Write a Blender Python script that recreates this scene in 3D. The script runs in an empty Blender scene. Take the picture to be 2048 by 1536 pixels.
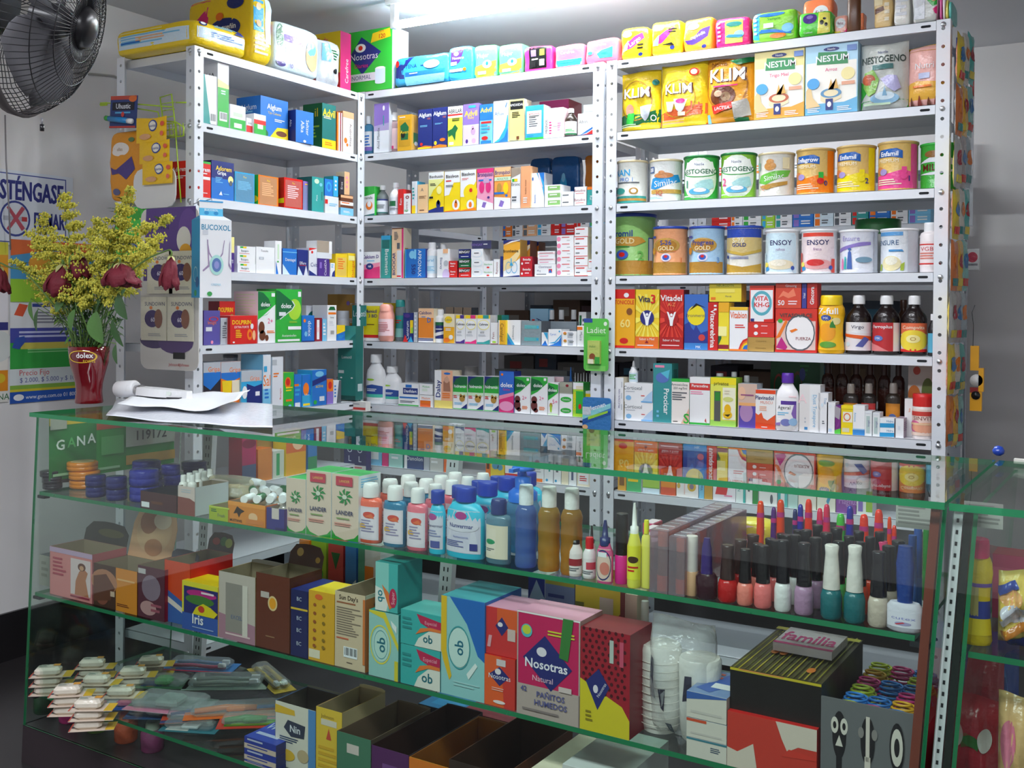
import bpy, math, random
from mathutils import Vector, Matrix
random.seed(11)
SC = bpy.context.scene
COL = SC.collection
# ---------------------------------------------------------------- camera
F, CX, CY = 2086.83, 1024.0, 642.46
CAM = Vector((2.4645, -3.1075, 1.1886))
def _basis(yaw, pitch, roll):
    f = Vector((math.sin(yaw)*math.cos(pitch), math.cos(yaw)*math.cos(pitch), -math.sin(pitch)))
    r = Vector((math.cos(yaw), -math.sin(yaw), 0)); u = r.cross(f)
    return math.cos(roll)*r+math.sin(roll)*u, -math.sin(roll)*r+math.cos(roll)*u, f
RR, UU, FF = _basis(-0.5294, 0.0117, 0.0073)
cd = bpy.data.cameras.new('camera'); cam = bpy.data.objects.new('camera', cd); COL.objects.link(cam)
cam.matrix_world = Matrix(((RR.x, UU.x, -FF.x, CAM.x), (RR.y, UU.y, -FF.y, CAM.y), (RR.z, UU.z, -FF.z, CAM.z), (0, 0, 0, 1)))
cd.sensor_width = 36; cd.lens = 36*F/2048; cd.shift_y = -(768-CY)/2048; cd.clip_start = .05
SC.camera = cam
def ray(x, y): return FF*F+RR*(x-CX)+UU*(CY-y)
def hit(x, y, n, c):
    d = ray(x, y); n = Vector(n); return CAM+d*((c-CAM.dot(n))/d.dot(n))
def proj(P):
    d = Vector(P)-CAM; z = d.dot(FF); return CX+F*d.dot(RR)/z, CY-F*d.dot(UU)/z
# ---------------------------------------------------------------- world, lights, exposure
SC.view_settings.view_transform = 'Standard'; SC.view_settings.look = 'None'
SC.view_settings.exposure = 0.27; SC.view_settings.gamma = 1
SC.cycles.use_denoising = True
SC.cycles.transparent_max_bounces = 24; SC.cycles.max_bounces = 7; SC.cycles.glossy_bounces = 4
SC.cycles.caustics_reflective = False; SC.cycles.caustics_refractive = False
w = bpy.data.worlds.new('world'); SC.world = w; w.use_nodes = True
w.node_tree.nodes['Background'].inputs[0].default_value = (.75, .83, 1, 1)
w.node_tree.nodes['Background'].inputs[1].default_value = .10
CEIL = 2.29
def area(name, loc, sx, sy, power, col=(.91, .94, 1), rot=(0, 0, 0)):
    l = bpy.data.lights.new(name, 'AREA'); l.shape = 'RECTANGLE'; l.size = sx; l.size_y = sy; l.energy = power; l.color = col
    o = bpy.data.objects.new(name, l); COL.objects.link(o); o.location = loc; o.rotation_euler = rot; return o
area('tube_light_over_aisle', (1.5, -.85, CEIL-.07), 1.2, .06, 14)
area('tube_light_back_room', (.9, 1.0, CEIL-.06), 1.2, .06, 5)
area('fill_light_customer_side', (1.5, -2.8, CEIL-.07), 2.4, .3, 62)  # broad unseen fill added to brighten counter fronts and left wall
# ---------------------------------------------------------------- materials
PAL = dict(w='f2f3f5', k='141416', r='d8231f', o='f07a1a', y='f6d21c', g='2fae3e', G='14683a', b='2272c8', B='1e2c78', c='7cc4e8', C='35a6d8',
           p='f08fb0', P='e0307c', v='8a6fc0', V='4a2d84', n='6b3a22', t='2f9c98', T='1c6e6a', s='b9bec6', S='5c6168', l='a8d83a', e='ece0c4',
           m='8c1a2c', d='b98d3e', a='f2b98a', q='d9ecf7', z='f9ef9a', x='2a2430', h='cfe9c9', j='c9a2c8', i='fbd9de', u='dfe3ea')
_M = {}
def _new(name):
    m = bpy.data.materials.new(name); m.use_nodes = True; return m, m.node_tree, m.node_tree.nodes['Principled BSDF']
def lin(h):
    h = PAL.get(h, h); return tuple(((int(h[i:i+2], 16)/255+.055)/1.055)**2.4 if int(h[i:i+2], 16) > 10 else int(h[i:i+2], 16)/255/12.92 for i in (0, 2, 4))+(1,)
FIN = dict(card=(.42, 0, 0), film=(.22, .25, 90), plast=(.3, 0, 0), paint=(.33, 0, 40), wall=(.75, .12, 14), metal=(.3, 0, 0), matte=(.8, 0, 0), leaf=(.5, .2, 60), petal=(.7, .4, 80), foil=(.25, .35, 70), paper=(.6, .03, 30))
def mat(c, fin='card'):
    k = (c, fin)
    if k in _M: return _M[k]
    m, nt, b = _new('%s_%s' % (fin, c)); L = nt.links.new; N = nt.nodes.new
    if fin in ('clear', 'glass', 'tint', 'bag'):
        nt.nodes.remove(b)
        tr = N('ShaderNodeBsdfTransparent'); gl = N('ShaderNodeBsdfGlossy'); mx = N('ShaderNodeMixShader'); fr = N('ShaderNodeMath'); lw = N('ShaderNodeLayerWeight'); pw = N('ShaderNodeMath')
        tr.inputs[0].default_value = lin(c); gl.inputs['Roughness'].default_value = {'glass': 0.0, 'bag': .2}.get(fin, .12)
        pw.operation = 'POWER'; pw.inputs[1].default_value = 5; lw.inputs[0].default_value = .5; fr.operation = 'MULTIPLY_ADD'; fr.inputs[1].default_value = .95; fr.inputs[2].default_value = .045
        L(lw.outputs['Facing'], pw.inputs[0]); L(pw.outputs[0], fr.inputs[0])
        L(fr.outputs[0], mx.inputs[0]); L(tr.outputs[0], mx.inputs[1]); L(gl.outputs[0], mx.inputs[2])
        out = mx
        if fin in ('tint', 'bag', 'clear'):
            df = N('ShaderNodeBsdfDiffuse'); df.inputs[0].default_value = lin(c); m2 = N('ShaderNodeMixShader'); m2.inputs[0].default_value = {'tint': .32, 'bag': .22, 'clear': .14}[fin]
            L(mx.outputs[0], m2.inputs[1]); L(df.outputs[0], m2.inputs[2]); out = m2
            nz = N('ShaderNodeTexNoise'); nz.inputs['Scale'].default_value = 60; bp = N('ShaderNodeBump'); bp.inputs['Strength'].default_value = .5 if fin == 'bag' else .05; bp.inputs['Distance'].default_value = .01
            tc = N('ShaderNodeTexCoord'); L(tc.outputs['Object'], nz.inputs['Vector']); L(nz.outputs[0], bp.inputs['Height']); L(bp.outputs[0], gl.inputs['Normal']); L(bp.outputs[0], lw.inputs['Normal'])
        L(out.outputs[0], nt.nodes['Material Output'].inputs[0])
    else:
        ro, bs, sc = FIN[fin]
        b.inputs['Base Color'].default_value = lin(c); b.inputs['Roughness'].default_value = ro
        b.inputs['Specular IOR Level'].default_value = .5 if fin != 'matte' else .15
        if fin in ('metal',): b.inputs['Metallic'].default_value = .9
        if fin == 'foil': b.inputs['Metallic'].default_value = .6
        tc = N('ShaderNodeTexCoord'); nz = N('ShaderNodeTexNoise'); nz.inputs['Scale'].default_value = sc or 25
        L(tc.outputs['Object'], nz.inputs['Vector'])
        mr = N('ShaderNodeMapRange'); mr.inputs['To Min'].default_value = max(0, ro-(.01 if fin == 'paint' else .07)); mr.inputs['To Max'].default_value = min(1, ro+(.01 if fin == 'paint' else .07))
        L(nz.outputs[0], mr.inputs[0]); L(mr.outputs[0], b.inputs['Roughness'])
        if bs:
            bp = N('ShaderNodeBump'); bp.inputs['Strength'].default_value = bs; bp.inputs['Distance'].default_value = .006
            L(nz.outputs[0], bp.inputs['Height']); L(bp.outputs[0], b.inputs['Normal'])
    _M[k] = m; return m
def emit(name, col, s):
    m, nt, b = _new(name); b.inputs['Base Color'].default_value = (.9, .9, .9, 1); b.inputs['Emission Color'].default_value = col; b.inputs['Emission Strength'].default_value = s; return m
# ---------------------------------------------------------------- mesh builder
class MB:
    def __init__(s): s.v = []; s.f = []; s.m = []; s.ml = []; s.sm = []
    def mi(s, m):
        if m not in s.ml: s.ml.append(m)
        return s.ml.index(m)
    def add(s, vs, fs, m, smooth=False):
        o = len(s.v); s.v += [tuple(p) for p in vs]; k = s.mi(m)
        for f in fs: s.f.append([i+o for i in f]); s.m.append(k); s.sm.append(smooth)
    def box(s, x0, y0, z0, x1, y1, z1, m, mt=None, mf=None, open_top=False):
        vs = [(x0, y0, z0), (x1, y0, z0), (x1, y1, z0), (x0, y1, z0), (x0, y0, z1), (x1, y0, z1), (x1, y1, z1), (x0, y1, z1)]
        s.add(vs, [(0, 1, 5, 4)], mf or m); s.add(vs, [(1, 2, 6, 5), (2, 3, 7, 6), (3, 0, 4, 7), (3, 2, 1, 0)], m)
        if not open_top: s.add(vs, [(4, 5, 6, 7)], mt or m)
    def lathe(s, prof, m, seg=20, sx=1, sy=1, cx=0, cy=0, caps=True, smooth=True):
        vs = []; n = len(prof)
        for r, z in prof:
            for k in range(seg):
                a = 2*math.pi*k/seg; vs.append((cx+r*sx*math.cos(a), cy+r*sy*math.sin(a), z))
        fs = [(i*seg+k, i*seg+(k+1) % seg, (i+1)*seg+(k+1) % seg, (i+1)*seg+k) for i in range(n-1) for k in range(seg)]
        s.add(vs, fs, m, smooth)
        if caps:
            s.add(vs, [list(range(seg))[::-1], [(n-1)*seg+k for k in range(seg)]], m)
    def tube(s, pts, r, m, seg=8, taper=None):
        pts = [Vector(p) for p in pts]; vs = []
        for i, p in enumerate(pts):
            t = (pts[min(i+1, len(pts)-1)]-pts[max(i-1, 0)]).normalized(); a = t.orthogonal().normalized()
            if i: a = (pa-t*pa.dot(t)).normalized()
            pa = a; b = t.cross(a); rr = r*(1+(taper-1)*i/(len(pts)-1)) if taper else r
            vs += [p+(a*math.cos(2*math.pi*k/seg)+b*math.sin(2*math.pi*k/seg))*rr for k in range(seg)]
        fs = [(i*seg+k, i*seg+(k+1) % seg, (i+1)*seg+(k+1) % seg, (i+1)*seg+k) for i in range(len(pts)-1) for k in range(seg)]
        s.add(vs, fs+[list(range(seg))[::-1], [(len(pts)-1)*seg+k for k in range(seg)]], m, True)
    def link(s, name, parent=None, loc=None, rz=0):
        me = bpy.data.meshes.new(name); me.from_pydata(s.v, [], s.f)
        for m in s.ml: me.materials.append(m)
        me.polygons.foreach_set('material_index', s.m); me.polygons.foreach_set('use_smooth', s.sm); me.update()
        o = bpy.data.objects.new(name, me); COL.objects.link(o)
        if parent: o.parent = parent
        if loc is not None: o.location = loc
        if rz: o.rotation_euler[2] = rz
        return o
def empty(name, loc, rz=0):
    o = bpy.data.objects.new(name, None); COL.objects.link(o); o.location = loc; o.rotation_euler[2] = rz; o.empty_display_size = .02; return o
LABELS = {}
def tag(o, label, cat, group=None):
    LABELS.setdefault(label, []).append((o.name, group)); o['label'] = label; o['category'] = cat
    if group: o['group'] = group
    return o
def struct(o): o['kind'] = 'structure'; return o
# ---------------------------------------------------------------- printing on surfaces
_T = {}
def glyphs(txt, bold):
    k = (txt, bold)
    if k not in _T:
        c = bpy.data.curves.new('t', 'FONT'); c.body = txt.replace('_', ' '); c.align_x = 'CENTER'; c.resolution_u = 2; c.offset = .018 if bold else 0
        o = bpy.data.objects.new('t', c); me = o.to_mesh()
        vs = [(v.co.x, v.co.y-.35) for v in me.vertices]; fs = [tuple(p.vertices) for p in me.polygons]
        wd = max(v[0] for v in vs)-min(v[0] for v in vs) if vs else 1
        o.to_mesh_clear(); bpy.data.objects.remove(o); bpy.data.curves.remove(c); _T[k] = (vs, fs, wd)
    return _T[k]
def printon(mb, S, W, H, dsl, fin='card', curved=False):
    """S(u,v,k) maps the face; dsl: shapes split by |, later shapes lie higher"""
    K_ = 0; last = None
    for it in dsl.split('|'):
        a = it.split()
        if not a: continue
        t = a[0]; key = (t, a[-1]) if t in 'eo' else (t, a[5]) if t == 'r' and len(a) > 5 else None
        if key is None or key != last: K_ += 1
        last = key; k = K_
        def quad(u0, v0, u1, v1, m, sh=0):
            nu = max(1, int(abs(u1-u0)*14)) if curved else 1; nv = max(1, int(abs(v1-v0)*8)) if curved == 2 else 1
            vs = [S(u0+(u1-u0)*i/nu+sh*(j/nv-.5), v0+(v1-v0)*j/nv, k) for j in range(nv+1) for i in range(nu+1)]
            mb.add(vs, [(j*(nu+1)+i, j*(nu+1)+i+1, (j+1)*(nu+1)+i+1, (j+1)*(nu+1)+i) for j in range(nv) for i in range(nu)], m, bool(curved))
        if t == 'r': quad(*map(float, a[1:5]), mat(a[5], fin))
        elif t == 'l':
            x0, y0, x1, y1 = map(float, a[1:5]); n = int(a[5]); m = mat(a[6], fin); rnd = random.Random(it)
            for i in range(n):
                y = y1-(y1-y0)*i/n; quad(x0, y-(y1-y0)/n*.5, x0+(x1-x0)*(.6+.4*rnd.random()), y, m)
        elif t == 'b':
            x, y, ww, hh = map(float, a[1:5]); m = mat('k', fin); quad(x, y, x+ww, y+hh, mat('w', fin)); k += .4
            for i in range(9): quad(x+ww*(.08+.1*i), y+hh*.2, x+ww*(.08+.1*i+(.06 if i % 3 else .035)), y+hh*.92, m)
        elif t == 'e':
            cx, cy, rx, ry = map(float, a[1:5]); n = 12; m = mat(a[5], fin)
            if curved:
                us = [-math.cos(math.pi*i/n) for i in range(n+1)]; nv = 3 if curved == 2 else 1; vs = []
                for j in range(nv+1):
                    for u in us: vs.append(S(cx+rx*u, cy+ry*math.sqrt(max(0, 1-u*u))*(2*j/nv-1), k))
                mb.add(vs, [(j*(n+1)+i, j*(n+1)+i+1, (j+1)*(n+1)+i+1, (j+1)*(n+1)+i) for j in range(nv) for i in range(n)], m, True)
            else: mb.add([S(cx+rx*math.cos(math.tau*i/18), cy+ry*math.sin(math.tau*i/18), k) for i in range(18)], [list(range(18))], m)
        elif t == 'o':   # ring: cx cy rx ry thickness colour
            cx, cy, rx, ry, th = map(float, a[1:6]); n = 24
            vs = [S(cx+rx*q*math.cos(math.tau*i/n), cy+ry*q*math.sin(math.tau*i/n), k) for q in (1-th, 1) for i in range(n)]
            mb.add(vs, [(i, n+i, n+(i+1) % n, (i+1) % n) for i in range(n)], mat(a[6], fin), bool(curved))
        elif t == 'p':
            c = a[-1]; p = list(map(float, a[1:-1])); P = list(zip(p[::2], p[1::2]))
            if sum(P[i][0]*P[(i+1) % len(P)][1]-P[(i+1) % len(P)][0]*P[i][1] for i in range(len(P))) < 0: P = P[::-1]
            if not curved: mb.add([S(u, v, k) for u, v in P], [list(range(len(P)))], mat(c, fin))
            else:
                u0, u1 = min(q[0] for q in P), max(q[0] for q in P); n = 10; rows = []
                for i in range(n+1):
                    u = u0+(u1-u0)*(i/n*.998+.001); ys = []
                    for j in range(len(P)):
                        (xa, ya), (xb, yb) = P[j], P[(j+1) % len(P)]
                        if (xa-u)*(xb-u) <= 0 and xa != xb: ys.append(ya+(yb-ya)*(u-xa)/(xb-xa))
                    rows.append((u, min(ys), max(ys)))
                nv = 3 if curved == 2 else 1
                vs = [S(u, lo+(hi-lo)*j/nv, k) for j in range(nv+1) for u, lo, hi in rows]
                mb.add(vs, [(j*(n+1)+i, j*(n+1)+i+1, (j+1)*(n+1)+i+1, (j+1)*(n+1)+i) for j in range(nv) for i in range(n)], mat(c, fin), True)
        elif t in ('t', 'T'):   # text cx cy h colour [rot] [maxw]
            vs, fs, wd = glyphs(a[1], t == 'T'); cx, cy, h = map(float, a[2:5]); rot = math.radians(float(a[6])) if len(a) > 6 else 0
            vert = abs(math.sin(rot)) > .7; base = W if vert else H; run = H if vert else W
            sc = h*base/.72; mw = (float(a[7]) if len(a) > 7 else .92)*run
            sx = min(sc, mw/wd)
            if sx < sc*.5: sc = sx/.5
            co, si = math.cos(rot), math.sin(rot)
            mb.add([S(cx+(x*sx*co-y*sc*si)/W, cy+(x*sx*si+y*sc*co)/H, k) for x, y in vs], fs, mat(a[5], fin))
def flat(ox, oy, oz, R, U, W, H, eps=.00016):
    R = Vector(R); U = Vector(U); N = R.cross(U); o = Vector((ox, oy, oz))
    return lambda u, v, k: o+R*(u*W)+U*(v*H)+N*(k*eps+.0002)
# ---------------------------------------------------------------- the room
WX, BY = -.75, 1.62
wallm, ceilm = mat('e4e1e0', 'wall'), mat('d9d9da', 'wall')
def slab(name, x0, y0, z0, x1, y1, z1, m):
    b = MB(); b.box(x0, y0, z0, x1, y1, z1, m); return struct(b.link(name))
slab('floor', WX-.1, -4.6, -.1, 4.2, BY+.1, 0, mat('2e2b2c', 'paint'))
slab('ceiling', WX-.1, -4.6, CEIL, 4.2, BY+.1, CEIL+.1, ceilm)
slab('wall_left', WX-.1, -4.6, 0, WX, BY, CEIL, wallm)
slab('wall_back', WX-.1, BY, 0, 4.2, BY+.1, CEIL, wallm)
slab('wall_right', 3.6, -4.6, 0, 3.7, BY, CEIL, wallm)
slab('wall_front', WX-.1, -4.7, 0, 3.7, -4.6, CEIL, wallm)  # unseen wall added behind the camera to bounce light into the shop
slab('baseboard_left', WX, -3.6, 0, WX+.012, BY, .16, mat('1c1a1c', 'paint'))
# ---------------------------------------------------------------- slotted steel racks
steel, dark, boltm = mat('dfe3ea', 'paint'), mat('2a2c30', 'matte'), mat('c9ccd0', 'metal')
ZB = [2.0, 1.767, 1.535, 1.300, 1.0646, .8296, .5985, .365, .12]
ZA = [1.989, 1.7586, 1.5283, 1.3009, 1.0683, .8396, .607, .375, .13]
def rack(name, label, loc, rz, W, D, Z, H, group='white slotted steel racks', bolts=True, dz=0):
    t = tag(empty(name, loc, rz), label, 'shelf', group); PW = .036
    for fx in (0, 1):
        for fy in (0, 1):
            b = MB(); e = .0015; X0 = -PW if fx == 0 else W; X1 = X0+PW
            y = -e if fy == 0 else D+e; sx = X0 if fx == 0 else X1
            n = int(H/.05)
            def flange(P, Q, flip):      # a strip from edge P to edge Q with round holes
                P = Vector(P); Q = Vector(Q); u = Q-P; wd = u.length; u.normalize(); hh = H/n
                for i in range(n):
                    z0 = i*hh; c = P+u*(wd*.5); c.z = z0+hh/2
                    out = [c+u*(sx_*wd/2)+Vector((0, 0, sz_*hh/2)) for sx_, sz_ in ((1, 0), (1, 1), (0, 1), (-1, 1), (-1, 0), (-1, -1), (0, -1), (1, -1))]
                    inn = [c+u*(.0052*math.cos(math.pi*k/4))+Vector((0, 0, .0052*math.sin(math.pi*k/4))) for k in range(8)]
                    fs = [(k, (k+1) % 8, 8+(k+1) % 8, 8+k) for k in range(8)]
                    b.add(out+inn, fs if not flip else [f[::-1] for f in fs], steel)
            flange((X0, y, 0), (X1, y, 0), fy == 1)
            yy = (y, y+PW) if fy == 0 else (y-PW, y)
            flange((sx, yy[0], 0), (sx, yy[1], 0), fx == 0)
            o = b.link('post', t); md = o.modifiers.new('s', 'SOLIDIFY'); md.thickness = .0014; md.offset = 0
    LH = .027
    for z in Z:
        if z > H: continue
        b = MB(); th = .0012
        b.box(0, 0, z-th, W, D, z, steel)
        b.box(0, 0, z-LH, W, th, z, steel); b.box(0, D-th, z-LH, W, D, z, steel)
        b.box(0, 0, z-LH, th, D, z, steel); b.box(W-th, 0, z-LH, W, D, z, steel)
        b.box(0, .01, z-LH, W, .013, z-LH+.012, steel)
        for cx in (.028, W-.028):     # punched slots near the lip ends
            b.add([(cx+s*.010+.0035*math.cos(a), -.0004, z-LH*.5+.0035*math.sin(a)) for s, a0 in ((1, -90), (-1, 90)) for a in [math.radians(a0+q) for q in (0, 45, 90, 135, 180)]], [list(range(10))], dark)
        b.link('shelf', t)
        if bolts:
            for bx in (-PW*.5, W+PW*.5):
                q = MB(); q.lathe([(.0075, 0), (.0075, .002), (.0045, .0045), (.0002, .005)], boltm, 10)
                o = q.link('bolt', t, (bx, -.0022, z-LH*.5)); o.rotation_euler[0] = math.pi/2
                if dz == 0 or bx > 0: continue
                o = q.link('bolt', t, (-PW-.0007 if bx < 0 else W+PW+.0007, .018, z-LH*.5)); o.rotation_euler[1] = -math.pi/2 if bx < 0 else math.pi/2
    return t
YA0 = -.799
rack('metal_shelf_rack', 'white steel rack at left standing at right angles to the others', (0, YA0, 0), math.pi/2, .792-.036, .35, ZA, 1.9895, dz=1)
rack('metal_shelf_rack', 'middle white steel rack of small medicine cartons and bottles', (0, 0, 0), 0, .95, .35, ZB, 2.0005)
rack('metal_shelf_rack', 'right white steel rack holding milk tins and syrup bottles', (1.036, 0, 0), 0, .972, .35, ZB, 2.0005)
rack('back_room_rack', 'white rack in back room behind the middle rack', (-.13, 1.2, 0), 0, .965, .35, ZB, 1.9, 'racks in the back room', False)
rack('back_room_rack', 'white rack in back room behind the right rack', (.91, 1.2, 0), 0, .965, .35, ZB, 1.9, 'racks in the back room', False)
rack('back_room_rack', 'white rack in back room seen end on behind medicine bottles', (-.17, .43, 0), math.pi/2, .68, .3, ZB, 1.62, 'racks in the back room', False)
# ---------------------------------------------------------------- glass counter
CA = -.03304; EX = Vector((math.cos(CA), math.sin(CA), 0)); EY = Vector((-math.sin(CA), math.cos(CA), 0)); CO = Vector((0, -1.4344, 0))
CX0, CX1, CD, CZ = .0645, 2.2494, .5156, .9161
CZ1, CZ2, CZ3 = .7103, .4477, .189
def W3(u, v, z): return CO+EX*u+EY*v+Vector((0, 0, z))
glass = mat('f4faf7', 'glass'); gedge = mat('1f8f5a', 'plast')
m_ = gedge.node_tree.nodes['Principled BSDF']; m_.inputs['Transmission Weight'].default_value = .35; m_.inputs['Roughness'].default_value = .1
def pane(b, x0, y0, z0, x1, y1, z1):
    """glass plate: clear on its two large faces, green on its edges"""
    d = (x1-x0, y1-y0, z1-z0); k = d.index(min(d))
    vs = [(x0, y0, z0), (x1, y0, z0), (x1, y1, z0), (x0, y1, z0), (x0, y0, z1), (x1, y0, z1), (x1, y1, z1), (x0, y1, z1)]
    F6 = [((0, 1, 5, 4), 1), ((1, 2, 6, 5), 0), ((2, 3, 7, 6), 1), ((3, 0, 4, 7), 0), ((3, 2, 1, 0), 2), ((4, 5, 6, 7), 2)]
    for f, ax in F6: b.add(vs, [f], glass if ax == k else gedge)
def counter(label, x0, x1, zs, loc, side, endl=True):
    t = tag(empty('glass_display_counter', loc, CA), label, 'display case', 'glass display counters')
    b = MB(); pane(b, x0, 0, CZ-.0105, x1, CD, CZ); b.link('glass_top', t)
    b = MB(); pane(b, x0+.004, .018, .1, x1-.004, .023, CZ-.011); b.link('front_glass', t)
    for ex, on in ((x0 if side else x0+.03, endl), (x1-.006, True)):
        if not on: continue
        b = MB(); pane(b, ex, .024, .1, ex+.006, CD-.03, CZ-.011); b.link('end_glass', t)
    for z in zs:
        b = MB(); pane(b, x0+(.012 if side else .038), .03, z-.009, x1-.03, CD-.06, z); b.link('glass_shelf', t)
        for u in (x0+.007, x1-.036):
            b = MB(); b.box(u, .028, z-.017, u+.028, .045, z-.0095, dark); b.link('shelf_clip', t)
    b = MB(); b.box(x0, .02, 0, x1, CD, .1, mat('3a3236', 'paint')); b.link('base', t)
    return t
m = counter('long glass display counter with bottles and boxes before the racks', CX0, CX1, (CZ1, CZ2, CZ3), CO, 1)
def upright(t, u, v, w=.03):
    b = MB(); x0, x1 = u, u+w
    b.box(x0, v, .1, x1, v+.018, CZ-.009, mat('d8dade', 'paint'))
    for i in range(34):
        z = .12+i*.0235
        for q in (.3, .62): b.add([(x0+w*q, v-.0004, z), (x0+w*(q+.1), v-.0004, z), (x0+w*(q+.1), v-.0004, z+.011), (x0+w*q, v-.0004, z+.011)], [(0, 1, 2, 3)], dark)
    b.link('slotted_upright', t)
for u in (.165, 1.03): upright(m, u, CD-.03, .036)
b = MB(); b.box(CX1-.022, .026, .1, CX1-.009, .045, CZ-.011, mat('7a3b2c', 'paint')); b.box(CX1-.022, .0255, .1, CX1-.009, .0259, .5, mat('e8e8e8', 'paint')); b.link('end_strip', m)
b = MB(); b.box(CX1+.010, .026, .1, CX1+.022, .045, CZ-.011, mat('dcdde0', 'paint'))
for i in range(46):
    z = .12+i*.017; b.add([(CX1+.014, .0255, z), (CX1+.0175, .0255, z), (CX1+.0175, .0255, z+.006), (CX1+.014, .0255, z+.006)], [(0, 1, 2, 3)], dark)
bU = b
m2 = counter('short glass display counter at the far right with bagged toys', CX1+.006, CX1+.9, (.70, .30), CO, 0)
bU.link('slotted_upright', m2)
b = MB(); b.box(CX1+.024, .026, .1, CX1+.034, .045, CZ-.009, mat('17211d', 'paint')); b.link('corner_strip', m2)
for t_ in (m, m2):      # the old case leans a little to the left
    for c_ in t_.children:
        if c_.name.startswith('glass_top') or c_.name.startswith('rear'): continue
        for v_ in c_.data.vertices: v_.co.x -= .068*(CZ-v_.co.z)
# ---------------------------------------------------------------- placing things on a shelf
class Row:
    def __init__(s, phrase, n, c0, rz, z, base, T=(0, 0, 1)):
        s.ph, s.n, s.c0, s.rz, s.z, s.T = phrase, Vector(n), c0, rz, z, T; s.zmax = 9
        s.base = [s.full(x, y) for x, y in base]
    def full(s, x, y): return s.T[0]+x/s.T[2], s.T[1]+y/s.T[2]
    def by(s, x):
        B = s.base
        for i in range(len(B)-1):
            if x <= B[i+1][0] or i == len(B)-2:
                (a, p), (c, q) = B[i], B[i+1]; return p+(q-p)*(x-a)/(c-a)
    def corr(s, x):
        yb = s.by(x); y = yb
        for _ in range(4):
            P = hit(x, y, s.n, s.c0); P.z = s.z; y += (x-proj(P)[0])*0; y = proj(P)[1]
        return y-yb
    def place(s, x0, x1, yt, v, yb=None):
        a0, t = s.full(x0, yt); a1, _ = s.full(x1, yt); xc = (a0+a1)/2; co = s.corr(xc)
        bb = s.full(0, yb)[1] if yb is not None else s.by(xc); ym = (t+bb)/2+co; c = s.c0+v
        A = hit(a0, ym, s.n, c); B = hit(a1, ym, s.n, c); w = (B-A).length; M = (A+B)/2
        z1 = hit(xc, t+co, s.n, c).z; z0 = hit(xc, bb+co, s.n, c).z if yb is not None else s.z
        z1 = min(z1, s.zmax); z0 = min(z0, z1-.004)
        return M, z0, w, max(.004, z1-z0)
ROW = None
OR = 'first second third fourth fifth sixth seventh eighth ninth tenth eleventh twelfth'.split()
def setrow(*a, **k):
    global ROW; ROW = Row(*a, **k); return ROW
def _lab(desc): return desc+', '+ROW.ph if ROW.ph else desc
def start(x0, x1, yt, v, d, yb, rz, zz=None):
    M, z0, w, h = ROW.place(x0, x1, yt, v, yb)
    if zz is not None: h += z0-zz if yb is None else 0; z0 = zz
    P = M+ROW.n*(d/2); P.z = z0+.0004
    return P, ROW.rz+math.radians(rz), w*.985, h
# ---- one mesh carton with printed faces
def carton(x0, x1, yt, cols, dsl, desc, d=.045, v=.012, yb=None, rz=0, fin='card', name='medicine_carton', cat='box', side='', top='', grp=None, opened=None, zz=None, inner='9a8a72'):
    P, r, w, h = start(x0, x1, yt, v, d, yb, rz, zz); c = cols.split(',')+[None, None]; b = MB()
    mf, ms, mt = mat(c[0], fin), mat(c[1] or c[0], fin), mat(c[2] or c[1] or c[0], fin)
    X, Y = w/2, d/2
    if opened is None:
        b.box(-X, -Y, 0, X, Y, h, ms, mt, mf)
        b.box(-X+.0006, -Y+.0006, h, X-.0006, -Y+.0012, h+.0003, ms)
    else:
        th = .0009; ck = mat(inner, 'matte'); ob = opened
        for (a0, b0, a1, b1, mm) in ((-X, -Y, X, -Y+th, mf), (-X, Y-th, X, Y, ms), (-X, -Y, -X+th, Y, ms), (X-th, -Y, X, Y, ms)):
            b.box(a0, b0, 0, a1, b1, h, mm)
        b.box(-X, -Y, 0, X, Y, th, ms)
        for (a0, b0, a1, b1) in ((-X+th, -Y+th, X-th, -Y+2*th), (-X+th, Y-2*th, X-th, Y-th), (-X+th, -Y+2*th, -X+2*th, Y-2*th), (X-2*th, -Y+2*th, X-th, Y-2*th)):
            b.box(a0, b0, th, a1, b1, h-.0004, ck)
    if dsl: printon(b, flat(-X, -Y, 0, (1, 0, 0), (0, 0, 1), w, h), w, h, dsl, fin)
    if side: printon(b, flat(X, -Y, 0, (0, 1, 0), (0, 0, 1), d, h), d, h, side, fin); printon(b, flat(-X, Y, 0, (0, -1, 0), (0, 0, 1), d, h), d, h, side, fin)
    if top and opened is None: printon(b, flat(-X, -Y, h, (1, 0, 0), (0, 1, 0), w, d), w, d, top, fin)
    if opened:   # raised display flap behind: (extra height fraction, colour, dsl)
        t = empty(name, P, r); b.link('box_body', t); fh = h*opened[0]; q = MB()
        pts = [(0, 0), (1, 0), (1, .55), (.86, .93), (.6, 1), (.4, 1), (.14, .93), (0, .55)]
        fw = lambda y: [(-X+w*p, y+.25*fh*s, h+fh*s) for p, s in pts]
        mm = mat(opened[1], fin); q.add(fw(Y-th)+fw(Y), [list(range(8)), list(range(8, 16))[::-1]]+[(i, 8+i, 8+(i+1) % 8, (i+1) % 8) for i in range(8)], mm)
        if len(opened) > 2: printon(q, lambda u, s, k: Vector((-X+w*u, Y-th+.25*fh*s-.0002*k-.0002, h+fh*s)), w, fh, opened[2], fin)
        q.link('display_flap', t); o = t
    else: o = b.link(name, None, P, r)
    return tag(o, _lab(desc), cat, grp)
_ORD = ['topmost', 'second from top', 'third from top', 'fourth from top', 'fifth from top', 'sixth from top', 'seventh from top']
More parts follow.
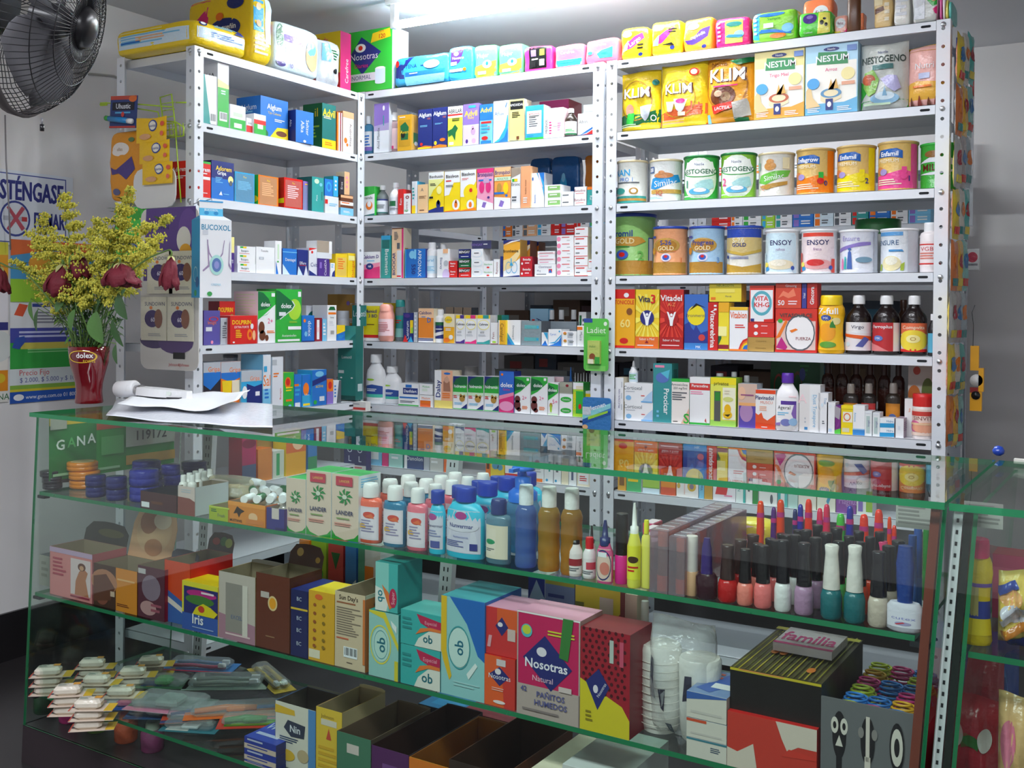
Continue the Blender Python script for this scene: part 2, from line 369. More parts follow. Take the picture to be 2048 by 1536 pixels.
def stack(x0, x1, yt, n, cols, dsl, desc, yb=None, grp=None, **k):
    """n cartons lying on one another; each a thing"""
    xc = ROW.full((x0+x1)/2, 0)[0]; bot = (ROW.by(xc)-ROW.T[1])*ROW.T[2] if yb is None else yb
    rnd = random.Random(desc)
    for i in range(n):
        a, c = yt+(bot-yt)*i/n, yt+(bot-yt)*(i+1)/n; j = rnd.uniform(-.02, .02)*(x1-x0)
        pos = ('lowest' if i == n-1 else _ORD[i])+(' of two' if n == 2 else '')
        q = carton(x0+j, x1+j, a, cols, dsl, desc+' '+pos, yb=None if (i == n-1 and yb is None) else c, grp=grp or desc+' in a stack, '+ROW.ph, **k)
def cyl(r, h, z0=0, spread=2.5, eps=.0003, sy=1, prof=None):
    def S(u, v, k):
        a = (u-.5)*spread-math.pi/2; rr = (prof(v) if prof else r)+eps*k; return Vector((rr*math.cos(a), sy*rr*math.sin(a), z0+v*h))
    return S
def roundpos(x0, x1, yt, v, yb, dy=1):
    M, z0, w, h = ROW.place(x0, x1, yt, v, yb); d = M-CAM; d.z = 0; k = abs(d.normalized().dot(ROW.n)); w *= k/math.sqrt(k*k+dy*dy*(1-k*k)) if dy < .95 else k; R = w/2*dy
    a0, t = ROW.full(x0, yt); a1, _ = ROW.full(x1, yt); xc = (a0+a1)/2; co = ROW.corr(xc); bb = ROW.full(0, yb)[1] if yb is not None else ROW.by(xc)
    P = hit(xc, (t+bb)/2+co, ROW.n, ROW.c0+v+R); P.z = z0+.0004; return P, w, h
def tin(x0, x1, yt, body, lid, dsl, desc, v=.01, rz=0, band=None, name='milk_tin', cat='tin', fin='film', lidf=.055, yb=None, grp=None, rim='d'):
    P, w, h = roundpos(x0, x1, yt, v, yb); R = w/2
    vd = (CAM-P); r = math.atan2(vd.x, -vd.y)*.55+ROW.rz*.45+math.radians(rz)
    t = empty(name, P, r); b = MB(); m = mat(body, fin); hb = h*(1-lidf)
    b.lathe([(R*.97, 0), (R, .002), (R, .005), (R*.975, .007), (R*.975, hb-.003), (R, hb)], m, 32)
    if band: b.lathe([(R*.98, .006), (R*.98, h*band[1])], mat(band[0], 'foil'), 32, caps=False)
    printon(b, cyl(R*.985, hb), R*2.4, hb, dsl, fin, True); b.link('tin_body', t)
    q = MB(); q.lathe([(R, hb), (R*1.025, hb+.001), (R*1.025, h-.001), (R*.99, h), (R*.95, h-.003)], mat(lid, 'plast'), 32); q.link('lid', t)
    return tag(t, _lab(desc), cat, grp)
#            body profile (r,z),                                                   cap (z0,z1,r0,r1)      label(z0,z1)  depth
BK = dict(
 syrup=([(.9, 0), (1, .02), (1, .60), (.93, .66), (.6, .76), (.4, .81), (.38, .87)], (.85, 1, .48, .46), (.08, .54), 1),
 pill=([(.95, 0), (1, .03), (1, .66), (.9, .73), (.62, .77), (.6, .8)], (.78, 1, .74, .72), (.1, .6), 1),
 jug=([(.92, 0), (1, .03), (1, .58), (.9, .68), (.6, .77), (.45, .82), (.45, .86)], (.83, 1, .52, .5), (.08, .52), .6),
 flask=([(.9, 0), (1, .02), (1, .70), (.85, .76), (.45, .80), (.4, .84)], (.80, 1, .5, .44), (.1, .6), .55),
 tall=([(.95, 0), (1, .02), (1, .74), (.9, .79), (.55, .83)], (.82, 1, .62, .6), (.12, .62), 1),
 dropper=([(.9, 0), (1, .03), (1, .5), (.7, .6), (.62, .64)], (.6, 1, .6, .3), (.06, .46), 1),
 talc=([(.9, 0), (1, .04), (.86, .3), (.86, .5), (1, .68), (.95, .78), (.8, .84)], (.83, 1, .8, .76), (.1, .62), .75),
 vial=([(.9, 0), (1, .03), (1, .6), (.7, .7), (.55, .74)], (.72, 1, .62, .6), (.06, .5), 1),
 round=([(.8, 0), (1, .06), (1, .72), (.8, .84)], (.8, 1, .82, .6), (.15, .6), .8),
 polish=([(.85, 0), (1, .04), (1, .30), (.85, .38), (.4, .42)], (.4, 1, .8, .66), (.06, .26), 1),
 jar=([(.95, 0), (1, .03), (1, .7), (.93, .74)], (.72, 1, .98, .98), (.08, .66), 1))
def bottle(kind, x0, x1, yt, body, cap, label, dsl, desc, v=.012, rz=0, yb=None, bf='plast', cf='plast', name='medicine_bottle', cat='bottle', grp=None, deep=None, lab=None, cw=None, P=None, wh=None, seg=20, flatcap=True):
    pr, (c0, c1, r0, r1), lb, dy = BK[kind]; dy = deep or dy
    if P is None: P, w, h = roundpos(x0, x1, yt, v, yb, dy); r = math.radians(rz)+ROW.rz
    else: w, h = wh; r = math.radians(rz)+ROW.rz
    if dy > .9: r = ROW.rz+math.radians(rz)+(math.atan2((CAM-P).x, -(CAM-P).y)-ROW.rz)*.5
    R = w/2; t = empty(name, P, r); b = MB(); b.lathe([(q*R, z*h) for q, z in pr], mat(body, bf), seg, 1, dy); b.link('bottle_body', t)
    z0, z1 = lab or lb
    if label:
        f = lambda vv: R*(1.004+0*vv)
        q = MB(); n = 14; sp = 2.7 if dy > .7 else 2.3
        def rp(z):
            for (ra, za), (rb, zb) in zip(pr, pr[1:]):
                if za <= z <= zb: return ra+(rb-ra)*(z-za)/(zb-za)
            return 1
        S = lambda u, vv, k: (lambda a, rr: Vector((rr*math.cos(a), dy*rr*math.sin(a), (z0+(z1-z0)*vv)*h)))((u-.5)*sp-math.pi/2, rp(z0+(z1-z0)*vv)*R*1.006+.0003*k+.0002)
        vs = [S(i/n, j/4, 0) for j in range(5) for i in range(n+1)]
        q.add(vs, [(j*(n+1)+i, j*(n+1)+i+1, (j+1)*(n+1)+i+1, (j+1)*(n+1)+i) for j in range(4) for i in range(n)], mat(label, 'card'), True)
        if dsl: printon(q, S, R*2.2, (z1-z0)*h, dsl, 'card', True)
        q.link('label', t)
    q = MB(); rc0, rc1 = r0*R*(cw or 1), r1*R*(cw or 1); e = min(.0015, (c1-c0)*h*.1)
    if kind == 'polish': pf = [(rc0, c0*h), (rc0*.97, (c0+.12)*h), (rc0*.86, (c0+.3)*h), (rc1*.9, (c1-.12)*h), (rc1, c1*h-e), (rc1*.85, c1*h)]
    elif kind == 'dropper': pf = [(rc0, c0*h), (rc0, (c0+.12)*h), (rc0*.6, (c0+.13)*h), (rc1*.9, (c1-.1)*h), (rc1*.5, c1*h)]
    else: pf = [(rc0, c0*h), (rc0, (c0*.3+c1*.7)*h), (rc1, c1*h-e), (rc1*.93, c1*h)]
    q.lathe(pf, mat(cap, cf), seg, 1, 1 if dy > .5 or not flatcap else .8); q.link('cap', t)
    return tag(t, _lab(desc), cat, grp)
def pillow(w, h, t, eu=3, ev=4, amp=.0015, seed=1, topw=1.0):
    rnd = random.Random(seed); ph = [rnd.uniform(0, 6) for _ in range(6)]
    def S(u, v, k, side=-1):
        uu, vv = min(1, abs(2*u-1)), min(1, abs(2*v-1)); q = max(0, 1-uu**eu)**.6*max(0, 1-vv**ev)**.5
        y = t/2*q+amp*q*(math.sin(9*u+5*v+ph[0])+math.sin(17*v-7*u+ph[1])*.7+math.sin(23*u+11*v+ph[2])*.5)
        x = (u-.5)*w*(1-.05*(1-vv**2)*0)*(1+(topw-1)*v); z = v*h+.003*math.sin(5*u+ph[3])*(v > .97)
        return Vector((x, side*(y+.0007*k+.0003), z))
    return S
def pouch(x0, x1, yt, col, dsl, desc, d=.05, v=.012, rz=0, yb=None, fin='film', name='milk_powder_bag', cat='bag', grp=None, eu=3, ev=5, back=None, tilt=0, P=None, wh=None, amp=.0015, zz=None):
    if P is None: P, r, w, h = start(x0, x1, yt, v, d, yb, rz, zz)
    else: w, h = wh; r = math.radians(rz)+ROW.rz
    S = pillow(w, h, d, eu, ev, amp, desc); b = MB(); nu, nv = 16, 14
    for sd, m in ((-1, mat(col, fin)), (1, mat(back or col, fin))):
        vs = [S(i/nu, j/nv, 0, sd) for j in range(nv+1) for i in range(nu+1)]
        fs = [(j*(nu+1)+i, j*(nu+1)+i+1, (j+1)*(nu+1)+i+1, (j+1)*(nu+1)+i) for j in range(nv) for i in range(nu)]
        b.add(vs, fs if sd < 0 else [f[::-1] for f in fs], m, True)
    printon(b, S, w, h, dsl, fin, 2); o = b.link(name, None, P, r)
    if tilt: o.rotation_euler[0] = math.radians(tilt)
    return tag(o, _lab(desc), cat, grp)
def pack(x0, x1, yt, col, dsl, desc, d=.05, v=.012, rz=0, yb=None, fin='film', name='pad_pack', cat='pack', grp=None, side='', K=9, P=None, wh=None, amp=.0025, **_):
    if P is None: P, r, w, h = start(x0, x1, yt, v, d, yb, rz); w *= .97
    else: w, h = wh; r = math.radians(rz)+ROW.rz
    rnd = random.Random(desc); ph = [rnd.uniform(0, 6) for _ in range(6)]
    def cp(a, b_, c, k=0):
        n = (abs(a)**K+abs(b_)**K+abs(c)**K)**(1/K); q = Vector((a/n*w/2, b_/n*d/2, h/2+c/n*h/2))
        wv = math.sin(31*q.x+47*q.z+ph[0])+.6*math.sin(83*q.z-61*q.x+ph[1])+.6*math.sin(71*q.y+97*q.z+ph[2])
        nn = Vector((a*abs(a)**(K-2)/w, b_*abs(b_)**(K-2)/d, c*abs(c)**(K-2)/h)).normalized()
        return q+nn*(amp*wv*.5*(1-max(0, -c)**6)+.0005*k)
    F5 = [lambda u, s, k=0: cp(2*u-1, -1, 2*s-1, k), lambda u, s, k=0: cp(1, 2*u-1, 2*s-1, k), lambda u, s, k=0: cp(1-2*u, 1, 2*s-1, k), lambda u, s, k=0: cp(-1, 1-2*u, 2*s-1, k),
          lambda u, s, k=0: cp(2*u-1, 2*s-1, 1, k), lambda u, s, k=0: cp(1-2*u, 2*s-1, -1, k)]
    b = MB(); m = mat(col, fin); N = 11
    for S in F5: b.add([S(.5-.5*math.cos(math.pi*i/N), .5-.5*math.cos(math.pi*j/N)) for j in range(N+1) for i in range(N+1)], [(j*(N+1)+i, j*(N+1)+i+1, (j+1)*(N+1)+i+1, (j+1)*(N+1)+i) for j in range(N) for i in range(N)], m, True)
    printon(b, F5[0], w, h, dsl, fin, 2)
    if side: printon(b, F5[3], d, h, side, fin, 2); printon(b, F5[1], d, h, side, fin, 2)
    o = b.link(name, None, P, r); return tag(o, _lab(desc), cat, grp)
_pouch = pouch
def pouch(*a, **k):
    return pack(*a, **k) if k.get('name') in ('diaper_pack', 'pad_pack') else _pouch(*a, **k)
# rack rows
TB, TC = 'middle rack', 'right rack'
def rowA(k, name, T, base):
    r = setrow(name, (-1, 0, 0), 0, math.pi/2, ZA[k], base, T); r.zmax = ZA[k-1]-.0285 if k else 9; return r
def rowB(k, name, T, base):
    r = setrow(name, (0, 1, 0), 0, 0, ZB[k], base, T); r.zmax = ZB[k-1]-.0285 if k else 9; return r
def rowK(z, name, T, base):
    r = setrow(name, EY, CO.dot(EY)+.03, CA, z, [(0, 0), (1, 0)], T); r.base = base; return r
# ================================================================ left rack
PK = dict(name='diaper_pack', cat='pack')
def pos(x0, x1, yt, v, d, yb=None):
    M, z0, w, h = ROW.place(x0, x1, yt, v, yb); P = M+ROW.n*(d/2); P.z = z0+.0004; return P, w, h
Z2 = (240, 0, 3.531); Z6 = (360, 290, 5.297); Z7 = (360, 540, 5.121)
rowA(0, 'on top of left rack', Z2, [(590, 340), (1655, 660)])
P, w_, h_ = pos(528, 912, 178, -.018, .37)
pack(0, 0, 0, 'y', 'r .06 .3 .92 .72 q|e .16 .86 .07 .1 B|e .16 .86 .045 .06 w|l .35 .8 .85 .9 2 c|l .3 .4 .85 .62 3 b|p .7 .75 .8 .95 .9 .75 B', 'long yellow diaper pack lying flat at the near corner', d=.37, P=P, wh=(w_, h_), K=8, name='diaper_pack', side='r .05 .2 .95 .72 q|l .1 .3 .9 .7 4 c|l .3 .4 .7 .6 2 a|l .1 .32 .5 .45 1 b|l .1 .75 .9 .82 1 z')
pack(928, 1082, -40, 'y', 'r .1 .45 .55 .9 C|e .32 .8 .12 .05 a|e .32 .68 .12 .05 a|e .32 .56 .12 .05 a|r .62 .3 .95 .95 q|l .15 .1 .8 .35 4 w', 'large yellow diaper pack standing on end with blue oval print', d=.3, v=-.012, K=9, name='diaper_pack', side='p 0 .0 .28 .0 .36 1 0 1 P|e .6 .52 .24 .15 B|T Pequeñin .62 .54 .08 w|e .76 .88 .13 .1 B|e .52 .7 .06 .06 o|r .8 .0 .85 .1 c')
pouch(1082, 1415, 190, 'q', 'e .12 .7 .08 .25 G|r .22 .6 .62 .75 v|l .24 .35 .6 .55 3 w|e .82 .45 .14 .32 a|e .8 .6 .1 .15 c|e .14 .12 .1 .06 V|T 10 .35 .12 .09 v', 'white and aqua diaper pack with baby picture', d=.12, v=-.01, eu=5, ev=6, **PK)
pouch(1425, 1572, 300, 'u', 'l .5 .55 .85 .8 4 G|e .6 .3 .1 .06 k|r .1 .5 .4 .9 c', 'small crumpled white bag leaning before a pink box', d=.05, v=-.012, eu=3, ev=4, name='wipes_bag', amp=.004)
carton(1556, 1630, 242, 'P,y,o', 't Carefree .6 .35 .3 w 90', 'pink and yellow carton marked twenty', d=.17, v=.03, side='t 20 .55 .75 .22 r|r 0 0 1 .3 r|t Pads .5 .88 .1 P', name='pad_carton')
rowA(1, 'left rack second shelf', Z2, [(585, 872), (1655, 1092)])
carton(690, 768, 455, 'w,w', 'r 0 0 1 .62 g|p 0 .62 1 .62 1 .68 0 .75 z|b .15 .1 .7 .14|l .3 .5 .7 .58 2 q', 'tall white and green carton at near post', d=.1, side='t RINA .55 .8 .1 k|l .4 .7 .9 .74 1 S')
carton(596, 683, 540, 'w,u', 'p 0 0 .55 0 .1 1 0 1 t|b .5 .03 .45 .2', 'white and teal slanted print carton beside tall green one', d=.05, v=.0, rz=-6)
carton(778, 886, 752, 'w,w', 'r 0 0 1 .45 g|r .2 .55 .8 .7 h|r .25 .1 .75 .28 w', 'small white carton with green lower half', d=.05)
carton(893, 938, 842, 'w,w', 'r 0 .05 1 .5 r|r .2 .6 .8 .72 s', 'tiny white carton with red band', d=.03)
carton(946, 1030, 815, 'w,w', 'r 0 .5 1 .72 r|r 0 0 1 .5 g|r .3 .28 .75 .5 w', 'small white carton banded red and green', d=.04, v=.005)
carton(992, 1186, 702, 'b,b,w', 'r 0 .86 1 1 b|T Alglum .5 .78 .13 w|t Tipo_Caliente .5 .63 .06 y|p .3 0 1 0 1 .32 .6 .3 y|e .75 .16 .2 .07 n|e .15 .1 .12 .1 G|l .5 .42 .9 .5 2 w', 'large blue carton with yellow corner and white word', d=.11, v=.03, side='t Alglum .5 .75 .14 w|l .1 .5 .9 .65 2 c')
carton(1250, 1364, 792, 'b,B', 't Alka .38 .5 .2 w -90|t Seltzer .66 .5 .17 w -90|e .5 .06 .08 .04 w', 'blue effervescent tablet carton with sideways white words', d=.05, v=-.005, rz=-5, side='t Alka .5 .6 .2 w -90')
carton(1428, 1524, 742, 'T,G,s', 'r 0 0 1 .2 y|T Advil .5 .8 .17 y|l .1 .65 .8 .72 2 e|l .2 .05 .8 .14 2 o', 'dark green carton with yellow word and open lid', d=.09, v=.0, side='t il .7 .8 .2 y|l .1 .2 .9 .5 4 l')
carton(1532, 1568, 800, 'w,o', 'r 0 0 .3 1 o|r .6 0 .8 1 m', 'thin white carton with orange stripes', d=.05)
carton(1574, 1650, 796, 'w,a', 't Acebrofilina .72 .45 .2 n -90|r 0 .85 1 1 a|e .25 .3 .15 .07 o|e .4 .2 .1 .04 o', 'white and peach carton with sideways brown word', d=.05)
rowA(2, 'left rack third shelf', Z6, [(235, 550), (1850, 778)])
carton(152, 326, 170, 'r,r,g', 'r 0 .94 1 1 g|T Adorem .5 .78 .12 w|l .2 .62 .9 .68 1 w|r .5 .5 .95 .58 w|l .4 .1 .8 .14 1 w', 'red carton with white word beside the near post', d=.13, side='T Adorem .5 .78 .12 w|l .2 .5 .8 .6 2 w')
carton(332, 570, 180, 'b,B', 'r 0 .55 1 1 B|T Adorem .55 .82 .12 y|T Gripa .45 .7 .1 w|l .17 .42 .5 .58 4 c|e .85 .55 .12 .1 z|e .86 .46 .07 .07 S|p .32 .12 .48 .12 .42 .23 w|l .52 .13 .85 .17 1 c', 'blue carton with yellow and white words', d=.06)
carton(580, 790, 300, 'C,c,C', 'r .04 .04 .96 .95 5f93b4|t Plus .5 .85 .07 y|l .15 .4 .85 .7 6 c|r .04 .0 .96 .03 C', 'pale blue carton in shrink film', d=.08, fin='film', side='l .1 .3 .9 .7 4 b')
carton(828, 1043, 340, 'o,g', 'r .07 .03 .93 .96 c08a62|t Plus .5 .84 .07 y|l .18 .3 .85 .75 7 a', 'orange carton in shrink film', d=.08, v=.008, fin='film', side='e .7 .2 .3 .12 y')
carton(1102, 1300, 370, 'r,r', 'r .06 .04 .94 .93 c2605a|t Plus .5 .84 .06 y|l .18 .3 .85 .75 7 i', 'red carton in shrink film', d=.1, v=0, fin='film', side='p 0 .15 1 .15 1 .32 0 .22 y')
carton(1303, 1368, 402, 'v,B', 'r 0 0 1 .85 8087b4|l .3 .85 .9 .92 1 y', 'violet carton between red and teal ones', d=.06, v=.03)
carton(1397, 1523, 360, 't,T,w', 'e .4 .88 .2 .07 h|e .75 .8 .12 .05 c|t Plata .4 .4 .13 w 90|l .8 .1 .9 .6 1 T', 'teal carton with sideways white word', d=.07)
carton(1536, 1680, 566, 'u,w', 'r 0 .55 .2 .8 r|l .3 .4 .9 .6 2 c', 'small white carton under the blue one', d=.06)
carton(1532, 1620, 382, 'b,b', 'e .5 .55 .32 .3 C|e .5 .55 .2 .18 b', 'blue carton with round print upon a white box', d=.045, v=.014, yb=560)
carton(1624, 1676, 352, 'C,t', 'l .3 .2 .7 .8 3 w', 'narrow cyan carton upon a white box', d=.045, v=.014, yb=566)
carton(1702, 1838, 690, 'c,c', 'l .2 .3 .9 .6 2 w', 'flat pale blue carton at bottom of stack', d=.05)
carton(1698, 1836, 618, 'n,a', 'r 0 .4 1 .9 w|l .1 .5 .9 .8 1 o', 'flat brown and white carton in stack middle', d=.05, yb=690)
carton(1702, 1832, 552, 'n,n,s', 'r 0 .5 1 .9 a', 'flat brown carton on top of stack', d=.05, yb=618)
carton(1686, 1738, 355, 'x,k', 't Eros .5 .5 .4 w 90', 'narrow black carton with sideways white word', d=.04, v=.012, yb=548)
carton(1742, 1796, 308, 'a,e', 'l .3 .2 .7 .8 3 p', 'narrow peach carton with open top', d=.04, v=.01, yb=550)
rowA(3, 'left rack fourth shelf', Z6, [(520, 1345), (1850, 1403)])
carton(532, 574, 978, 'V,v', 'r 0 .55 1 1 z|t oil .5 .3 .5 w 90', 'narrow purple and yellow carton by hanging blue box', d=.05)
stack(606, 800, 1078, 3, 'w,w', 'r .15 .78 .32 .97 g|r .32 .78 .5 .97 y|t Bucapra .4 .5 .26 S|l .1 .12 .8 .2 1 r', 'flat white carton with green and yellow tab', d=.06)
carton(806, 1003, 1085, 'w,w', 't Trocolix .45 .86 .08 S|r .15 .52 .4 .62 s|r .2 .54 .35 .6 u', 'wide plain white carton with small grey word', d=.08)
carton(1008, 1076, 1018, 'w,w', 'r .35 .45 .6 .9 h|p .1 .0 .5 0 .1 .4 b|l .3 .3 .6 .4 1 g', 'upright white carton with blue wedge', d=.05)
carton(1086, 1238, 1100, 'b,B', 'p 0 0 .5 0 0 .4 q|t Dentagel .55 .58 .12 w|r 0 .85 1 .88 c', 'blue carton with white mountain print, nearer of two', d=.07, v=.008)
carton(1242, 1358, 1112, 'B,B', 'p 0 0 .5 0 .1 .35 q|p .6 0 1 0 .8 .4 u|t Efferv .5 .48 .12 w|l .2 .36 .8 .4 1 r', 'dark blue carton with white mountain print, farther of two', d=.07)
carton(1366, 1458, 1092, 'u,w', 'p 0 .9 1 1 0 1 r|t Cvit .55 .4 .15 B|p 0 .0 1 0 .0 .2 B|e .35 .85 .12 .05 r', 'white and red carton with curled top', d=.06)
carton(1466, 1584, 1207, 'V,V', 't CicaliDA .62 .5 .2 w 90|l .1 .1 .3 .8 1 v', 'purple carton under a small open white one', d=.06, v=.005)
carton(1450, 1610, 1018, 'u,w,a', 'r 0 .35 .8 1 a89a8a|p .8 .3 1 .3 1 1 .8 1 w', 'open white carton upon a purple one', d=.05, v=.01, yb=1203)
carton(1592, 1640, 1250, 'w,w', 'p .3 0 1 0 1 .5 .5 .3 B|l .2 .6 .8 .9 2 c', 'narrow white carton before yellow ones', d=.04)
carton(1648, 1772, 1155, 'y,y,w', 'r .08 .05 .92 .85 e8c65a|l .2 .3 .8 .8 5 o', 'yellow carton with open flap', d=.07)
carton(1776, 1860, 1147, 'y,y', 't Dologesic .65 .4 .28 r 90|r .1 .7 .9 .9 z', 'yellow carton with sideways red word', d=.06)
rowA(4, 'left rack fifth shelf', Z7, [(235, 768), (1640, 725)])
carton(242, 410, 412, '5a52a0,V', 't Imagit .5 .65 .1 o|o .6 .75 .3 .07 .25 r|r .12 .4 .5 .52 u|e .5 .08 .08 .05 p', 'blue violet carton with orange arc', d=.06, v=.008)
carton(402, 563, 318, 'r,m', 'T DOLPIRIN .4 .8 .11 y|l .1 .6 .8 .65 1 w|e .8 .6 .15 .1 d', 'red carton standing behind a silver one', d=.05, v=.08)
carton(416, 503, 488, 's,u', 'l .2 .2 .8 .7 6 S|r .4 .75 .7 .85 S', 'plain silver grey carton side', d=.05, v=.012)
carton(512, 790, 466, 'r,r,w', 'T DOLPIRIN .42 .77 .15 y|t EXTRA_FORTE .42 .6 .08 w|l .2 .2 .45 .5 5 y|e .72 .33 .1 .2 o|e .73 .33 .05 .1 r|e .88 .3 .06 .18 a|e .8 .62 .06 .1 u|e .12 .07 .04 .03 w', 'red carton with big yellow word', d=.07, v=.0)
carton(797, 978, 218, 'w,i,w', 'p 0 .45 .35 .55 1 .75 1 1 0 1 g|p 0 .62 .4 .66 .75 .72 .6 .86 .3 .97 0 1 G|T dolex .42 .75 .08 w|t 2+ .7 .43 .1 P|e .2 .3 .17 .12 n|e .25 .15 .18 .1 n|e .5 .1 .1 .06 n|p .1 .5 .5 .56 .7 .62 .5 .55 g|l .5 .18 .95 .24 2 o|r .75 .9 .95 .97 w', 'tall white and green carton with brown bear print', d=.11, v=.008, side='l .1 .5 .9 .95 8 e')
carton(984, 1246, 197, 'g,g,w', 'e .72 .62 .26 .2 l|p 0 .42 .12 .44 .6 .62 .7 .7 .6 .78 .12 .96 0 .98 G|p .12 .44 .15 .43 .64 .62 .74 .7 .64 .78 .6 .78 .7 .7 .6 .62 u|T dolex .38 .69 .09 w|r .85 .86 .97 .96 w|r .1 .5 .36 .57 u|t Acetaminofen .5 .13 .05 w|r .05 .02 .92 .06 w|l .5 .36 .9 .4 2 l|r .45 .24 .97 .3 w', 'tall bright green carton with dark oval', d=.09, v=.004)
carton(1250, 1376, 466, 'b,b', 't dolex .62 .5 .28 w -90|e .2 .8 .1 .07 o|e .3 .3 .12 .1 c|r 0 0 1 .04 B', 'blue carton with sideways white word', d=.045, v=0)
carton(1382, 1455, 492, 'm,m', 'r .25 .08 .62 .92 w|r .3 .4 .55 .6 i', 'narrow dark red and white carton', d=.04)
carton(1458, 1502, 502, 'c,b', 'l .2 .2 .8 .8 4 w', 'narrow light blue carton', d=.04)
carton(1508, 1602, 362, 'w,w', 'p .1 .86 .9 .86 .75 .96 .3 .96 G|r .1 .74 .95 .8 o|t Syrup .5 .66 .05 k|b .3 .15 .45 .15|l .2 .4 .8 .55 3 u', 'tall white carton with green arch and barcode', d=.07)
carton(1290, 1498, 366, 'u,w', 'e .35 .6 .3 .25 T|T dolex .4 .62 .14 w|e .85 .75 .1 .12 n', 'white carton with dark oval behind small blue ones', d=.04, v=.09)
bottle('jar', 1606, 1735, 420, 'u', 'u', 'w', 'l .3 .4 .8 .6 2 v', 'white jar behind hanging teal package', v=.09, name='plastic_jar', cat='jar')
carton(1612, 1790, 252, 'd,d', 'r 0 0 1 .3 n|T DOLOFEN .5 .4 .1 w|e .6 .8 .1 .05 v', 'tall mustard carton beside the corner post', d=.05, v=.17)
carton(1604, 1690, 565, 'b,b', 'p 0 .4 1 .6 1 1 0 1 y|l .2 .1 .8 .3 2 C', 'small blue and yellow carton by hanging teal package', d=.05)
rowA(5, 'left rack sixth shelf', Z7, [(235, 1500), (1270, 1400), (1640, 1350)])
carton(238, 416, 925, 'x,s,u', 'r 0 .82 1 1 s|p 0 .6 .4 .5 1 .7 1 .82 0 .82 b|t Gripa .6 .88 .09 o|e .2 .25 .24 .18 e|e .2 .27 .17 .1 y|t noche .78 .3 .07 w', 'black and blue sachet carton with cup print', d=.08, name='sachet_carton')
carton(418, 620, 920, 'o,o,u', 'r 0 .8 1 1 s|p 0 .7 .5 .62 1 .7 1 .8 0 .8 b|t Gripa .7 .85 .09 o|p .1 .35 .5 .35 .55 .65 .05 .65 y|r .55 .38 .95 .65 e|e .25 .3 .2 .08 r|l .1 .1 .9 .25 3 a', 'orange and blue sachet carton with glass print', d=.08, name='sachet_carton')
tin(440, 592, 850, 's', 'S', '', 'round silver tin behind sachet cartons', v=.12, name='metal_tin')
carton(626, 848, 1015, 'C,c,s', 'r 0 .75 1 1 s|t Gripa .62 .82 .1 o|p .25 .25 1 .2 1 .68 .6 .62 .25 .7 B|r .65 .4 .85 .5 w|e .15 .5 .12 .15 w|l .3 .05 .9 .15 2 w', 'light blue sachet carton with navy wave', d=.08, v=.005, name='sachet_carton')
carton(850, 928, 855, 'u,c', 'r 0 .0 1 .4 c|p .3 .75 1 .8 1 1 .3 1 u|t Sal .5 .55 .2 o|l .2 .2 .8 .4 3 b|r .1 .7 .5 .8 C', 'tall pale blue and white carton', d=.1, v=.0)
carton(932, 1054, 880, 'u,w', 't Bucapin .75 .3 .16 r 90|r .0 .85 .4 .95 s|l .1 .6 .6 .7 2 o', 'tall white carton with sideways red word', d=.1, v=.01, rz=4)
carton(1062, 1166, 1042, 'g,l', 'e .4 .72 .3 .16 o|e .4 .74 .2 .1 r|l .2 .45 .9 .6 2 y|r .2 .2 .8 .26 o|e .6 .08 .15 .03 c', 'green carton with fruit print', d=.06)
carton(1170, 1244, 1065, 'b,b', 'l .1 .3 .9 .7 3 C|r .1 .0 .8 .15 u|r 0 .65 .6 .72 o', 'blue carton with small white label', d=.05)
carton(1250, 1350, 1065, 'b,C', 'e .4 .55 .3 .2 o|t Vita .5 .35 .12 w|r 0 0 1 .35 C|r .1 .03 .8 .1 y', 'blue carton with orange sun print', d=.06)
carton(1354, 1500, 1012, 'b,C,s', 'p 0 .55 1 .7 1 .85 0 .7 B|t active .5 .55 .1 y 0|e .5 .88 .3 .08 c|r .5 .12 .85 .25 u|e .2 .1 .12 .06 g', 'wide bright blue carton with yellow word', d=.07, v=.004)
carton(1504, 1568, 1105, 'o,v', 'r 0 0 1 .5 v|e .5 .75 .3 .15 r', 'narrow orange and violet carton', d=.05)
carton(1572, 1650, 1120, 'u,w', 'p .4 0 1 0 1 1 .7 1 S|l .1 .2 .4 .8 4 b', 'white striped carton behind hanging package', d=.06)
# ================================================================ middle rack
Z3 = (700, 60, 3.793); Z8 = (710, 300, 3.938); Z5 = (710, 560, 3.864)
rowB(0, 'on top of middle rack', Z3, [(100, 478), (1850, 238)])
carton(-12, 322, 5, '2fb83a,u,u', 'p .03 .6 .3 .9 .75 .62 .32 .28 B|e .28 .72 .12 .07 w|e .28 .72 .05 .04 r|t Nosotras .36 .58 .11 w|t Diarios .3 .43 .07 P|r 0 .17 .62 .3 u|t NORMAL .3 .235 .07 B|r .62 .12 .85 .36 q|e .735 .12 .11 .02 q|e .735 .36 .1 .02 w|p .52 .78 .97 .84 .95 .98 .56 .93 y|T 120 .77 .87 .07 r|t LLEVE .76 .95 .03 r', 'large green carton with purple diamond at the corner', d=.1, v=-.0, side='r 0 .4 1 1 w|r .2 0 .8 .4 l', name='pad_carton')
pouch(322, 756, 192, 'C', 'p 0 0 .22 0 .2 .6 .38 1 0 1 B|r .22 .32 .95 .46 b|t TENA .33 .66 .14 B|l .5 .6 .68 .66 1 B|e .7 .65 .14 .14 q|e .05 .8 .05 .12 r|l .3 .36 .5 .42 1 w|r .22 0 .95 .3 c', 'wide pale blue incontinence pad pack', d=.11, v=-.005, eu=5, ev=5, name='pad_pack', cat='pack')
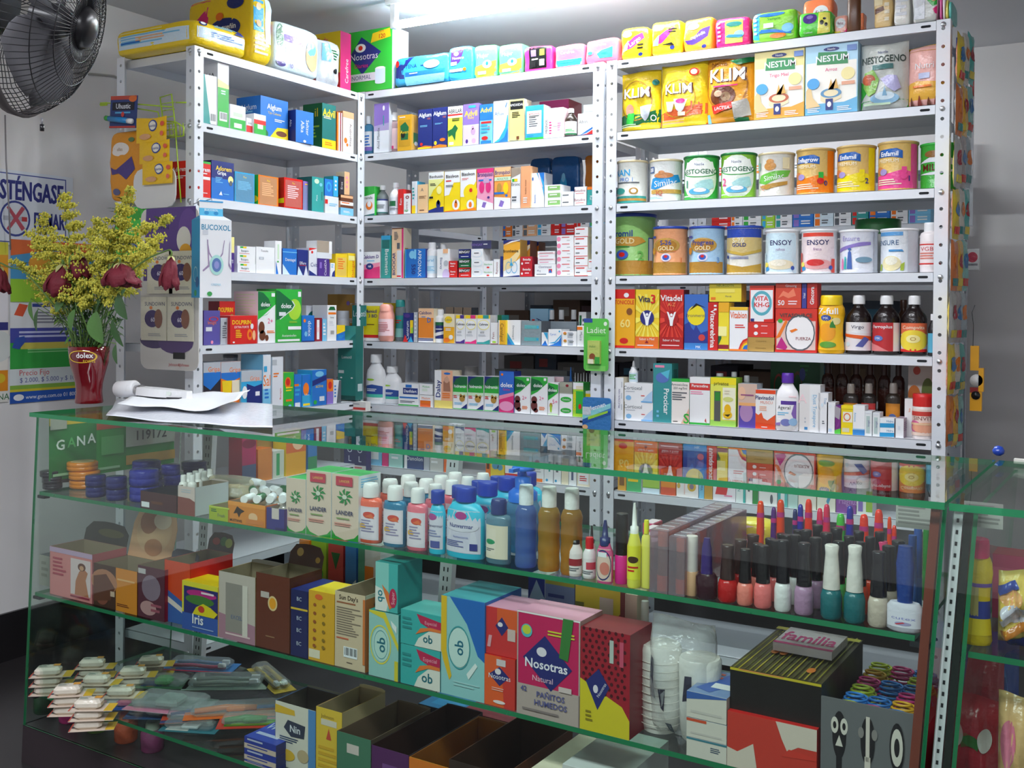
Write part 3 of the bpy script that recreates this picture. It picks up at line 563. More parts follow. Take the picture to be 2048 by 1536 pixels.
pouch(742, 930, 122, 'C', 'p .05 .45 .1 1 .75 1 .45 .5 V|e .35 .78 .1 .06 w|t Nosotras .42 .66 .08 w|r .1 .45 .35 .55 q|r .05 .25 .6 .33 w|e .7 .3 .07 .05 o', 'blue and purple sanitary pad pack', d=.08, v=.0, eu=5, ev=6, name='pad_pack', cat='pack')
for q, (a, c, y) in enumerate(((935, 1115, 108), (1118, 1308, 98))):
    pouch(a, c, y, '58c07a', 'p 0 .0 1 0 1 .5 0 .35 l|t Mujer .4 .68 .13 w|e .6 .4 .2 .12 q|e .6 .42 .06 .06 b|r .2 .1 .55 .2 e', ('left' if q == 0 else 'right')+' of two green pad packs with white wing', d=.08, eu=5, ev=6, name='pad_pack', cat='pack')
pouch(1312, 1535, 112, 'P', 'r .2 .1 .82 .95 k|r .27 .6 .45 .85 v|r .58 .6 .75 .85 l|r .27 .15 .45 .4 k|r .58 .2 .75 .45 i|l .3 .4 .6 .5 1 w', 'magenta and black pad pack', d=.08, eu=6, ev=6, name='pad_pack', cat='pack')
pouch(1545, 1778, 98, 'f06a88', 'r .05 .05 .95 .35 t|t Carefree .45 .66 .14 w|l .2 .15 .7 .28 1 C', 'pink liner pack with green foot band', d=.08, eu=6, ev=6, name='pad_pack', cat='pack')
pouch(1782, 2035, 52, 'f06a88', 't Carefree .45 .78 .11 w|p .35 .4 .5 .55 .85 .65 .85 .2 .45 .2 t|e .62 .4 .14 .06 T|e .15 .45 .08 .08 C', 'pink liner pack with green leaf at the post', d=.08, eu=6, ev=6, name='pad_pack', cat='pack')
rowB(1, 'middle rack second shelf', Z3, [(95, 935), (1850, 783)])
bottle('flask', 104, 180, 645, 'c', 'u', 'w', 'l .2 .2 .8 .8 4 b|r 0 0 1 .2 v', 'clear bottle with pale blue label beside corner post', bf='tint', v=.02)
carton(182, 296, 550, 'v,s', 'r 0 0 1 .45 u|p 0 .45 1 .45 1 .6 0 .55 a99cc8|e .65 .9 .07 .05 w|r .62 .55 .68 .75 t|t Acid_Mantle .3 .3 .17 S 90', 'tall violet and silver carton', d=.05)
bottle('flask', 290, 388, 615, 'i', 'w', 'i', 'r 0 0 .6 .15 P|T IA .3 .5 .12 m', 'clear pink tinted bottle with white cap', bf='tint', v=.03)
carton(360, 468, 638, 'e0a820,d', 'r .1 .12 .9 .86 c9971c|p .25 .3 .75 .3 .8 .65 .55 .8 .2 .7 G|e .4 .45 .15 .1 k|t Aven .5 .52 .1 y|l .15 .9 .7 .95 1 w', 'golden yellow carton with dark leaf print', d=.055, v=.004, side='r .2 .2 .8 .5 G|e .5 .2 .2 .06 w')
carton(516, 624, 596, 'B,B', 'T Alglum .5 .86 .1 w|t 150 .75 .76 .05 o|l .15 .55 .75 .6 2 c|p 0 0 1 0 1 .06 .5 .09 0 .05 o|p 0 0 .6 0 1 .04 0 .05 y|e .25 .13 .1 .04 r', 'navy cough syrup carton, left of two alike', d=.045)
carton(628, 736, 582, 'B,B', 'T Alglum .5 .86 .1 w|t 150 .8 .76 .05 o|l .15 .58 .75 .62 2 c|p 0 0 1 0 1 .06 .5 .09 0 .05 o|e .2 .13 .1 .05 y|e .7 .2 .2 .04 o', 'navy cough syrup carton, right of two alike', d=.045)
carton(742, 854, 573, 'dbe34a,w', 'r 0 .72 1 1 w|T ABRILAR .5 .88 .1 k|r 0 .77 1 .81 r|p .0 .4 .3 .45 .5 .55 .7 .45 .55 .35 .5 .15 .3 .3 .05 .25 G|r .1 .05 .4 .12 w|l .3 .62 .9 .7 2 k', 'white and lime carton with green leaf', d=.045)
carton(858, 978, 554, 'w,v', 'r 0 .5 1 1 v|T Advil .5 .77 .13 y|t Baby .5 .67 .07 y|p .05 .5 1 .48 1 0 .0 0 .0 .4 d8c8e4|r .35 .9 .8 .96 C|e .65 .33 .14 .08 j|e .62 .42 .07 .05 j|e .25 .1 .08 .05 V|e .7 .1 .12 .06 j', 'purple and lilac carton with yellow word', d=.045)
carton(984, 1083, 558, 'c,C', 'r 0 .6 1 1 b|T Advil .5 .86 .12 y|r .1 .52 .9 .57 r|t 8 .7 .4 .1 r|e .4 .15 .25 .05 r|l .1 .25 .9 .5 3 C|r .1 0 .9 .08 b', 'blue carton with yellow word and red band', d=.045)
carton(1087, 1200, 532, 'w,w', 't Aflux .4 .7 .09 b|p 0 0 .4 .1 .8 .35 .95 .65 1 .65 1 0 C|p 0 0 1 0 1 .35 .75 .12 .4 .04 b|p .8 .85 .9 .95 .95 .95 .85 .82 b', 'white carton with sweeping blue curve', d=.045)
carton(1206, 1322, 520, 'ece08a,e', 'r .08 .76 .92 .96 k|t AMOXIDAL .5 .87 .06 w|l .2 .55 .8 .7 4 k|r .5 .04 .68 .12 n|l .05 .0 .9 .03 1 S', 'cream yellow carton with black name panel', d=.05, side='l .2 .3 .8 .6 4 d')
carton(1330, 1470, 566, 'C,u', 'r .08 .18 .88 .84 w|l .2 .35 .7 .6 4 S|t AMOXAL .5 .75 .07 r|l .2 .62 .8 .7 2 k|r 0 0 1 .06 g|l .1 .08 .5 .12 1 b', 'sky blue carton with white text panel', d=.05, v=.006)
carton(1476, 1618, 586, 'w,i', 'r .2 .05 .45 .6 i|l .25 .1 .4 .55 5 P|r .4 .4 .75 .85 i|r .45 .42 .6 .8 w|t MEGNOS .1 .4 .12 k 90|l .7 .2 .9 .5 4 p', 'white carton with pink columns print', d=.05)
carton(1435, 1660, 528, 'a03068,m', 'l .2 .4 .8 .7 2 p', 'dark magenta carton lying behind white ones', d=.1, v=.12)
bottle('syrup', 1630, 1725, 582, '2e2018', 'w', 'w', 'e .4 .6 .25 .16 h|r 0 0 1 .12 G|l .2 .2 .8 .4 2 g', 'brown bottle with white cap and green footed label', v=.015)
carton(1728, 1865, 625, 'w,w', 't Afrin .3 .62 .16 S|p .1 .0 .5 .1 1 .35 1 .42 .5 .2 b|p .1 0 1 0 1 .3 .5 .05 r|r 0 0 1 .02 B', 'white carton with blue and red swoosh by post', d=.05, v=.005)
carton(1770, 1862, 560, 's,w', 'r .1 .2 .9 .7 u', 'small grey carton upon white one by post', d=.04, v=.01, yb=622)
rowB(2, 'middle rack third shelf', Z8, [(58, 510), (1890, 415)])
carton(50, 155, 280, 'w,g', 'p 0 .65 1 .75 1 1 0 1 g|p 0 0 1 0 1 .08 0 .0 T|e .6 .35 .25 .15 o|e .6 .4 .15 .1 w|t mamila .5 .62 .1 k', 'green and white carton with orange fruit at corner', d=.06)
bottle('syrup', 170, 266, 265, 'b8c0c4', 'w', 'u', 'r 0 .9 1 1 B|r 0 0 1 .08 T|l .2 .3 .8 .6 4 S', 'grey translucent syrup bottle with white cap', v=.02, bf='tint')
bottle('syrup', 272, 372, 243, 'w', 'w', 'u', 'r 0 .4 .6 .75 G|l .2 .1 .8 .3 3 S', 'white syrup bottle with green label patch', v=.012)
bottle('syrup', 398, 450, 262, 'w', 'w', None, '', 'white capped bottle behind red cartons', v=.08)
carton(338, 382, 300, 'r,r', 't Rem .5 .5 .4 w 90', 'narrow red carton leaning on white bottle', d=.05)
carton(384, 440, 334, 'w,r', 'o .5 .82 .25 .08 .5 m|t Contra .4 .35 .3 m 90|l .1 .1 .9 .2 2 g', 'small white carton with red ring', d=.04)
carton(448, 490, 237, 'u,C', 'r 0 0 1 .25 y|r .7 0 1 1 w|l .1 .4 .6 .8 4 t', 'thin white and yellow carton', d=.05)
carton(492, 574, 262, 'f0c896,e', 't A .45 .82 .12 S|l .15 .5 .9 .6 3 n|l .2 .05 .8 .12 1 n', 'plain peach carton with thin letter', d=.045)
carton(580, 700, 164, 'f8da10,y', 'r 0 .82 1 1 w|T Bisoltussin .5 .89 .07 k|p 0 .3 .3 .55 1 .8 1 .82 0 .82 e9ec9a|e .7 .55 .17 .1 z|p 0 0 1 0 1 .14 .5 .12 0 .06 B|e .65 .2 .14 .1 B|e .65 .25 .08 .06 B|l .1 .65 .5 .72 2 k|r .05 .35 .3 .4 k', 'yellow and white carton with navy figure', d=.05)
carton(704, 828, 158, 'f8da10,y', 'r 0 .72 1 1 w|p 0 .4 .3 .42 .6 .72 0 .75 w|T Bisolvon .5 .88 .08 k|l .1 .72 .5 .78 1 r|e .75 .17 .24 .13 w|e .75 .17 .1 .08 o|e .75 .25 .06 .04 o|p 0 0 1 0 1 .05 0 .02 o|l .1 .6 .7 .66 2 k', 'yellow and white carton with chest badge, left of pair', d=.05)
carton(830, 954, 146, 'f8da10,y', 'r 0 .7 1 1 w|p 0 .35 .5 .35 1 .72 0 .72 w|e .65 .45 .45 .2 f8da10|T Bisolvon .5 .9 .08 k|l .1 .75 .6 .8 2 r|e .68 .5 .16 .08 y|e .68 .5 .1 .05 r|e .65 .15 .24 .12 w|e .65 .15 .1 .07 o|p 0 0 1 0 1 .08 0 .02 o', 'yellow and white carton with red heart and badge', d=.05)
carton(960, 1090, 135, 'f0a0c0,p', 'r 0 .9 1 1 P|T Bronquisol .5 .86 .1 B|r .1 .7 .9 .74 b|e .3 .55 .16 .14 P|e .7 .55 .16 .14 P|r .4 .65 .75 .78 j|p 0 0 1 0 1 .15 0 .3 w|p .3 .08 .4 .2 .6 .18 .5 .05 v|e .72 .3 .08 .03 V', 'pink cough carton with lungs print', d=.05)
carton(1097, 1228, 124, 'f3a04a,n', 'r 0 .8 1 1 f2c08c|T Bronquisol .5 .88 .1 B|r 0 .68 1 .77 h|t ADULTOS .5 .725 .05 G|e .3 .5 .14 .13 d|e .7 .5 .16 .14 y|p 0 0 1 0 1 .26 0 .3 w|r 0 .36 .6 .41 b|p .28 .08 .4 .22 .62 .18 .5 .05 v|e .75 .32 .08 .03 b', 'orange cough carton with green band', d=.05)
carton(1230, 1302, 128, 'w,w', 'p 0 .75 1 .85 1 1 0 1 a09080|r .1 .66 .35 .73 g|r .35 .66 .7 .73 y|t Bronc .5 .6 .08 k|l .1 .15 .8 .3 2 S', 'white carton with brown top and green tab', d=.05)
carton(1306, 1384, 116, 'f4a878,a', 't ARAN_CREMA .5 .5 .15 n -90|l .25 .1 .75 .25 3 w', 'peach carton with sideways brown words', d=.05, v=.005)
carton(1390, 1490, 168, 'w,s', 'p .4 1 1 1 1 .3 .85 .6 C|p .6 1 1 1 1 .7 b|p .5 1 .6 1 .9 .6 .8 .55 i|e .1 .83 .06 .05 b|t Benzirin .28 .25 .13 b 90', 'white carton with blue diagonal band', d=.06)
stack(1492, 1622, 262, 3, 'w,w', 'r .2 .25 .95 .85 8cc070|l .3 .4 .85 .7 1 w', 'flat white carton with green name patch', d=.07)
for q, (a, c) in enumerate(((1372, 1536), (1540, 1768))):
    pouch(a, c, 20+q*-6, '1c5fa0', 'e .45 .5 .12 .15 C|e .45 .62 .07 .08 c|r .1 .1 .9 .2 b|l .3 .25 .9 .35 2 y', ('left' if q == 0 else 'right')+' dark blue pack with pale figure', d=.04, v=.22, eu=5, ev=5, name='pad_pack', cat='pack')
pouch(1806, 1930, 30, 'd07818', 'e .7 .5 .2 .2 n', 'brown orange pack at the post', d=.04, v=.22, eu=5, ev=5, name='pad_pack', cat='pack')
stack(1626, 1720, 316, 2, 'w,w', 'l .1 .3 .8 .6 1 S', 'little flat white carton', d=.06)
stack(1728, 1822, 277, 2, 'w,s', 't Betadine .45 .6 .3 m|l .1 .2 .8 .3 1 r', 'little flat white carton with dark red word', d=.06)
carton(1828, 1890, 277, 't,t', 'r 0 .85 1 1 o|t Rel .5 .4 .3 w -90', 'small teal carton beside the post', d=.05)
rowB(3, 'middle rack fourth shelf', Z8, [(58, 997), (1890, 985)])
carton(50, 198, 790, 'w,w', 'p 0 0 1 0 1 .45 0 .3 P|p 0 .3 1 .45 1 .6 0 .5 p|T Calcium_D .5 .82 .13 V|e .45 .45 .2 .12 B|T NR .45 .45 .08 w|l .3 .6 .9 .68 1 c', 'white and magenta calcium carton at the corner', d=.06)
carton(206, 280, 662, 't,t', 't Betametin .62 .38 .4 w -90|r .1 .7 .9 .9 T|r 0 .9 1 1 C', 'tall teal carton with sideways white word', d=.05)
carton(290, 382, 602, 'f3cfa8,e', 'T BIOCICAR .18 .28 .25 B 90|r .85 0 1 1 P|r .45 .0 .85 .55 u|r .45 .02 .8 .05 r|r .45 .58 .7 .7 S|l .2 .75 .6 .92 6 S|r 0 .98 1 1 n', 'tall cream carton with sideways navy word', d=.05, side='l .2 .3 .8 .6 4 d')
carton(394, 556, 768, '1b6ec4,B', 't APRONAX .72 .5 .17 w -90|T 550 .42 .3 .2 B -90|e .35 .8 .15 .14 c|r .45 .65 .55 .98 c|r 0 0 .05 1 C', 'bright blue carton with sideways white word', d=.06)
bottle('tall', 560, 655, 715, 'w', 'w', 'q', 't eral .5 .75 .16 C|l .2 .1 .8 .4 4 c', 'white lotion bottle with pale blue print', v=.02)
bottle('tall', 655, 735, 730, 'w', 'w', None, '', 'white capped bottle behind a white carton', v=.09)
carton(646, 742, 770, 'w,w', 't Bicarvy .35 .5 .2 B -90|e .75 .1 .3 .2 d8c4ea|e .75 .5 .2 .1 s|r .5 .85 .9 1 a', 'white carton with sideways navy word and lilac corner', d=.06)
stack(738, 806, 864, 2, 'r,m', 'T Rento .5 .7 .22 w|l .2 .2 .8 .4 1 i', 'small square red carton', d=.05)
for q, (y0, y1, c, g) in enumerate(((772, 845, 'B', 'blue'), (848, 915, 'G', 'green'), (918, None, 'r', 'red'))):
    carton(816, 908, y0, c+','+c, 'p .05 .45 .95 .6 1 .95 .1 .85 k|T BENGAY .5 .7 .26 w|l .2 .12 .9 .25 1 w', 'flat %s ointment carton with white word on black' % g, d=.07, yb=y1, grp='ointment cartons stacked on middle rack')
stack(914, 1008, 770, 3, 'w,w', 'e .5 .5 .44 .38 q|e .5 .5 .4 .33 w|l .25 .4 .75 .6 1 S', 'rounded white wound dressing pack', d=.05, name='dressing_pack')
carton(920, 1074, 705, '3a3c64,S', 't DENGAY .25 .5 .3 v|l .6 .4 .9 .6 1 w', 'flat dark violet carton upon white packs', d=.05, yb=768)
stack(1010, 1088, 866, 2, 'w,w', 't Neoderm .5 .6 .22 g|e .5 .2 .15 .1 r', 'small white carton with green word', d=.05)
carton(1092, 1140, 852, 'w,e', 't Renovo .5 .5 .4 m 90', 'narrow white carton with sideways red word', d=.05)
carton(1144, 1164, 830, 'B,B', '', 'thin navy carton beside an orange wave box', d=.05)
carton(1168, 1300, 700, 'f2ae34,d', 'p 0 .0 1 0 1 .5 0 .15 w|p 0 .15 .5 .25 1 .6 1 .75 .4 .5 0 .45 f6dca0|p 0 .88 .4 .96 1 .95 1 1 0 1 B|p 0 .85 .5 .97 1 1 1 .98 .5 .93 w|T Bromhexina .45 .7 .08 k|p .45 .5 .5 .5 .52 .38 .62 .3 .38 .3 .46 .38 C|o .33 .25 .18 .16 .12 C|o .67 .25 .18 .16 .12 C|p 0 0 1 0 1 .04 0 .0 B', 'orange wave carton with blue lungs print', d=.05)
carton(1305, 1378, 706, 'd9963a,n', 'p 0 .8 1 .9 1 1 0 1 B|p 0 .5 1 .8 1 .9 0 .7 e', 'orange wave carton second in depth', d=.05, v=.075)
carton(1382, 1446, 716, 'd9963a,n', 'p 0 .8 1 .9 1 1 0 1 B|p 0 .5 1 .8 1 .9 0 .7 o', 'orange wave carton third in depth', d=.05, v=.14)
stack(1302, 1395, 832, 2, 'c41f2c,m', 'T Betadip .55 .72 .22 w|e .15 .3 .08 .12 w|l .4 .2 .9 .4 1 i', 'square crimson carton with white word', d=.06)
carton(1414, 1580, 893, 'w,w', 't Clotrimazol .5 .78 .18 B|t 40_g .2 .48 .14 B|r .68 .3 .84 .6 r|p .68 .3 .84 .3 .76 .6 b|l .1 .08 .7 .2 1 S', 'wide white carton with navy word and red emblem', d=.07)
stack(1440, 1578, 790, 2, 'w,s', 'r 0 .55 1 .8 i|l .1 .1 .7 .3 1 p|l .1 .6 .9 .75 1 m', 'flat pink striped white carton upon wide one', yb=890, d=.06, v=.014)
stack(1588, 1722, 668, 6, 'w,i', 'e .12 .5 .12 .35 p|l .3 .6 .9 .8 1 r|l .6 .2 .8 .3 1 S', 'flat white and pink carton in tall pile', d=.07)
stack(1728, 1834, 602, 5, 'w,e', 'l .1 .65 .95 .85 1 r|l .1 .2 .5 .4 1 S|r .0 .0 1 .06 r', 'flat red lined white carton in farther pile', d=.08, side='r .3 .3 .7 .7 s')
carton(1838, 1890, 857, 'w,w', 'l .1 .6 .9 .8 1 r', 'small white carton at post upon another', d=.05, yb=925)
carton(1822, 1890, 928, 'w,w', 'l .1 .5 .9 .7 1 r', 'small white carton at post under another', d=.05)
rowB(4, 'middle rack fifth shelf', Z5, [(85, 455), (1765, 515)])
carton(60, 218, 162, 'ecdc20,y', 'r 0 .92 1 1 w|T Memicil .4 .78 .09 B|T 3_BID .5 .66 .09 B|r 0 .08 1 .16 r|r 0 0 1 .08 w|l .2 .4 .6 .44 1 n', 'large yellow carton with dark words by corner post', d=.08, v=.012)
bottle('round', 182, 305, 172, 'f2a898', 'f2a898', 'i', 'l .2 .75 .8 .8 1 r|l .15 .2 .8 .7 7 c05a5a', 'rounded salmon pink lotion bottle', v=-.008, rz=8)
bottle('talc', 308, 392, 140, 'b8c8cc', 't', 't', 'l .2 .6 .8 .8 2 r|r 0 0 1 .4 8fd0c8', 'clear bottle with teal cap and pink print', v=.04, bf='tint')
carton(372, 450, 242, 'B,B', 't Centrum .42 .4 .3 w 90|r .7 .3 1 .75 y|r .8 .3 1 .5 l|e .4 .9 .3 .07 V|p 0 0 .5 0 .2 .25 r|p .5 0 1 0 .8 .2 C', 'navy vitamin carton with rainbow edge', d=.06)
carton(454, 484, 236, 's,S', 'l .2 .1 .8 .9 6 u', 'thin silver carton', d=.05)
carton(490, 608, 208, 'ee8a2a,e', 'r 0 .72 1 1 f7c9a0|T Calcibon .45 .87 .09 B|T D .7 .66 .15 b|l .2 .72 .6 .76 1 b|r 0 0 1 .13 w|r 0 .09 1 .115 B|r 0 .05 1 .075 B', 'orange carton with navy stripes at foot', d=.06)
bottle('tall', 620, 702, 218, 'w', 'w', 'B', 'r 0 .8 1 1 G|p 0 .1 1 .3 1 .5 0 .3 w|l .2 .5 .8 .6 1 w', 'white bottle with navy and green label', v=.02)
carton(684, 768, 252, 'f4b21c,e', 'r 0 .55 1 1 efe3c0|e .45 .8 .35 .12 y|t Cebion .45 .8 .08 S|l .2 .4 .8 .5 2 w|e .3 .1 .3 .08 o|e .7 .2 .2 .08 w', 'cream and yellow orange vitamin carton', d=.05)
for q, (a, c, cc, nm) in enumerate(((780, 850, 'V', 'purple'), (853, 940, 'P', 'pink'), (944, 1044, 't', 'aqua'))):
    carton(a, c, 262+q, 'w,w', 'r 0 .88 1 1 y|r .45 .88 .9 1 %s|e .5 .66 .46 .18 z|e .5 .66 .4 .15 w|T Caltrate .5 .68 .08 k|t 600 .4 .4 .08 S|p 0 0 1 0 1 .15 .5 .06 0 .06 %s|l .1 .25 .7 .32 2 s' % (cc, cc), 'white carton, yellow oval and %s foot' % nm, d=.05)
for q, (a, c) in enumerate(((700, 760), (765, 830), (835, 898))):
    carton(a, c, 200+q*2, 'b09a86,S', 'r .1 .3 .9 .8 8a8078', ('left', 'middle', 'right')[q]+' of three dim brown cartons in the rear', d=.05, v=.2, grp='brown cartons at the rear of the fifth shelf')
carton(1048, 1104, 322, 'w,n', 't Fem .35 .4 .35 m 90|e .5 .1 .3 .05 l|r 0 0 1 .03 m', 'small white carton with sideways red word', d=.05)
carton(1052, 1134, 264, 's,t', 'r .6 0 1 1 G|l .1 .3 .5 .7 2 k', 'small silver and green carton behind', d=.05, v=.05)
carton(1108, 1165, 305, 'f6bc2c,y', 't Canalgol .5 .5 .45 n -90|r 0 0 .15 1 w', 'narrow yellow carton with sideways brown word', d=.05, v=.0)
carton(1170, 1280, 305, 'w,w', 'p 0 0 .6 0 0 .55 C|p 0 0 .4 0 0 .35 b|t Dermosupril .5 .5 .12 S -90', 'white carton with blue corner fan', d=.06)
stack(1284, 1438, 312, 2, '8a9aa0,S', 'r .15 .35 .9 .65 5fb0b4|e .82 .5 .05 .1 C', 'clear fronted ampoule box with teal strip', d=.07, fin='film', name='ampoule_box')
carton(1446, 1712, 318, '9aa6ae,S', 'r .0 .6 1 .98 7d8890|l .1 .3 .4 .5 2 u', 'wide grey translucent box behind small cartons', d=.06, v=.08, fin='film')
carton(1352, 1494, 218, '9cc8e4,c', 't Ambr .5 .45 .3 B -90|l .1 .2 .3 .7 2 r', 'pale blue carton in upper rear', d=.04, v=.16)
for q, a in enumerate((1488, 1563, 1658)):
    bottle('vial', a, a+64, 228, '20181c', 'w', 'B', '', ('left', 'middle', 'right')[q]+' of three dark bottles with white caps', v=.16, grp='dark syrup bottles behind the ampoule boxes')
carton(1728, 1786, 246, 'w,s', 'r .1 .2 .4 .9 G|l .5 .3 .8 .8 3 S', 'white and green carton near hanging green card', d=.05, v=.1)
carton(1442, 1490, 402, 'w,w', 'p 0 .0 1 0 .6 .4 b|p .3 1 1 1 1 .4 C', 'tiny white carton with blue corners', d=.04)
carton(1494, 1596, 378, 'w,w', 't Cyrot .35 .7 .13 b|p 0 0 .4 .1 .8 .3 1 .6 1 0 b|p 0 .15 .5 .25 1 .7 1 .6 .5 .15 C|e .85 .88 .06 .06 C', 'square white carton with blue swoosh', d=.06)
stack(1600, 1712, 395, 2, 'w,w', 'r .38 .1 .75 .9 s|e .2 .72 .12 .2 o|e .22 .65 .1 .15 d|l .5 .4 .9 .7 2 S', 'flat white carton with orange drop emblem', d=.06)
carton(1716, 1768, 352, 'w,w', 't Muco .6 .5 .4 S -90|r 0 .8 .8 .95 o', 'narrow white carton beside hanging green card', d=.05)
rowB(5, 'middle rack sixth shelf', Z5, [(90, 935), (1750, 1070)])
for q, (a, c, y) in enumerate(((88, 240, 560), (212, 366, 655))):
    bottle('jug', a, c, y, 'w', 'w', 'w', 'r 0 .1 1 .85 2a4f9e|p 0 .6 .5 .7 1 .62 1 .9 0 .9 w|r 0 .1 1 .25 4cc0a8|l .2 .35 .8 .5 2 w|e .4 .92 .2 .05 l', ('taller', 'shorter')[q]+' white antacid bottle with blue label', v=.012+.03*q, rz=0)
carton(336, 494, 787, 'w,w', 'r .22 .52 .95 .8 2c3f86|T Danfidert .58 .66 .13 w|r .35 .82 .65 .95 b|r .05 .33 .95 .4 b|l .08 .1 .9 .22 2 S|r 0 0 1 .05 g', 'wide white carton with navy name panel', d=.06)
carton(498, 600, 880, 'w,w', 'r .05 0 .85 .55 e86a30|t Mielom .5 .75 .22 o|p .1 .3 .8 .3 .8 .5 .1 .5 o', 'small white and orange carton under a green one', d=.06)
carton(498, 600, 792, 'w,s', 't Mielom .5 .75 .2 g|l .2 .3 .8 .55 3 h', 'small white and green carton upon orange one', d=.06, yb=876)
carton(614, 754, 690, 'f3b692,e', 'r 0 0 1 .2 f6e27a|r 0 .2 .38 1 w|T Dalay .2 .5 .26 B 90|e .7 .92 .18 .03 b|p .5 .45 .9 .45 .85 .7 .7 .85 .5 .7 a8745c|e .68 .75 .14 .08 d8a890|l .45 .25 .95 .4 3 o', 'tall peach and yellow carton with sideways navy word', d=.06)
for q, (a, c) in enumerate(((758, 868), (872, 994), (1000, 1112))):
    carton(a, c, 738+q*3, 'w,w', 'p 0 .6 1 .62 1 1 0 1 G|p 0 .45 1 .45 1 .75 .3 .72 0 .6 g|p 0 1 .6 1 .2 .92 0 .75 B|T hidramin .5 .7 .09 w|r 0 .42 1 .52 h|e .65 .33 .2 .1 d|e .55 .42 .08 .05 d|e .8 .4 .07 .05 d|p .5 0 1 0 1 .18 B|l .1 .12 .7 .2 2 c|l .05 .32 .3 .42 2 r|r 0 0 1 .02 g', ('left', 'middle', 'right')[q]+' of three green white cartons with golden bear', d=.05)
carton(1114, 1228, 705, '2f6ac8,B', 'p 0 0 1 0 1 .42 0 .3 P|p 0 .3 1 .42 1 .5 0 .4 p|e .5 .15 .5 .12 f4a0cc|T dolex .5 .67 .11 w|t Gotas .5 .56 .06 P|e .2 .92 .08 .03 o', 'blue and pink carton with white word', d=.05, v=.006)
for q, (a, c, y) in enumerate(((1232, 1354, 750), (1360, 1488, 752))):
    carton(a, c, y, 'w,w', 'p 0 .5 .4 .6 1 .85 1 1 0 1 g|p 0 .6 .5 .66 .75 .78 .5 .9 0 .96 G|T dolex .42 .77 .09 w|t 2+ .65 .43 .1 P|e .2 .38 .18 .1 6a3030|e .2 .22 .2 .14 6a3030|e .3 .1 .14 .06 6a3030|l .5 .1 .95 .2 3 o|r .78 .9 .93 .97 w', ('left', 'right')[q]+' of two cartons with brown bear', d=.05)
carton(1492, 1570, 800, 'w,w', 'p 0 .45 1 .7 1 .95 0 1 g|p 0 .6 .7 .7 .6 .85 0 .95 G|T dolex .45 .78 .1 w|t 5+ .7 .42 .13 P|e .3 .3 .15 .08 d|e .3 .2 .1 .12 l|r 0 0 1 .05 h', 'narrow white and green carton with green bear', d=.05)
carton(1500, 1612, 752, 'i,s', 'r .1 .3 .9 .7 p', 'pinkish carton lying behind bear cartons', d=.05, v=.08)
stack(1578, 1680, 886, 2, 'w,w', 'e .5 .5 .42 .24 g|t Gelatina .5 .5 .16 w', 'small white carton with green oval', d=.06)
carton(1580, 1680, 796, 'a8aa9a,S', 'r 0 .1 1 .6 9a9c8c|e .6 .7 .12 .12 m', 'grey carton upon green oval cartons', d=.05, yb=884)
carton(1684, 1764, 800, 'l,g', 'T DOLERBIN .16 .45 .24 y 90|r 0 .8 1 1 w|r .3 .8 1 .9 e|e .75 .3 .18 .08 r|r .3 .1 1 .75 g|e .7 .3 .15 .08 r', 'green carton with yellow sideways word', d=.05)
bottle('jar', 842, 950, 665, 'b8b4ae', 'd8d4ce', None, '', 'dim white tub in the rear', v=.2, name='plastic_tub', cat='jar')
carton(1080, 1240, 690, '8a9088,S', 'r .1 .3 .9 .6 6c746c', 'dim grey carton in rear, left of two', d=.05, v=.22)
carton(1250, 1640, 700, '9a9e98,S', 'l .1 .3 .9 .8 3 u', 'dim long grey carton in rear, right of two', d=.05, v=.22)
for q in range(7):
    bottle('dropper', 1690+q*22, 1711+q*22, 724+(q % 3)*4, 'w', 'w', None, '', OR[q]+' from left of seven slim white droppers behind', v=.12+.012*(q % 2), grp='white dropper bottles on the sixth shelf', seg=10)
bottle('dropper', 1645, 1688, 680, 'w', 'b', None, '', 'white dropper bottle with blue cap', v=.12, seg=10)
carton(1780, 1850, 868, 'w,w', 'r 0 .3 .7 .9 y|r .3 .4 .9 .7 z', 'small white and yellow carton beside post', d=.05, v=.03)
Z9 = (700, 880, 3.793)
rowB(6, 'middle rack seventh shelf', Z9, [(125, 188), (1851, 360)])
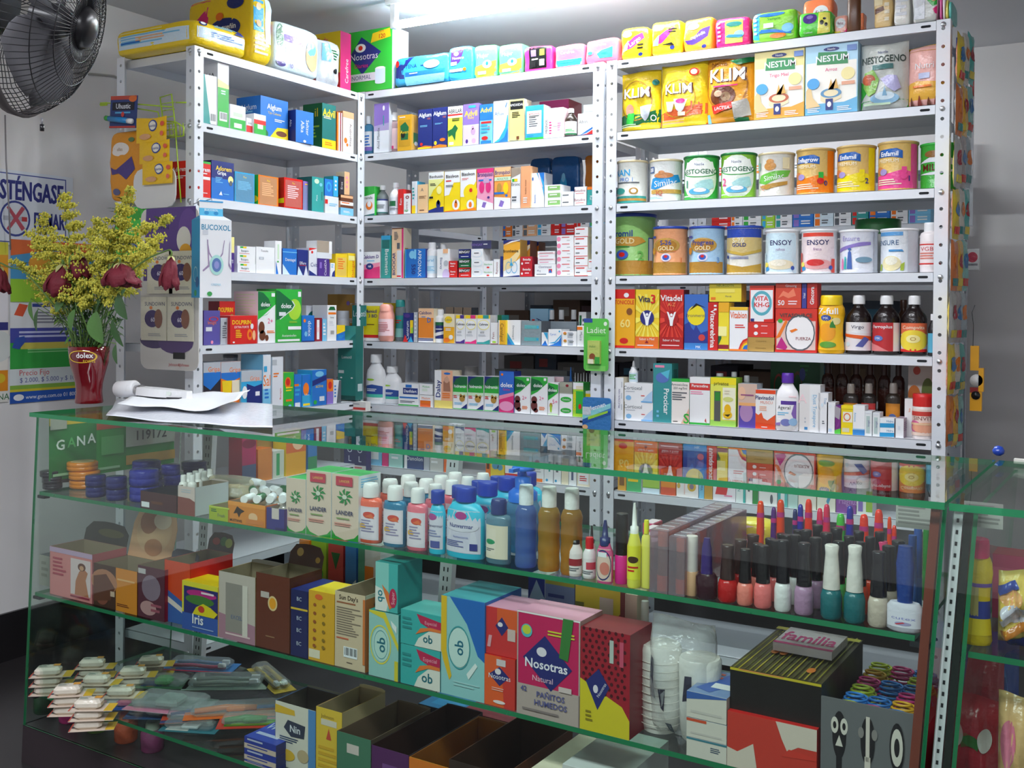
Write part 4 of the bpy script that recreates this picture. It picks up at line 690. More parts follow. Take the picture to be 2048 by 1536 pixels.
for a, c, y, cl, ds, de in ((130, 240, -30, 'c,c', 'r .2 .2 .8 .6 w|r 0 .7 1 1 y', 'pale blue and white carton'), (244, 290, -20, 'P,P', '', 'narrow magenta carton'), (294, 400, -25, 'a8d8d0,t', 'l .2 .2 .9 .9 5 w', 'pale aqua carton'),
        (412, 556, 20, '3a4f80,B', 't Danolon .55 .4 .16 w|r 0 0 .15 1 w|l .3 .6 .9 .8 2 c', 'navy carton with white word'), (560, 602, 10, 's,s', '', 'narrow grey carton'), (606, 708, 15, 'c9cac6,s', 'l .1 .2 .8 .8 4 w', 'greyish white carton'),
        (712, 766, 10, 'f07030,o', '', 'narrow orange carton'), (1030, 1064, 80, 'o,o', 'r .2 .3 .8 .6 n', 'narrow orange carton behind counter post'), (1066, 1170, 85, 'e8c83a,y', 'e .35 .45 .25 .14 5a9cc0|e .7 .4 .2 .12 5a9cc0|l .3 .7 .9 .9 2 n', 'yellow carton with two blue blobs'),
        (1176, 1380, 90, 'w,e', 'r 0 0 .5 .2 r|t Nat .15 .1 .1 w|r .6 .0 .95 .3 7090c8|l .3 .5 .8 .8 3 u', 'wide white carton with red foot'), (1386, 1470, 110, 'w,w', 'e .4 .75 .2 .07 r|r .2 0 .9 .12 o|l .2 .3 .8 .5 2 s', 'white carton with orange foot'),
        (1474, 1540, 120, 'w,u', 'l .5 .3 .8 .8 2 t|e .3 .1 .15 .05 C', 'white carton with teal sideways lines'), (1546, 1600, 125, 'w,u', 'l .3 .3 .7 .8 2 S|e .3 .1 .15 .05 C', 'slim white carton with grey lines'), (1604, 1658, 135, 'e,u', '', 'slim plain cream carton'),
        (1662, 1718, 150, 'w,u', 'r .3 .2 .6 .8 5a6484', 'slim white carton with navy strip'), (1722, 1820, 235, 'efe4cc,d', 'r .1 .15 .9 .85 w|l .2 .3 .8 .7 3 r', 'cream carton with boxed label')):
    carton(a, c, y, cl, ds, de, d=.06)
# ================================================================ right rack
Z4 = (1220, 0, 2.844); Zc = (1220, 250, 2.926); Zd = (1220, 550, 2.926)
rowB(0, 'on top of right rack', Z4, [(40, 335), (1865, 120)])
pack(56, 224, 145, 'y', 'p .15 .3 .4 .35 .85 .62 .8 .8 .5 .7 .2 .5 P|t Largo .5 .55 .14 w 28|e .25 .78 .17 .09 u|l .6 .25 .9 .45 2 k|e .72 .12 .08 .06 B|p .1 .25 .15 .45 .3 .6 .25 .3 c', 'yellow liner pack with magenta tongue, nearest the middle rack', d=.08, K=7)
pack(228, 408, 110, 'y', 'p .2 .35 .35 .35 .6 .55 .8 .8 .5 .7 .25 .55 P|e .25 .8 .2 .08 u|l .6 .6 .9 .75 2 k|e .72 .2 .08 .06 B|p .05 .3 .12 .45 .3 .6 .25 .3 c|p .3 .3 .7 .35 .8 .25 .6 .28 k', 'yellow liner pack with magenta tongue, beside the orange pack', d=.08, K=7)
pack(412, 588, 96, 'f28c28', 'p .05 .35 .3 .35 .6 .65 .92 .72 .88 .45 .6 .3 .35 .2 .08 .25 V|t rapsodia .5 .48 .1 w 20|e .35 .75 .2 .1 a|e .72 .12 .08 .06 B', 'orange pad pack with purple wave', d=.08, K=7)
pack(592, 800, 92, 'd8206a', 'r .3 .12 .8 .9 a8d848|e .55 .75 .22 .08 T|t Siempre .55 .68 .08 G|e .7 .4 .14 .12 c|p .3 .35 .6 .3 .8 .3 .8 .36 .4 .42 b|l .08 .15 .2 .85 5 p', 'magenta pad pack with lime panel', d=.08, K=8)
pack(800, 1064, 56, '8cd040', 'r 0 0 .18 1 C|e .45 .88 .3 .07 b|t Siempre .5 .74 .09 G|p .15 .3 .5 .3 .9 .2 .9 .28 .5 .4 .2 .42 b|e .82 .4 .14 .14 c|e .6 .18 .18 .08 o|l .05 .2 .14 .9 5 w|r .28 .45 .5 .6 q', 'large lime and blue pad pack', d=.1, K=8)
pack(1068, 1262, 64, '5ad040', 'e .35 .72 .22 .22 V|e .35 .78 .1 .08 v|t Cotton .3 .15 .09 w|p .58 .05 1 .05 1 .9 .6 .95 e8e060|e .72 .5 .06 .1 k|e .85 .4 .05 .08 k|e .8 .65 .05 .05 k', 'bright green pad pack with purple bloom', d=.08, v=.0, K=7)
pack(1090, 1272, -10, 'f08050', 'e .6 .7 .25 .15 u|e .4 .5 .2 .1 P|t feliz .6 .7 .1 m', 'orange pad pack behind the green one', d=.07, v=.13, K=7)
pack(1270, 1352, 88, 'f4b0a0', 'e .5 .6 .35 .25 u|t feliz .5 .6 .13 m|r 0 0 .5 .2 y|p .5 0 1 0 1 .3 P', 'small pink pack left of the brown bottle', d=.05, v=.03, K=6)
bottle('flask', 1352, 1428, -95, '5a3418', '8a6238', None, '', 'dark brown narrow necked bottle standing among packs', v=.0, name='glass_bottle')
pack(1396, 1446, 70, 'f08a60', '', 'orange pack behind the brown bottle', d=.05, v=.11, K=6)
pack(1496, 1606, -40, 'e8c88a', 'p .05 .4 .6 .5 .55 .62 .05 .55 n|r .05 .65 .5 .95 f4e4b8|l .6 .1 .9 .9 4 e', 'cream bag with brown stripe', d=.07, K=6)
pack(1612, 1708, -45, 'eceae2', 'p 0 .1 .4 .0 .5 1 .2 1 w|l .1 .2 .9 .8 3 u', 'plain whitish bag beside cream one', d=.07, K=6)
pack(1716, 1866, -40, 'd9dcd6', 'p .55 1 1 1 1 .55 .8 .5 .5 .8 g|e .85 .75 .1 .1 d|p .8 .4 1 .5 1 .2 .9 .25 P|r .05 .1 .5 .8 u', 'silvery bag with green leaf corner', d=.08, v=.0, K=7)
for q, cc in enumerate(('f06ab0', 'f8f0f4', 'f4e870', '6ac8c0')):
    pack(1872+q*18, 1890+q*18, -30+q*12, cc, '', ('pink', 'white', 'yellow', 'aqua')[q]+' flat sachet in a fanned row at the end', d=.12, v=.0, K=5, name='flat_sachet', cat='sachet', amp=.0008)
rowB(1, 'right rack second shelf', Z4, [(40, 740), (1865, 605)])
pouch(48, 274, 390, 'e4c424', 'r 0 0 1 .28 1f6a3c|p 0 .28 .4 .2 1 .35 1 .25 .5 .1 0 .1 1f6a3c|o .45 .5 .4 .33 .06 a07820|T KLIM .47 .625 .17 5a2a18|T KLIM .46 .632 .16 w|e .3 .35 .1 .1 d89a80|p .2 .1 .4 .1 .42 .3 .25 .3 g|p .55 .4 .85 .42 .78 .22 .68 .15 .58 .25 s|o .88 .2 .06 .05 .3 w|l .05 .06 .6 .12 2 h|e .92 .78 .07 .05 T', 'yellow powder bag with green foot', d=.06, v=.02, eu=2.6, ev=8, amp=.003)
pouch(274, 540, 348, 'e8cc28', 'r 0 0 1 .24 c83820|p 0 .24 1 .36 1 .2 0 .1 d86030|o .42 .45 .38 .3 .06 c09020|T KLIM .44 .595 .16 5a2a18|T KLIM .43 .602 .15 w|p .15 .42 .38 .4 .3 .25 .2 .25 d8b0a0|p .35 .44 .65 .42 .55 .25 .48 .22 .4 .28 u|e .5 .4 .1 .04 P|T 1+ .8 .32 .14 e07050|o .78 .83 .1 .06 .3 r|e .78 .83 .06 .04 w|r .45 .17 .6 .23 e|l .08 .04 .7 .12 2 a', 'yellow powder bag with red foot', d=.06, v=.012, eu=2.6, ev=8, amp=.003)
pouch(534, 815, 315, 'dc9822', 'o .45 .58 .44 .4 .07 a86a18|T KLIM .485 .722 .2 4a2010|T KLIM .47 .732 .19 w|t Nestle .3 .91 .07 8a4a18|e .38 .42 .26 .16 6a3418|e .45 .4 .1 .07 a08060|e .3 .45 .08 .05 c8a488|p .15 .28 .6 .32 .6 .22 .2 .14 c02c20|t LACTEA .38 .23 .05 w|l .2 .53 .8 .57 1 P|p .58 .3 .9 .35 .95 .1 .6 .05 b8b4ac|r .05 .0 .12 .15 c|r .62 0 .9 .07 G|p .55 .92 1 .98 1 .9 .7 .85 G', 'orange powder bag with brown bowl print', d=.065, v=.01, eu=2.6, ev=8, amp=.003)
for q, (x0, x1, yt, base, foot, sub, nm) in enumerate(((820, 1106, 282, 'f4e49a', 'f0a83c', 'Trigo_Miel', 'yellow'), (1110, 1410, 240, 'b4ddf4', '6ab4dc', 'Arroz', 'pale blue'))):
    carton(x0, x1, yt, base+','+base, 'r .02 .02 .98 .75 f6f2e8|r 0 0 1 .16 %s|p 0 .16 .5 .1 1 .22 1 .1 0 .0 %s|p .22 .72 .25 .9 .8 .87 .82 .7 2a8a50|T NESTUM .52 .8 .09 w|e .5 .93 .15 .03 B|t Nestle .5 .93 .03 w|t %s .5 .64 .05 P|p .3 .3 .68 .42 .66 .38 .7 .22 .45 .14 .3 .2 ecdcb4|o .5 .3 .2 .07 .3 %s|e .82 .56 .13 .09 f4e4a0|r .7 .4 .95 .45 e8a888|p .02 .35 .1 .45 .15 .25 .3 .12 .02 .1 e8c890|r .4 .06 .54 .22 B|e .47 .14 .04 .04 w|l .05 .03 .3 .1 3 w|l .62 .03 .95 .1 3 w|r .8 .88 .98 .96 6a8ac8|p .45 .35 .5 .5 .55 .35 .6 .5 .64 .36 d8a850|e .16 .45 .12 .08 4aa0dc' % (foot, foot, sub, 'c06040' if q == 0 else '5a90b8'), nm+' infant cereal carton with green name panel', d=.06, v=.01, name='cereal_carton')
pouch(1416, 1690, 243, 'c6cac4', 'r 0 0 1 .14 3aa03a|p 0 .14 .2 .3 .1 .4 0 .45 3aa03a|T NESTOGENO .5 .74 .1 3a4a44|t Nestle .5 .84 .04 B|r .28 .59 .72 .66 4a7a78|p .08 .35 .1 .55 .3 .6 .42 .45 .35 .25 .2 .2 8ab85a|e .2 .45 .14 .08 c06040|p .45 .45 .6 .5 .8 .48 .88 .3 .75 .25 .6 .32 b8b4dc|e .55 .16 .3 .08 8ab8d8|e .55 .2 .2 .06 q|p .5 .2 .55 .34 .6 .2 8ab8d8|l .1 .04 .9 .1 1 h', 'silver powder bag with green foot and swan print', d=.06, v=.012, eu=2.6, ev=9, amp=.003)
pouch(1686, 1905, 262, 'f2b8b0', 'r 0 .9 1 1 e0b020|r 0 0 1 .38 f0b84a|p .0 .38 .3 .42 1 .38 1 .3 0 .3 f0b84a|t Nutri .5 .66 .1 w|r .35 .45 .65 .54 c8d0f0|p .1 0 .15 .18 .22 .0 6a3a2a|p .3 0 .38 .2 .45 0 8a3a30|p .55 0 .62 .16 .7 0 6a3a2a|p .75 0 .82 .18 .9 0 8a3a30|l .2 .28 .8 .34 1 o', 'pink and orange powder bag beside the end post', d=.06, v=.02, eu=3, ev=8, rz=-6, back='r')
rowB(2, 'right rack third shelf', Zc, [(48, 450), (1905, 385)])
tin(40, 224, 195, 'dfe0d8', 'd8c8a0', 'T NAN .25 .75 .16 2a9ad0|t PRO_1 .4 .58 .1 b|l .1 .45 .9 .52 1 S|p 0 .0 1 0 1 .18 0 .18 3a9a90|r 0 .06 1 .12 d|e .6 .3 .12 .08 d|e .6 .3 .07 .05 w|e .2 .3 .18 .08 3a9a90', 'white and gold tin at the left end')
tin(230, 428, 192, 'e4e6e4', 'd8c8a0', 'p .1 .35 .15 .58 .4 .62 .95 .68 .98 .5 .6 .42 .3 .3 2a90d0|t Similac .55 .47 .16 w 6|e .5 .65 .25 .07 c08050|e .45 .72 .08 .05 c08050|r .08 .72 .25 .88 3a5a90|r .11 .75 .22 .85 w|r .15 .2 1 .3 c8a050|t IQ .4 .22 .12 c05040|l .1 .06 .5 .12 2 c', 'white tin with blue name cloud')
for q, (a, c, y, cc) in enumerate(((430, 644, 172, '1f8a6a'), (646, 862, 158, 'e04a8a'))):
    tin(a, c, y, '3aa848' if q == 0 else '8ac840', '1f7a3a', 'e .5 .5 .44 .5 e6eee0|p .1 .62 .5 .54 .9 .62 .88 .9 .12 .9 f0f4ec|e .5 .67 .44 .14 %s|e .5 .685 .42 .135 f0f4ec|T NESTOGENO .5 .67 .11 2f6a48|t Nestle .5 .84 .06 B|T %d .2 .38 .18 %s|p .4 .35 .55 .45 .8 .5 .85 .3 .65 .2 .5 .2 a8d8d8|e .5 .2 .24 .08 5ab0d8|e .52 .23 .14 .05 w|l .1 .05 .9 .1 1 h' % ('3aa848', q+1, cc), ('first', 'second')[q]+' green tin with swan print, %s number' % ('teal', 'pink')[q])
tin(866, 1084, 160, 'd8d6cc', 'd8c8a0', 'p .05 .35 .1 .5 .5 .6 .9 .62 .85 .48 .5 .38 .3 .28 6ab848|t Similac .48 .46 .13 w 8|e .4 .72 .14 .1 c08848|e .4 .83 .09 .06 c08848|p .1 .25 .8 .36 .8 .28 .3 .16 d|t IQ .2 .22 .12 c08060|r .68 .65 .85 .92 e4d8b0|r .02 .65 .14 .82 9ac8b8', 'white tin with green name cloud and bear')
for q, (a, c, y, cc, nn, nm) in enumerate(((1088, 1320, 140, 'f08018', 'Enfagrow', 'orange'), (1324, 1560, 125, 'f0dc18', 'Enfamil', 'yellow'), (1564, 1808, 105, 'e84a94', 'Enfamil', 'pink'))):
    tin(a, c, y, 'd8b468', 'c8a868', 'r .8 0 1 1 %s|p 0 0 .88 0 .8 .4 .6 .44 .4 .38 0 .32 %s|p .05 .72 .1 .88 .5 .9 .62 .84 .62 .68 .4 .72 1f5aa8|T %s .34 .79 .1 w|t PREMIUM .32 .64 .08 f4ecd0|e .12 .44 .1 .08 d08050|e .22 .4 .09 .07 9a8ac0|l .08 .1 .6 .24 3 e|r .6 .36 .7 .5 %s|e .64 .3 .07 .07 %s|T %d .75 .25 .12 B' % (cc, cc, nn, 'g' if q == 0 else cc, 'r' if q == 0 else cc, q and 3-q), 'gold tin with %s foot and blue name flag' % nm)
tin(1812, 2030, 118, '3aa83a', 'g', 'T MILO .4 .5 .16 5a2410|p 0 .6 .4 .75 .9 .7 .9 .55 .4 .62 u|p 0 .35 .5 .4 .9 .45 .9 .4 .4 .32 u|e .4 .8 .2 .08 8a6030|e .6 .2 .15 .06 d8a030', 'green chocolate drink tin partly behind the end post', v=.03)
rowB(3, 'right rack fourth shelf', Zc, [(48, 880), (1905, 875)])
tin(4, 272, 512, '98cf78', '2a48a8', 'r .86 .12 1 .65 3a50a0|r .88 .14 .98 .63 u|p 0 .0 1 0 1 .26 0 .26 b88838|T Promil .34 .72 .11 28408a|p .1 .52 .15 .66 .7 .66 .8 .58 .6 .5 c09038|T GOLD .4 .59 .09 e8d8a0|l .2 .47 .7 .5 1 2f8a3a|e .36 .36 .12 .08 3a60c0|e .36 .36 .06 .04 r|T 2 .7 .34 .16 6ab858', 'large green tin with gold foot and blue lid', v=.045)
for q, (a, c, cc, n1, cn) in enumerate(((250, 458, 'f0a878', 'S-26', 'peach'), (461, 674, 'a8cce8', 'Progress', 'pale blue'))):
    tin(a, c, 592, cc, '2a48a8', 'p 0 0 1 0 1 .28 0 .28 b88838|e .45 .64 .34 .16 c09848|e .45 .64 .26 .13 b07a28|T %s .45 .7 .1 28408a|T GOLD .45 .58 .09 f0e0b0|e .46 .38 .12 .09 e8e0f0|e .46 .38 .08 .06 3a60c0|e .46 .4 .04 .03 r|T %s .82 .32 .12 %s|l .3 .5 .8 .52 1 %s|e .12 .52 .07 .08 d89030|r .06 .8 .2 .85 3a50a0' % (n1, '13'[q], ('e08040', '6a9ad0')[q], ('e87840', '6a90c8')[q]), cn+' tin with gold foot and round emblem')
tin(680, 898, 592, 'd8d4c8', '2a48a8', 'r 0 .8 1 1 2a48a8|p 0 0 1 0 1 .24 .5 .16 0 .24 c0983a|p 0 .8 0 .5 .5 .42 1 .5 1 .8 d0b878|p 0 .56 .5 .46 1 .56 1 .5 .5 .4 0 .5 c8a848|T S-26 .4 .74 .11 e0d8c0|T GOLD .42 .64 .08 2a3a80|l .2 .32 .7 .38 2 5a68a0|e .12 .38 .04 .04 B', 'cream and gold tin with deep blue lid')
for q, (a, c, cc, ac, sb) in enumerate(((906, 1110, 'cfe6f0', 'c', 'niños'), (1116, 1334, 'f0dede', 'e04838', 'fresa'))):
    tin(a, c, 616, 'eef0f0', 'w', 'r 0 .02 .92 .92 %s|r .1 .88 .88 .97 %s|T ENSOY .5 .74 .12 3a3a68|t %s .5 .58 .07 9a70a0|e .5 .22 .34 .12 %s|e .45 .26 .2 .08 %s|e .12 .12 .1 .05 2a90d0|r .02 .04 .1 .5 %s|r .82 .02 .92 .35 %s|e .12 .22 .07 .06 f0e060|e .8 .14 .05 .05 3a58a8' % (cc, cc if q == 0 else ac, sb, ('ece0c0', 'e8a8a8')[q], ('f4ecd8', 'd83838')[q], (cc, ac)[q], (cc, ac)[q]), ('white and pale blue tin with dark word', 'white and strawberry red tin with dark word')[q])
tin(1340, 1572, 620, 'dfe2ec', 'w', 'p .0 .6 .6 .75 .8 .75 .8 .68 .4 .62 0 .5 8a78c0|t Ensure .35 .84 .12 9a90c8|p .28 .1 .3 .5 .34 .55 .38 .5 .4 .1 4a6ab0|e .34 .58 .04 .03 4a6ab0|p .2 .1 .22 .4 .26 .4 .27 .1 3aa8a8|p .12 .1 .14 .35 .18 .35 .19 .1 e080b0|e .65 .32 .18 .07 7aa0b8|r .88 0 1 1 c8ccd4', 'whitish tin with violet ribbon and small figures')
tin(1578, 1810, 615, 'e0e6ec', 'w', 'r 0 .88 .6 .97 5a9ad0|t ENSURE .24 .72 .12 4a6a90|p .3 .55 .6 .55 .62 .5 .3 .5 4a90c8|e .35 .22 .22 .18 ece0b0|e .35 .28 .14 .1 f0ecd8|p .02 .05 .1 .05 .12 .22 .05 .2 a8c040|p .55 .05 .62 .05 .64 .25 .56 .2 a8c040|r .7 0 1 1 c4c8d0', 'whitish tin with pale blue band and grey back')
bottle('jar', 1425, 1708, 555, 'dfe4dc', '2a7a3a', None, '', 'white tub with flat green lid in the rear', v=.2, name='plastic_tub', cat='jar')
bottle('tall', 1812, 1935, 582, 'f4ecec', 'w', 'f8e8e8', 'r 0 .85 1 .9 r|t VGB .4 .7 .16 d05058|l .1 .25 .9 .55 3 e08070|r 0 .08 1 .13 r', 'white bottle with red printed label beside end post', v=.02)
rowB(4, 'right rack fifth shelf', Zd, [(50, 440), (1895, 480)])
carton(20, 146, 98, 'f2b020,y', 'r 0 .84 1 1 r|T TONICOLE .5 .78 .07 r|e .6 .9 .12 .04 w|e .75 .62 .14 .06 8a5020|T 60 .55 .42 .14 f8e080|e .5 .12 .2 .05 r|r 0 0 1 .04 r', 'red topped yellow vitamin carton by the middle rack')
rays = ''.join('|p .5 .52 %.2f %.2f %.2f %.2f %%s' % (.5+.5*max(-1, min(1, 1.5*math.cos(a))), .52+.4*max(-1, min(1, 1.5*math.sin(a))), .5+.5*max(-1, min(1, 1.5*math.cos(a+.16))), .52+.4*max(-1, min(1, 1.5*math.sin(a+.16)))) for a in [k*math.pi/8 for k in range(16)])
man = '|e .5 .52 .3 .13 %s|p .3 .63 .38 .62 .46 .54 .54 .54 .62 .62 .7 .63 .58 .48 .55 .39 .45 .39 .42 .48 w|e .5 .575 .055 .024 w'
carton(150, 288, 98, 'f2d030,y,o', rays % (('f8e860',)*16)+man % '2a2c78'+'|r 0 0 1 .2 e87028|T Vita .38 .84 .1 2a2c50|T 3 .76 .84 .15 r|t Sabor_a_Miel .5 .16 .04 w|p .42 .09 .58 .09 .5 .14 m|l .1 .03 .9 .06 1 w', 'yellow sunburst vitamin carton with white figure', d=.05)
carton(292, 431, 98, 'c42420,m,r', rays % (('e04030',)*16)+man % 'a81818'+'|r 0 0 1 .2 b01c1c|T Vitadel .5 .86 .1 w|t A-Z .5 .75 .06 f0a060|t Sabor_a_Fresa .5 .15 .04 w|l .1 .04 .9 .07 1 i', 'red sunburst vitamin carton with white figure', d=.05)
carton(434, 574, 125, '3a6cc0,B', 'p 0 .2 0 .45 .2 .5 .3 .4 .4 .35 .5 .45 .7 .3 1 .35 1 0 0 0 2a3a90|r 0 0 1 .12 3a80c8|e .5 .62 .38 .18 f0dc20|t Bronmerol .48 .62 .06 2a3060|p .2 .7 .55 .8 .9 .76 .5 .84 k|e .75 .22 .14 .06 d04040|t MK .6 .05 .05 w', 'blue vitamin carton with yellow moon', d=.05, v=.014)
carton(573, 631, 172, 'c81c18,r', 'T Vitacerebrina .5 .45 .5 w -90|l .6 .8 .9 .95 2 w', 'narrow red carton with sideways white word', d=.05)
carton(634, 696, 172, 'f2dc30,y', 'p 0 .1 .3 .25 .3 .4 0 .3 G|r .0 .03 1 .12 m|r .0 .3 .8 .5 f8f0a0|r 0 .8 1 1 f0b020', 'narrow yellow carton with green leaf', d=.05)
carton(699, 806, 198, 'w,e', 'T Vitabion .5 .82 .15 e06028|l .3 .5 .9 .6 2 r|r 0 .93 1 1 f0c020|p .5 .03 1 .03 1 .3 .75 .25 .6 .15 r|p .58 .03 1 .03 1 .25 .78 .2 .66 .12 o|p .66 .03 1 .03 1 .2 .8 .16 .72 .1 y|p .73 .03 1 .03 1 .15 .83 .12 .78 .08 b|r 0 0 1 .04 o', 'white carton with rainbow arc', d=.05, v=.01)
carton(580, 770, 52, 'ecd83c,y', 't NEURODYN .5 .9 .13 3a7a3a|r .05 .1 .2 .25 o|t Merck .6 .3 .1 S|r .2 .5 .8 .7 f4e468', 'flat yellow carton bridging the ones below', d=.05, v=.014, yb=167)
stack(806, 962, 375, 2, 'b8924a,d', 't Concentre .5 .5 .25 7a5a20', 'gold carton in the low pile', d=.05)
stack(808, 962, 288, 2, 'd83028,r', 'e .3 .5 .08 .25 w|l .5 .4 .9 .6 1 i', 'flat red carton over the gold ones', yb=373, d=.05, v=.014)
carton(816, 960, 72, 'e04030,r', 'r .04 .02 .96 .88 w|o .5 .52 .42 .34 .25 5ab0c0|e .5 .52 .3 .24 f6eaf0|T VITA .48 .65 .13 r|T KH-G .5 .48 .13 r|p .05 .1 .2 .1 .2 .02 .05 .02 B|p .6 0 1 0 1 .1 .6 .08 r', 'white and red vitamin carton with coloured ring', yb=286, d=.05, v=.014)
carton(966, 1212, 206, 'd83020,r', 'r .03 .06 .97 .72 e8c8c0|e .6 .45 .36 .42 S|e .6 .45 .33 .38 f6f2f2|p 0 .3 .25 .75 .3 .7 .12 .35 o|p .02 .1 .15 .35 .3 .12 .25 .05 c02080|e .12 .72 .06 .05 g|T VITASOURCE .5 .85 .09 4a4440|t FUERZA .68 .32 .07 m|p .35 .5 .5 .55 .55 .52 .4 .45 o|r 0 0 1 .04 r', 'large red and white carton with grey ring', d=.055)
carton(968, 1120, 50, 'd84830,r', 'p .1 .4 .3 .7 .5 .6 .7 .8 .8 .5 .5 .4 .3 .5 f08060|T 50 .22 .22 .2 w|t Ginseng .6 .9 .1 w|l .5 .1 .9 .3 2 i', 'orange red carton on top of the large ringed one', yb=203, d=.05, v=.014)
carton(1123, 1150, 50, '3a3a90,B', 't Vital .5 .5 .5 w 90', 'thin navy carton on top of the large ringed one', yb=203, d=.05, v=.014)
carton(1153, 1212, 50, 'c82820,r', 'T Gincora .5 .5 .4 w 90', 'narrow red carton with sideways word beside yellow bottle', yb=203, d=.05, v=.014)
bottle('talc', 1214, 1378, 125, 'f4b81c', 'f6d21c', 'f6c020', 'T Z-full .45 .88 .14 w|e .4 .72 .16 .07 3a58b0|t MK .4 .72 .06 w|e .42 .4 .28 .2 f0a020|p .5 .5 .6 .75 .7 .5 3a8a3a|e .45 .12 .25 .07 5a9a30|e .7 .65 .14 .08 f8e8a0', 'yellow drink powder bottle with orange print', v=.0, lab=(.06, .82), deep=.8)
for q, (a, c, d1, nm) in enumerate(((1379, 1533, 'r 0 .62 1 .68 w|t Virgo .5 .84 .12 3a3050|p 0 .6 1 .5 1 .35 0 .5 e86020|p 0 .4 1 .35 1 0 0 0 f0e8ec|p .45 .15 .7 .5 .85 .4 .65 .12 5a60a8|e .2 .22 .08 .08 q', 'orange and white'), (1536, 1700, 'r 0 0 .72 1 c02a30|r .72 0 1 1 ece8e8|T Ferroplus .4 .86 .11 w|e .3 .45 .14 .1 5a78c0|t MK .3 .45 .08 w|p 0 0 .6 0 .3 .2 0 .3 e08080', 'red'), (1703, 1858, 'r 0 .62 1 1 e87048|T Compvita .5 .85 .12 fae0c8|r 0 0 1 .1 r|e .5 .4 .48 .36 f2d840|e .5 .45 .2 .14 f8eca0|o .5 .45 .08 .06 .3 d', 'yellow and orange'))):
    bottle('syrup', a, c, 124, '1c1212', 'w', 'f0ecec', d1, 'tall dark syrup bottle with %s label' % nm, v=.012, lab=(.06, .54), bf='film')
bottle('syrup', 1672, 1762, 150, '3a1c0c', '3a1c0c', None, '', 'brown bottle half hidden between two syrup bottles', v=.12)
bottle('syrup', 1860, 1915, 232, '1c1a20', 'w', '5ab0d0', '', 'small dark bottle with blue label at end post', v=.02)
Ze = (1220, 700, 6.024); Zf = (1550, 700, 6.024)
rowB(5, 'right rack sixth shelf', Ze, [(100, 845), (2000, 965), (3875, 1115)])
carton(60, 162, 335, 'w,e', 't MUCOSOLVAN .5 .5 .22 V 90|l .75 .1 .85 .9 3 s', 'white carton with sideways purple word at the left post', d=.05)
stack(172, 515, 405, 2, 'w,w', 't Cortioxal .3 .75 .2 S|l .05 .5 .45 .58 1 s|e .15 .22 .1 .13 8ac0e8|p .6 .0 1 0 1 .65 .85 .45 .7 .2 b8d4f0|r .6 0 1 .08 7ab4e4|l .6 .3 .75 .38 1 r', 'wide white carton with blue triangle', d=.06)
bottle('dropper', 230, 338, 135, 'w', 'w', 'q', 'l .2 .2 .8 .8 3 g', 'white dropper bottle upon wide white cartons', yb=402, v=.02)
carton(518, 745, 165, '3a9498,t', 'T Procicar .72 .36 .28 w -90|e .5 .76 .36 .09 5a78c0|p .4 .84 .9 .9 .8 .74 5ac0d8|r .1 .93 .6 .97 p|l .2 .05 .35 .2 2 c', 'tall teal carton with sideways white word', d=.055, side='r .2 .7 .8 .9 T')
carton(738, 955, 348, 'f0e8e2,G', 'r 0 .93 1 1 g|t Amoxicilina .45 .87 .06 S|t 250_mg/5ml .5 .79 .05 k|l .05 .5 .9 .7 4 S|p .55 0 1 0 1 .35 e8b8a0|T S .85 .12 .22 g|l .1 .02 .4 .05 1 k', 'white carton with green S mark', d=.055)
carton(958, 1205, 330, 'f2f2f4,w', 'r 0 .73 1 .87 d83a3a|T Paracodina .5 .82 .06 w|l .05 .62 .95 .7 2 p|p .75 .08 .85 .04 .82 .14 .78 .12 c05050|r 0 0 1 .04 g', 'white carton with red name band', d=.055, v=.015)
carton(1208, 1520, 335, 'e8ea60,l', 'r 0 .86 1 1 f4e020|r .48 .14 .98 .8 f6f4d8|r .0 0 1 .12 a8dc60|T privatos .42 .88 .07 6a6a20|r .15 .1 .4 .72 5a5a58|r .18 .52 .38 .7 2f8a30|e .7 .56 .2 .05 d8dc80|e .68 .36 .13 .1 f0b810|e .68 .24 .18 .08 f0c020|p .55 .24 .8 .26 .7 .2 3a3010|l .55 .65 .85 .75 2 e', 'yellow green carton with dark bottle window', d=.06)
carton(1540, 1770, 408, 'd8b8a8,s', 'r .05 0 1 .54 5a48a8|e .45 .35 .35 .22 b088b8|r .05 .5 1 .57 f0b070|e .2 .78 .2 .15 f0c0a0|l .15 .7 .85 .76 1 9a5080', 'violet and apricot sunset print carton', d=.06, v=.014)
carton(1752, 1995, 480, 'f2f0ee,w', 'r 0 0 1 .16 e8481c|r 0 .9 1 1 e8481c|p 0 .16 0 .4 .15 .35 .3 .42 .4 .28 .6 .22 1 .38 1 .12 e8582c|T Plavinadol .45 .8 .1 3a3a70|t MUSCU .55 .68 .07 e08060|l .2 .45 .7 .58 3 f0b090|l .3 .02 .8 .06 1 w', 'white carton with orange flames', d=.055)
for q, (a, c) in enumerate(((1252, 1390), (1440, 1545), (1590, 1700))):
    bottle('vial', a, c, 285-20*(q == 1)+25*(q == 2), 'd8dcd8', 'e4e8ea', None, '', ('left', 'middle', 'right')[q]+' of three bottles with pale caps behind the cartons', v=.1, grp='pale capped bottles behind front cartons')
ROW.T = Zf
bottle('jug', 10, 292, 282, 'f4f2f4', '5a2ea0', 'f4f2f4', 'r .3 .85 .92 1 5a3a98|p .92 .2 .92 .85 .8 .85 .7 .5 .8 .3 8a68b8|t Ageral .42 .74 .14 k|l .15 .4 .6 .55 2 c|e .5 .15 .2 .14 7a80c0|e .78 .18 .18 .15 9ac0e4|p .0 .02 .3 .02 .3 .15 0 .1 9a80c0|l .6 1.1 .95 1.2 1 i', 'white milk of magnesia bottle with purple cap', v=-.002, deep=.5)
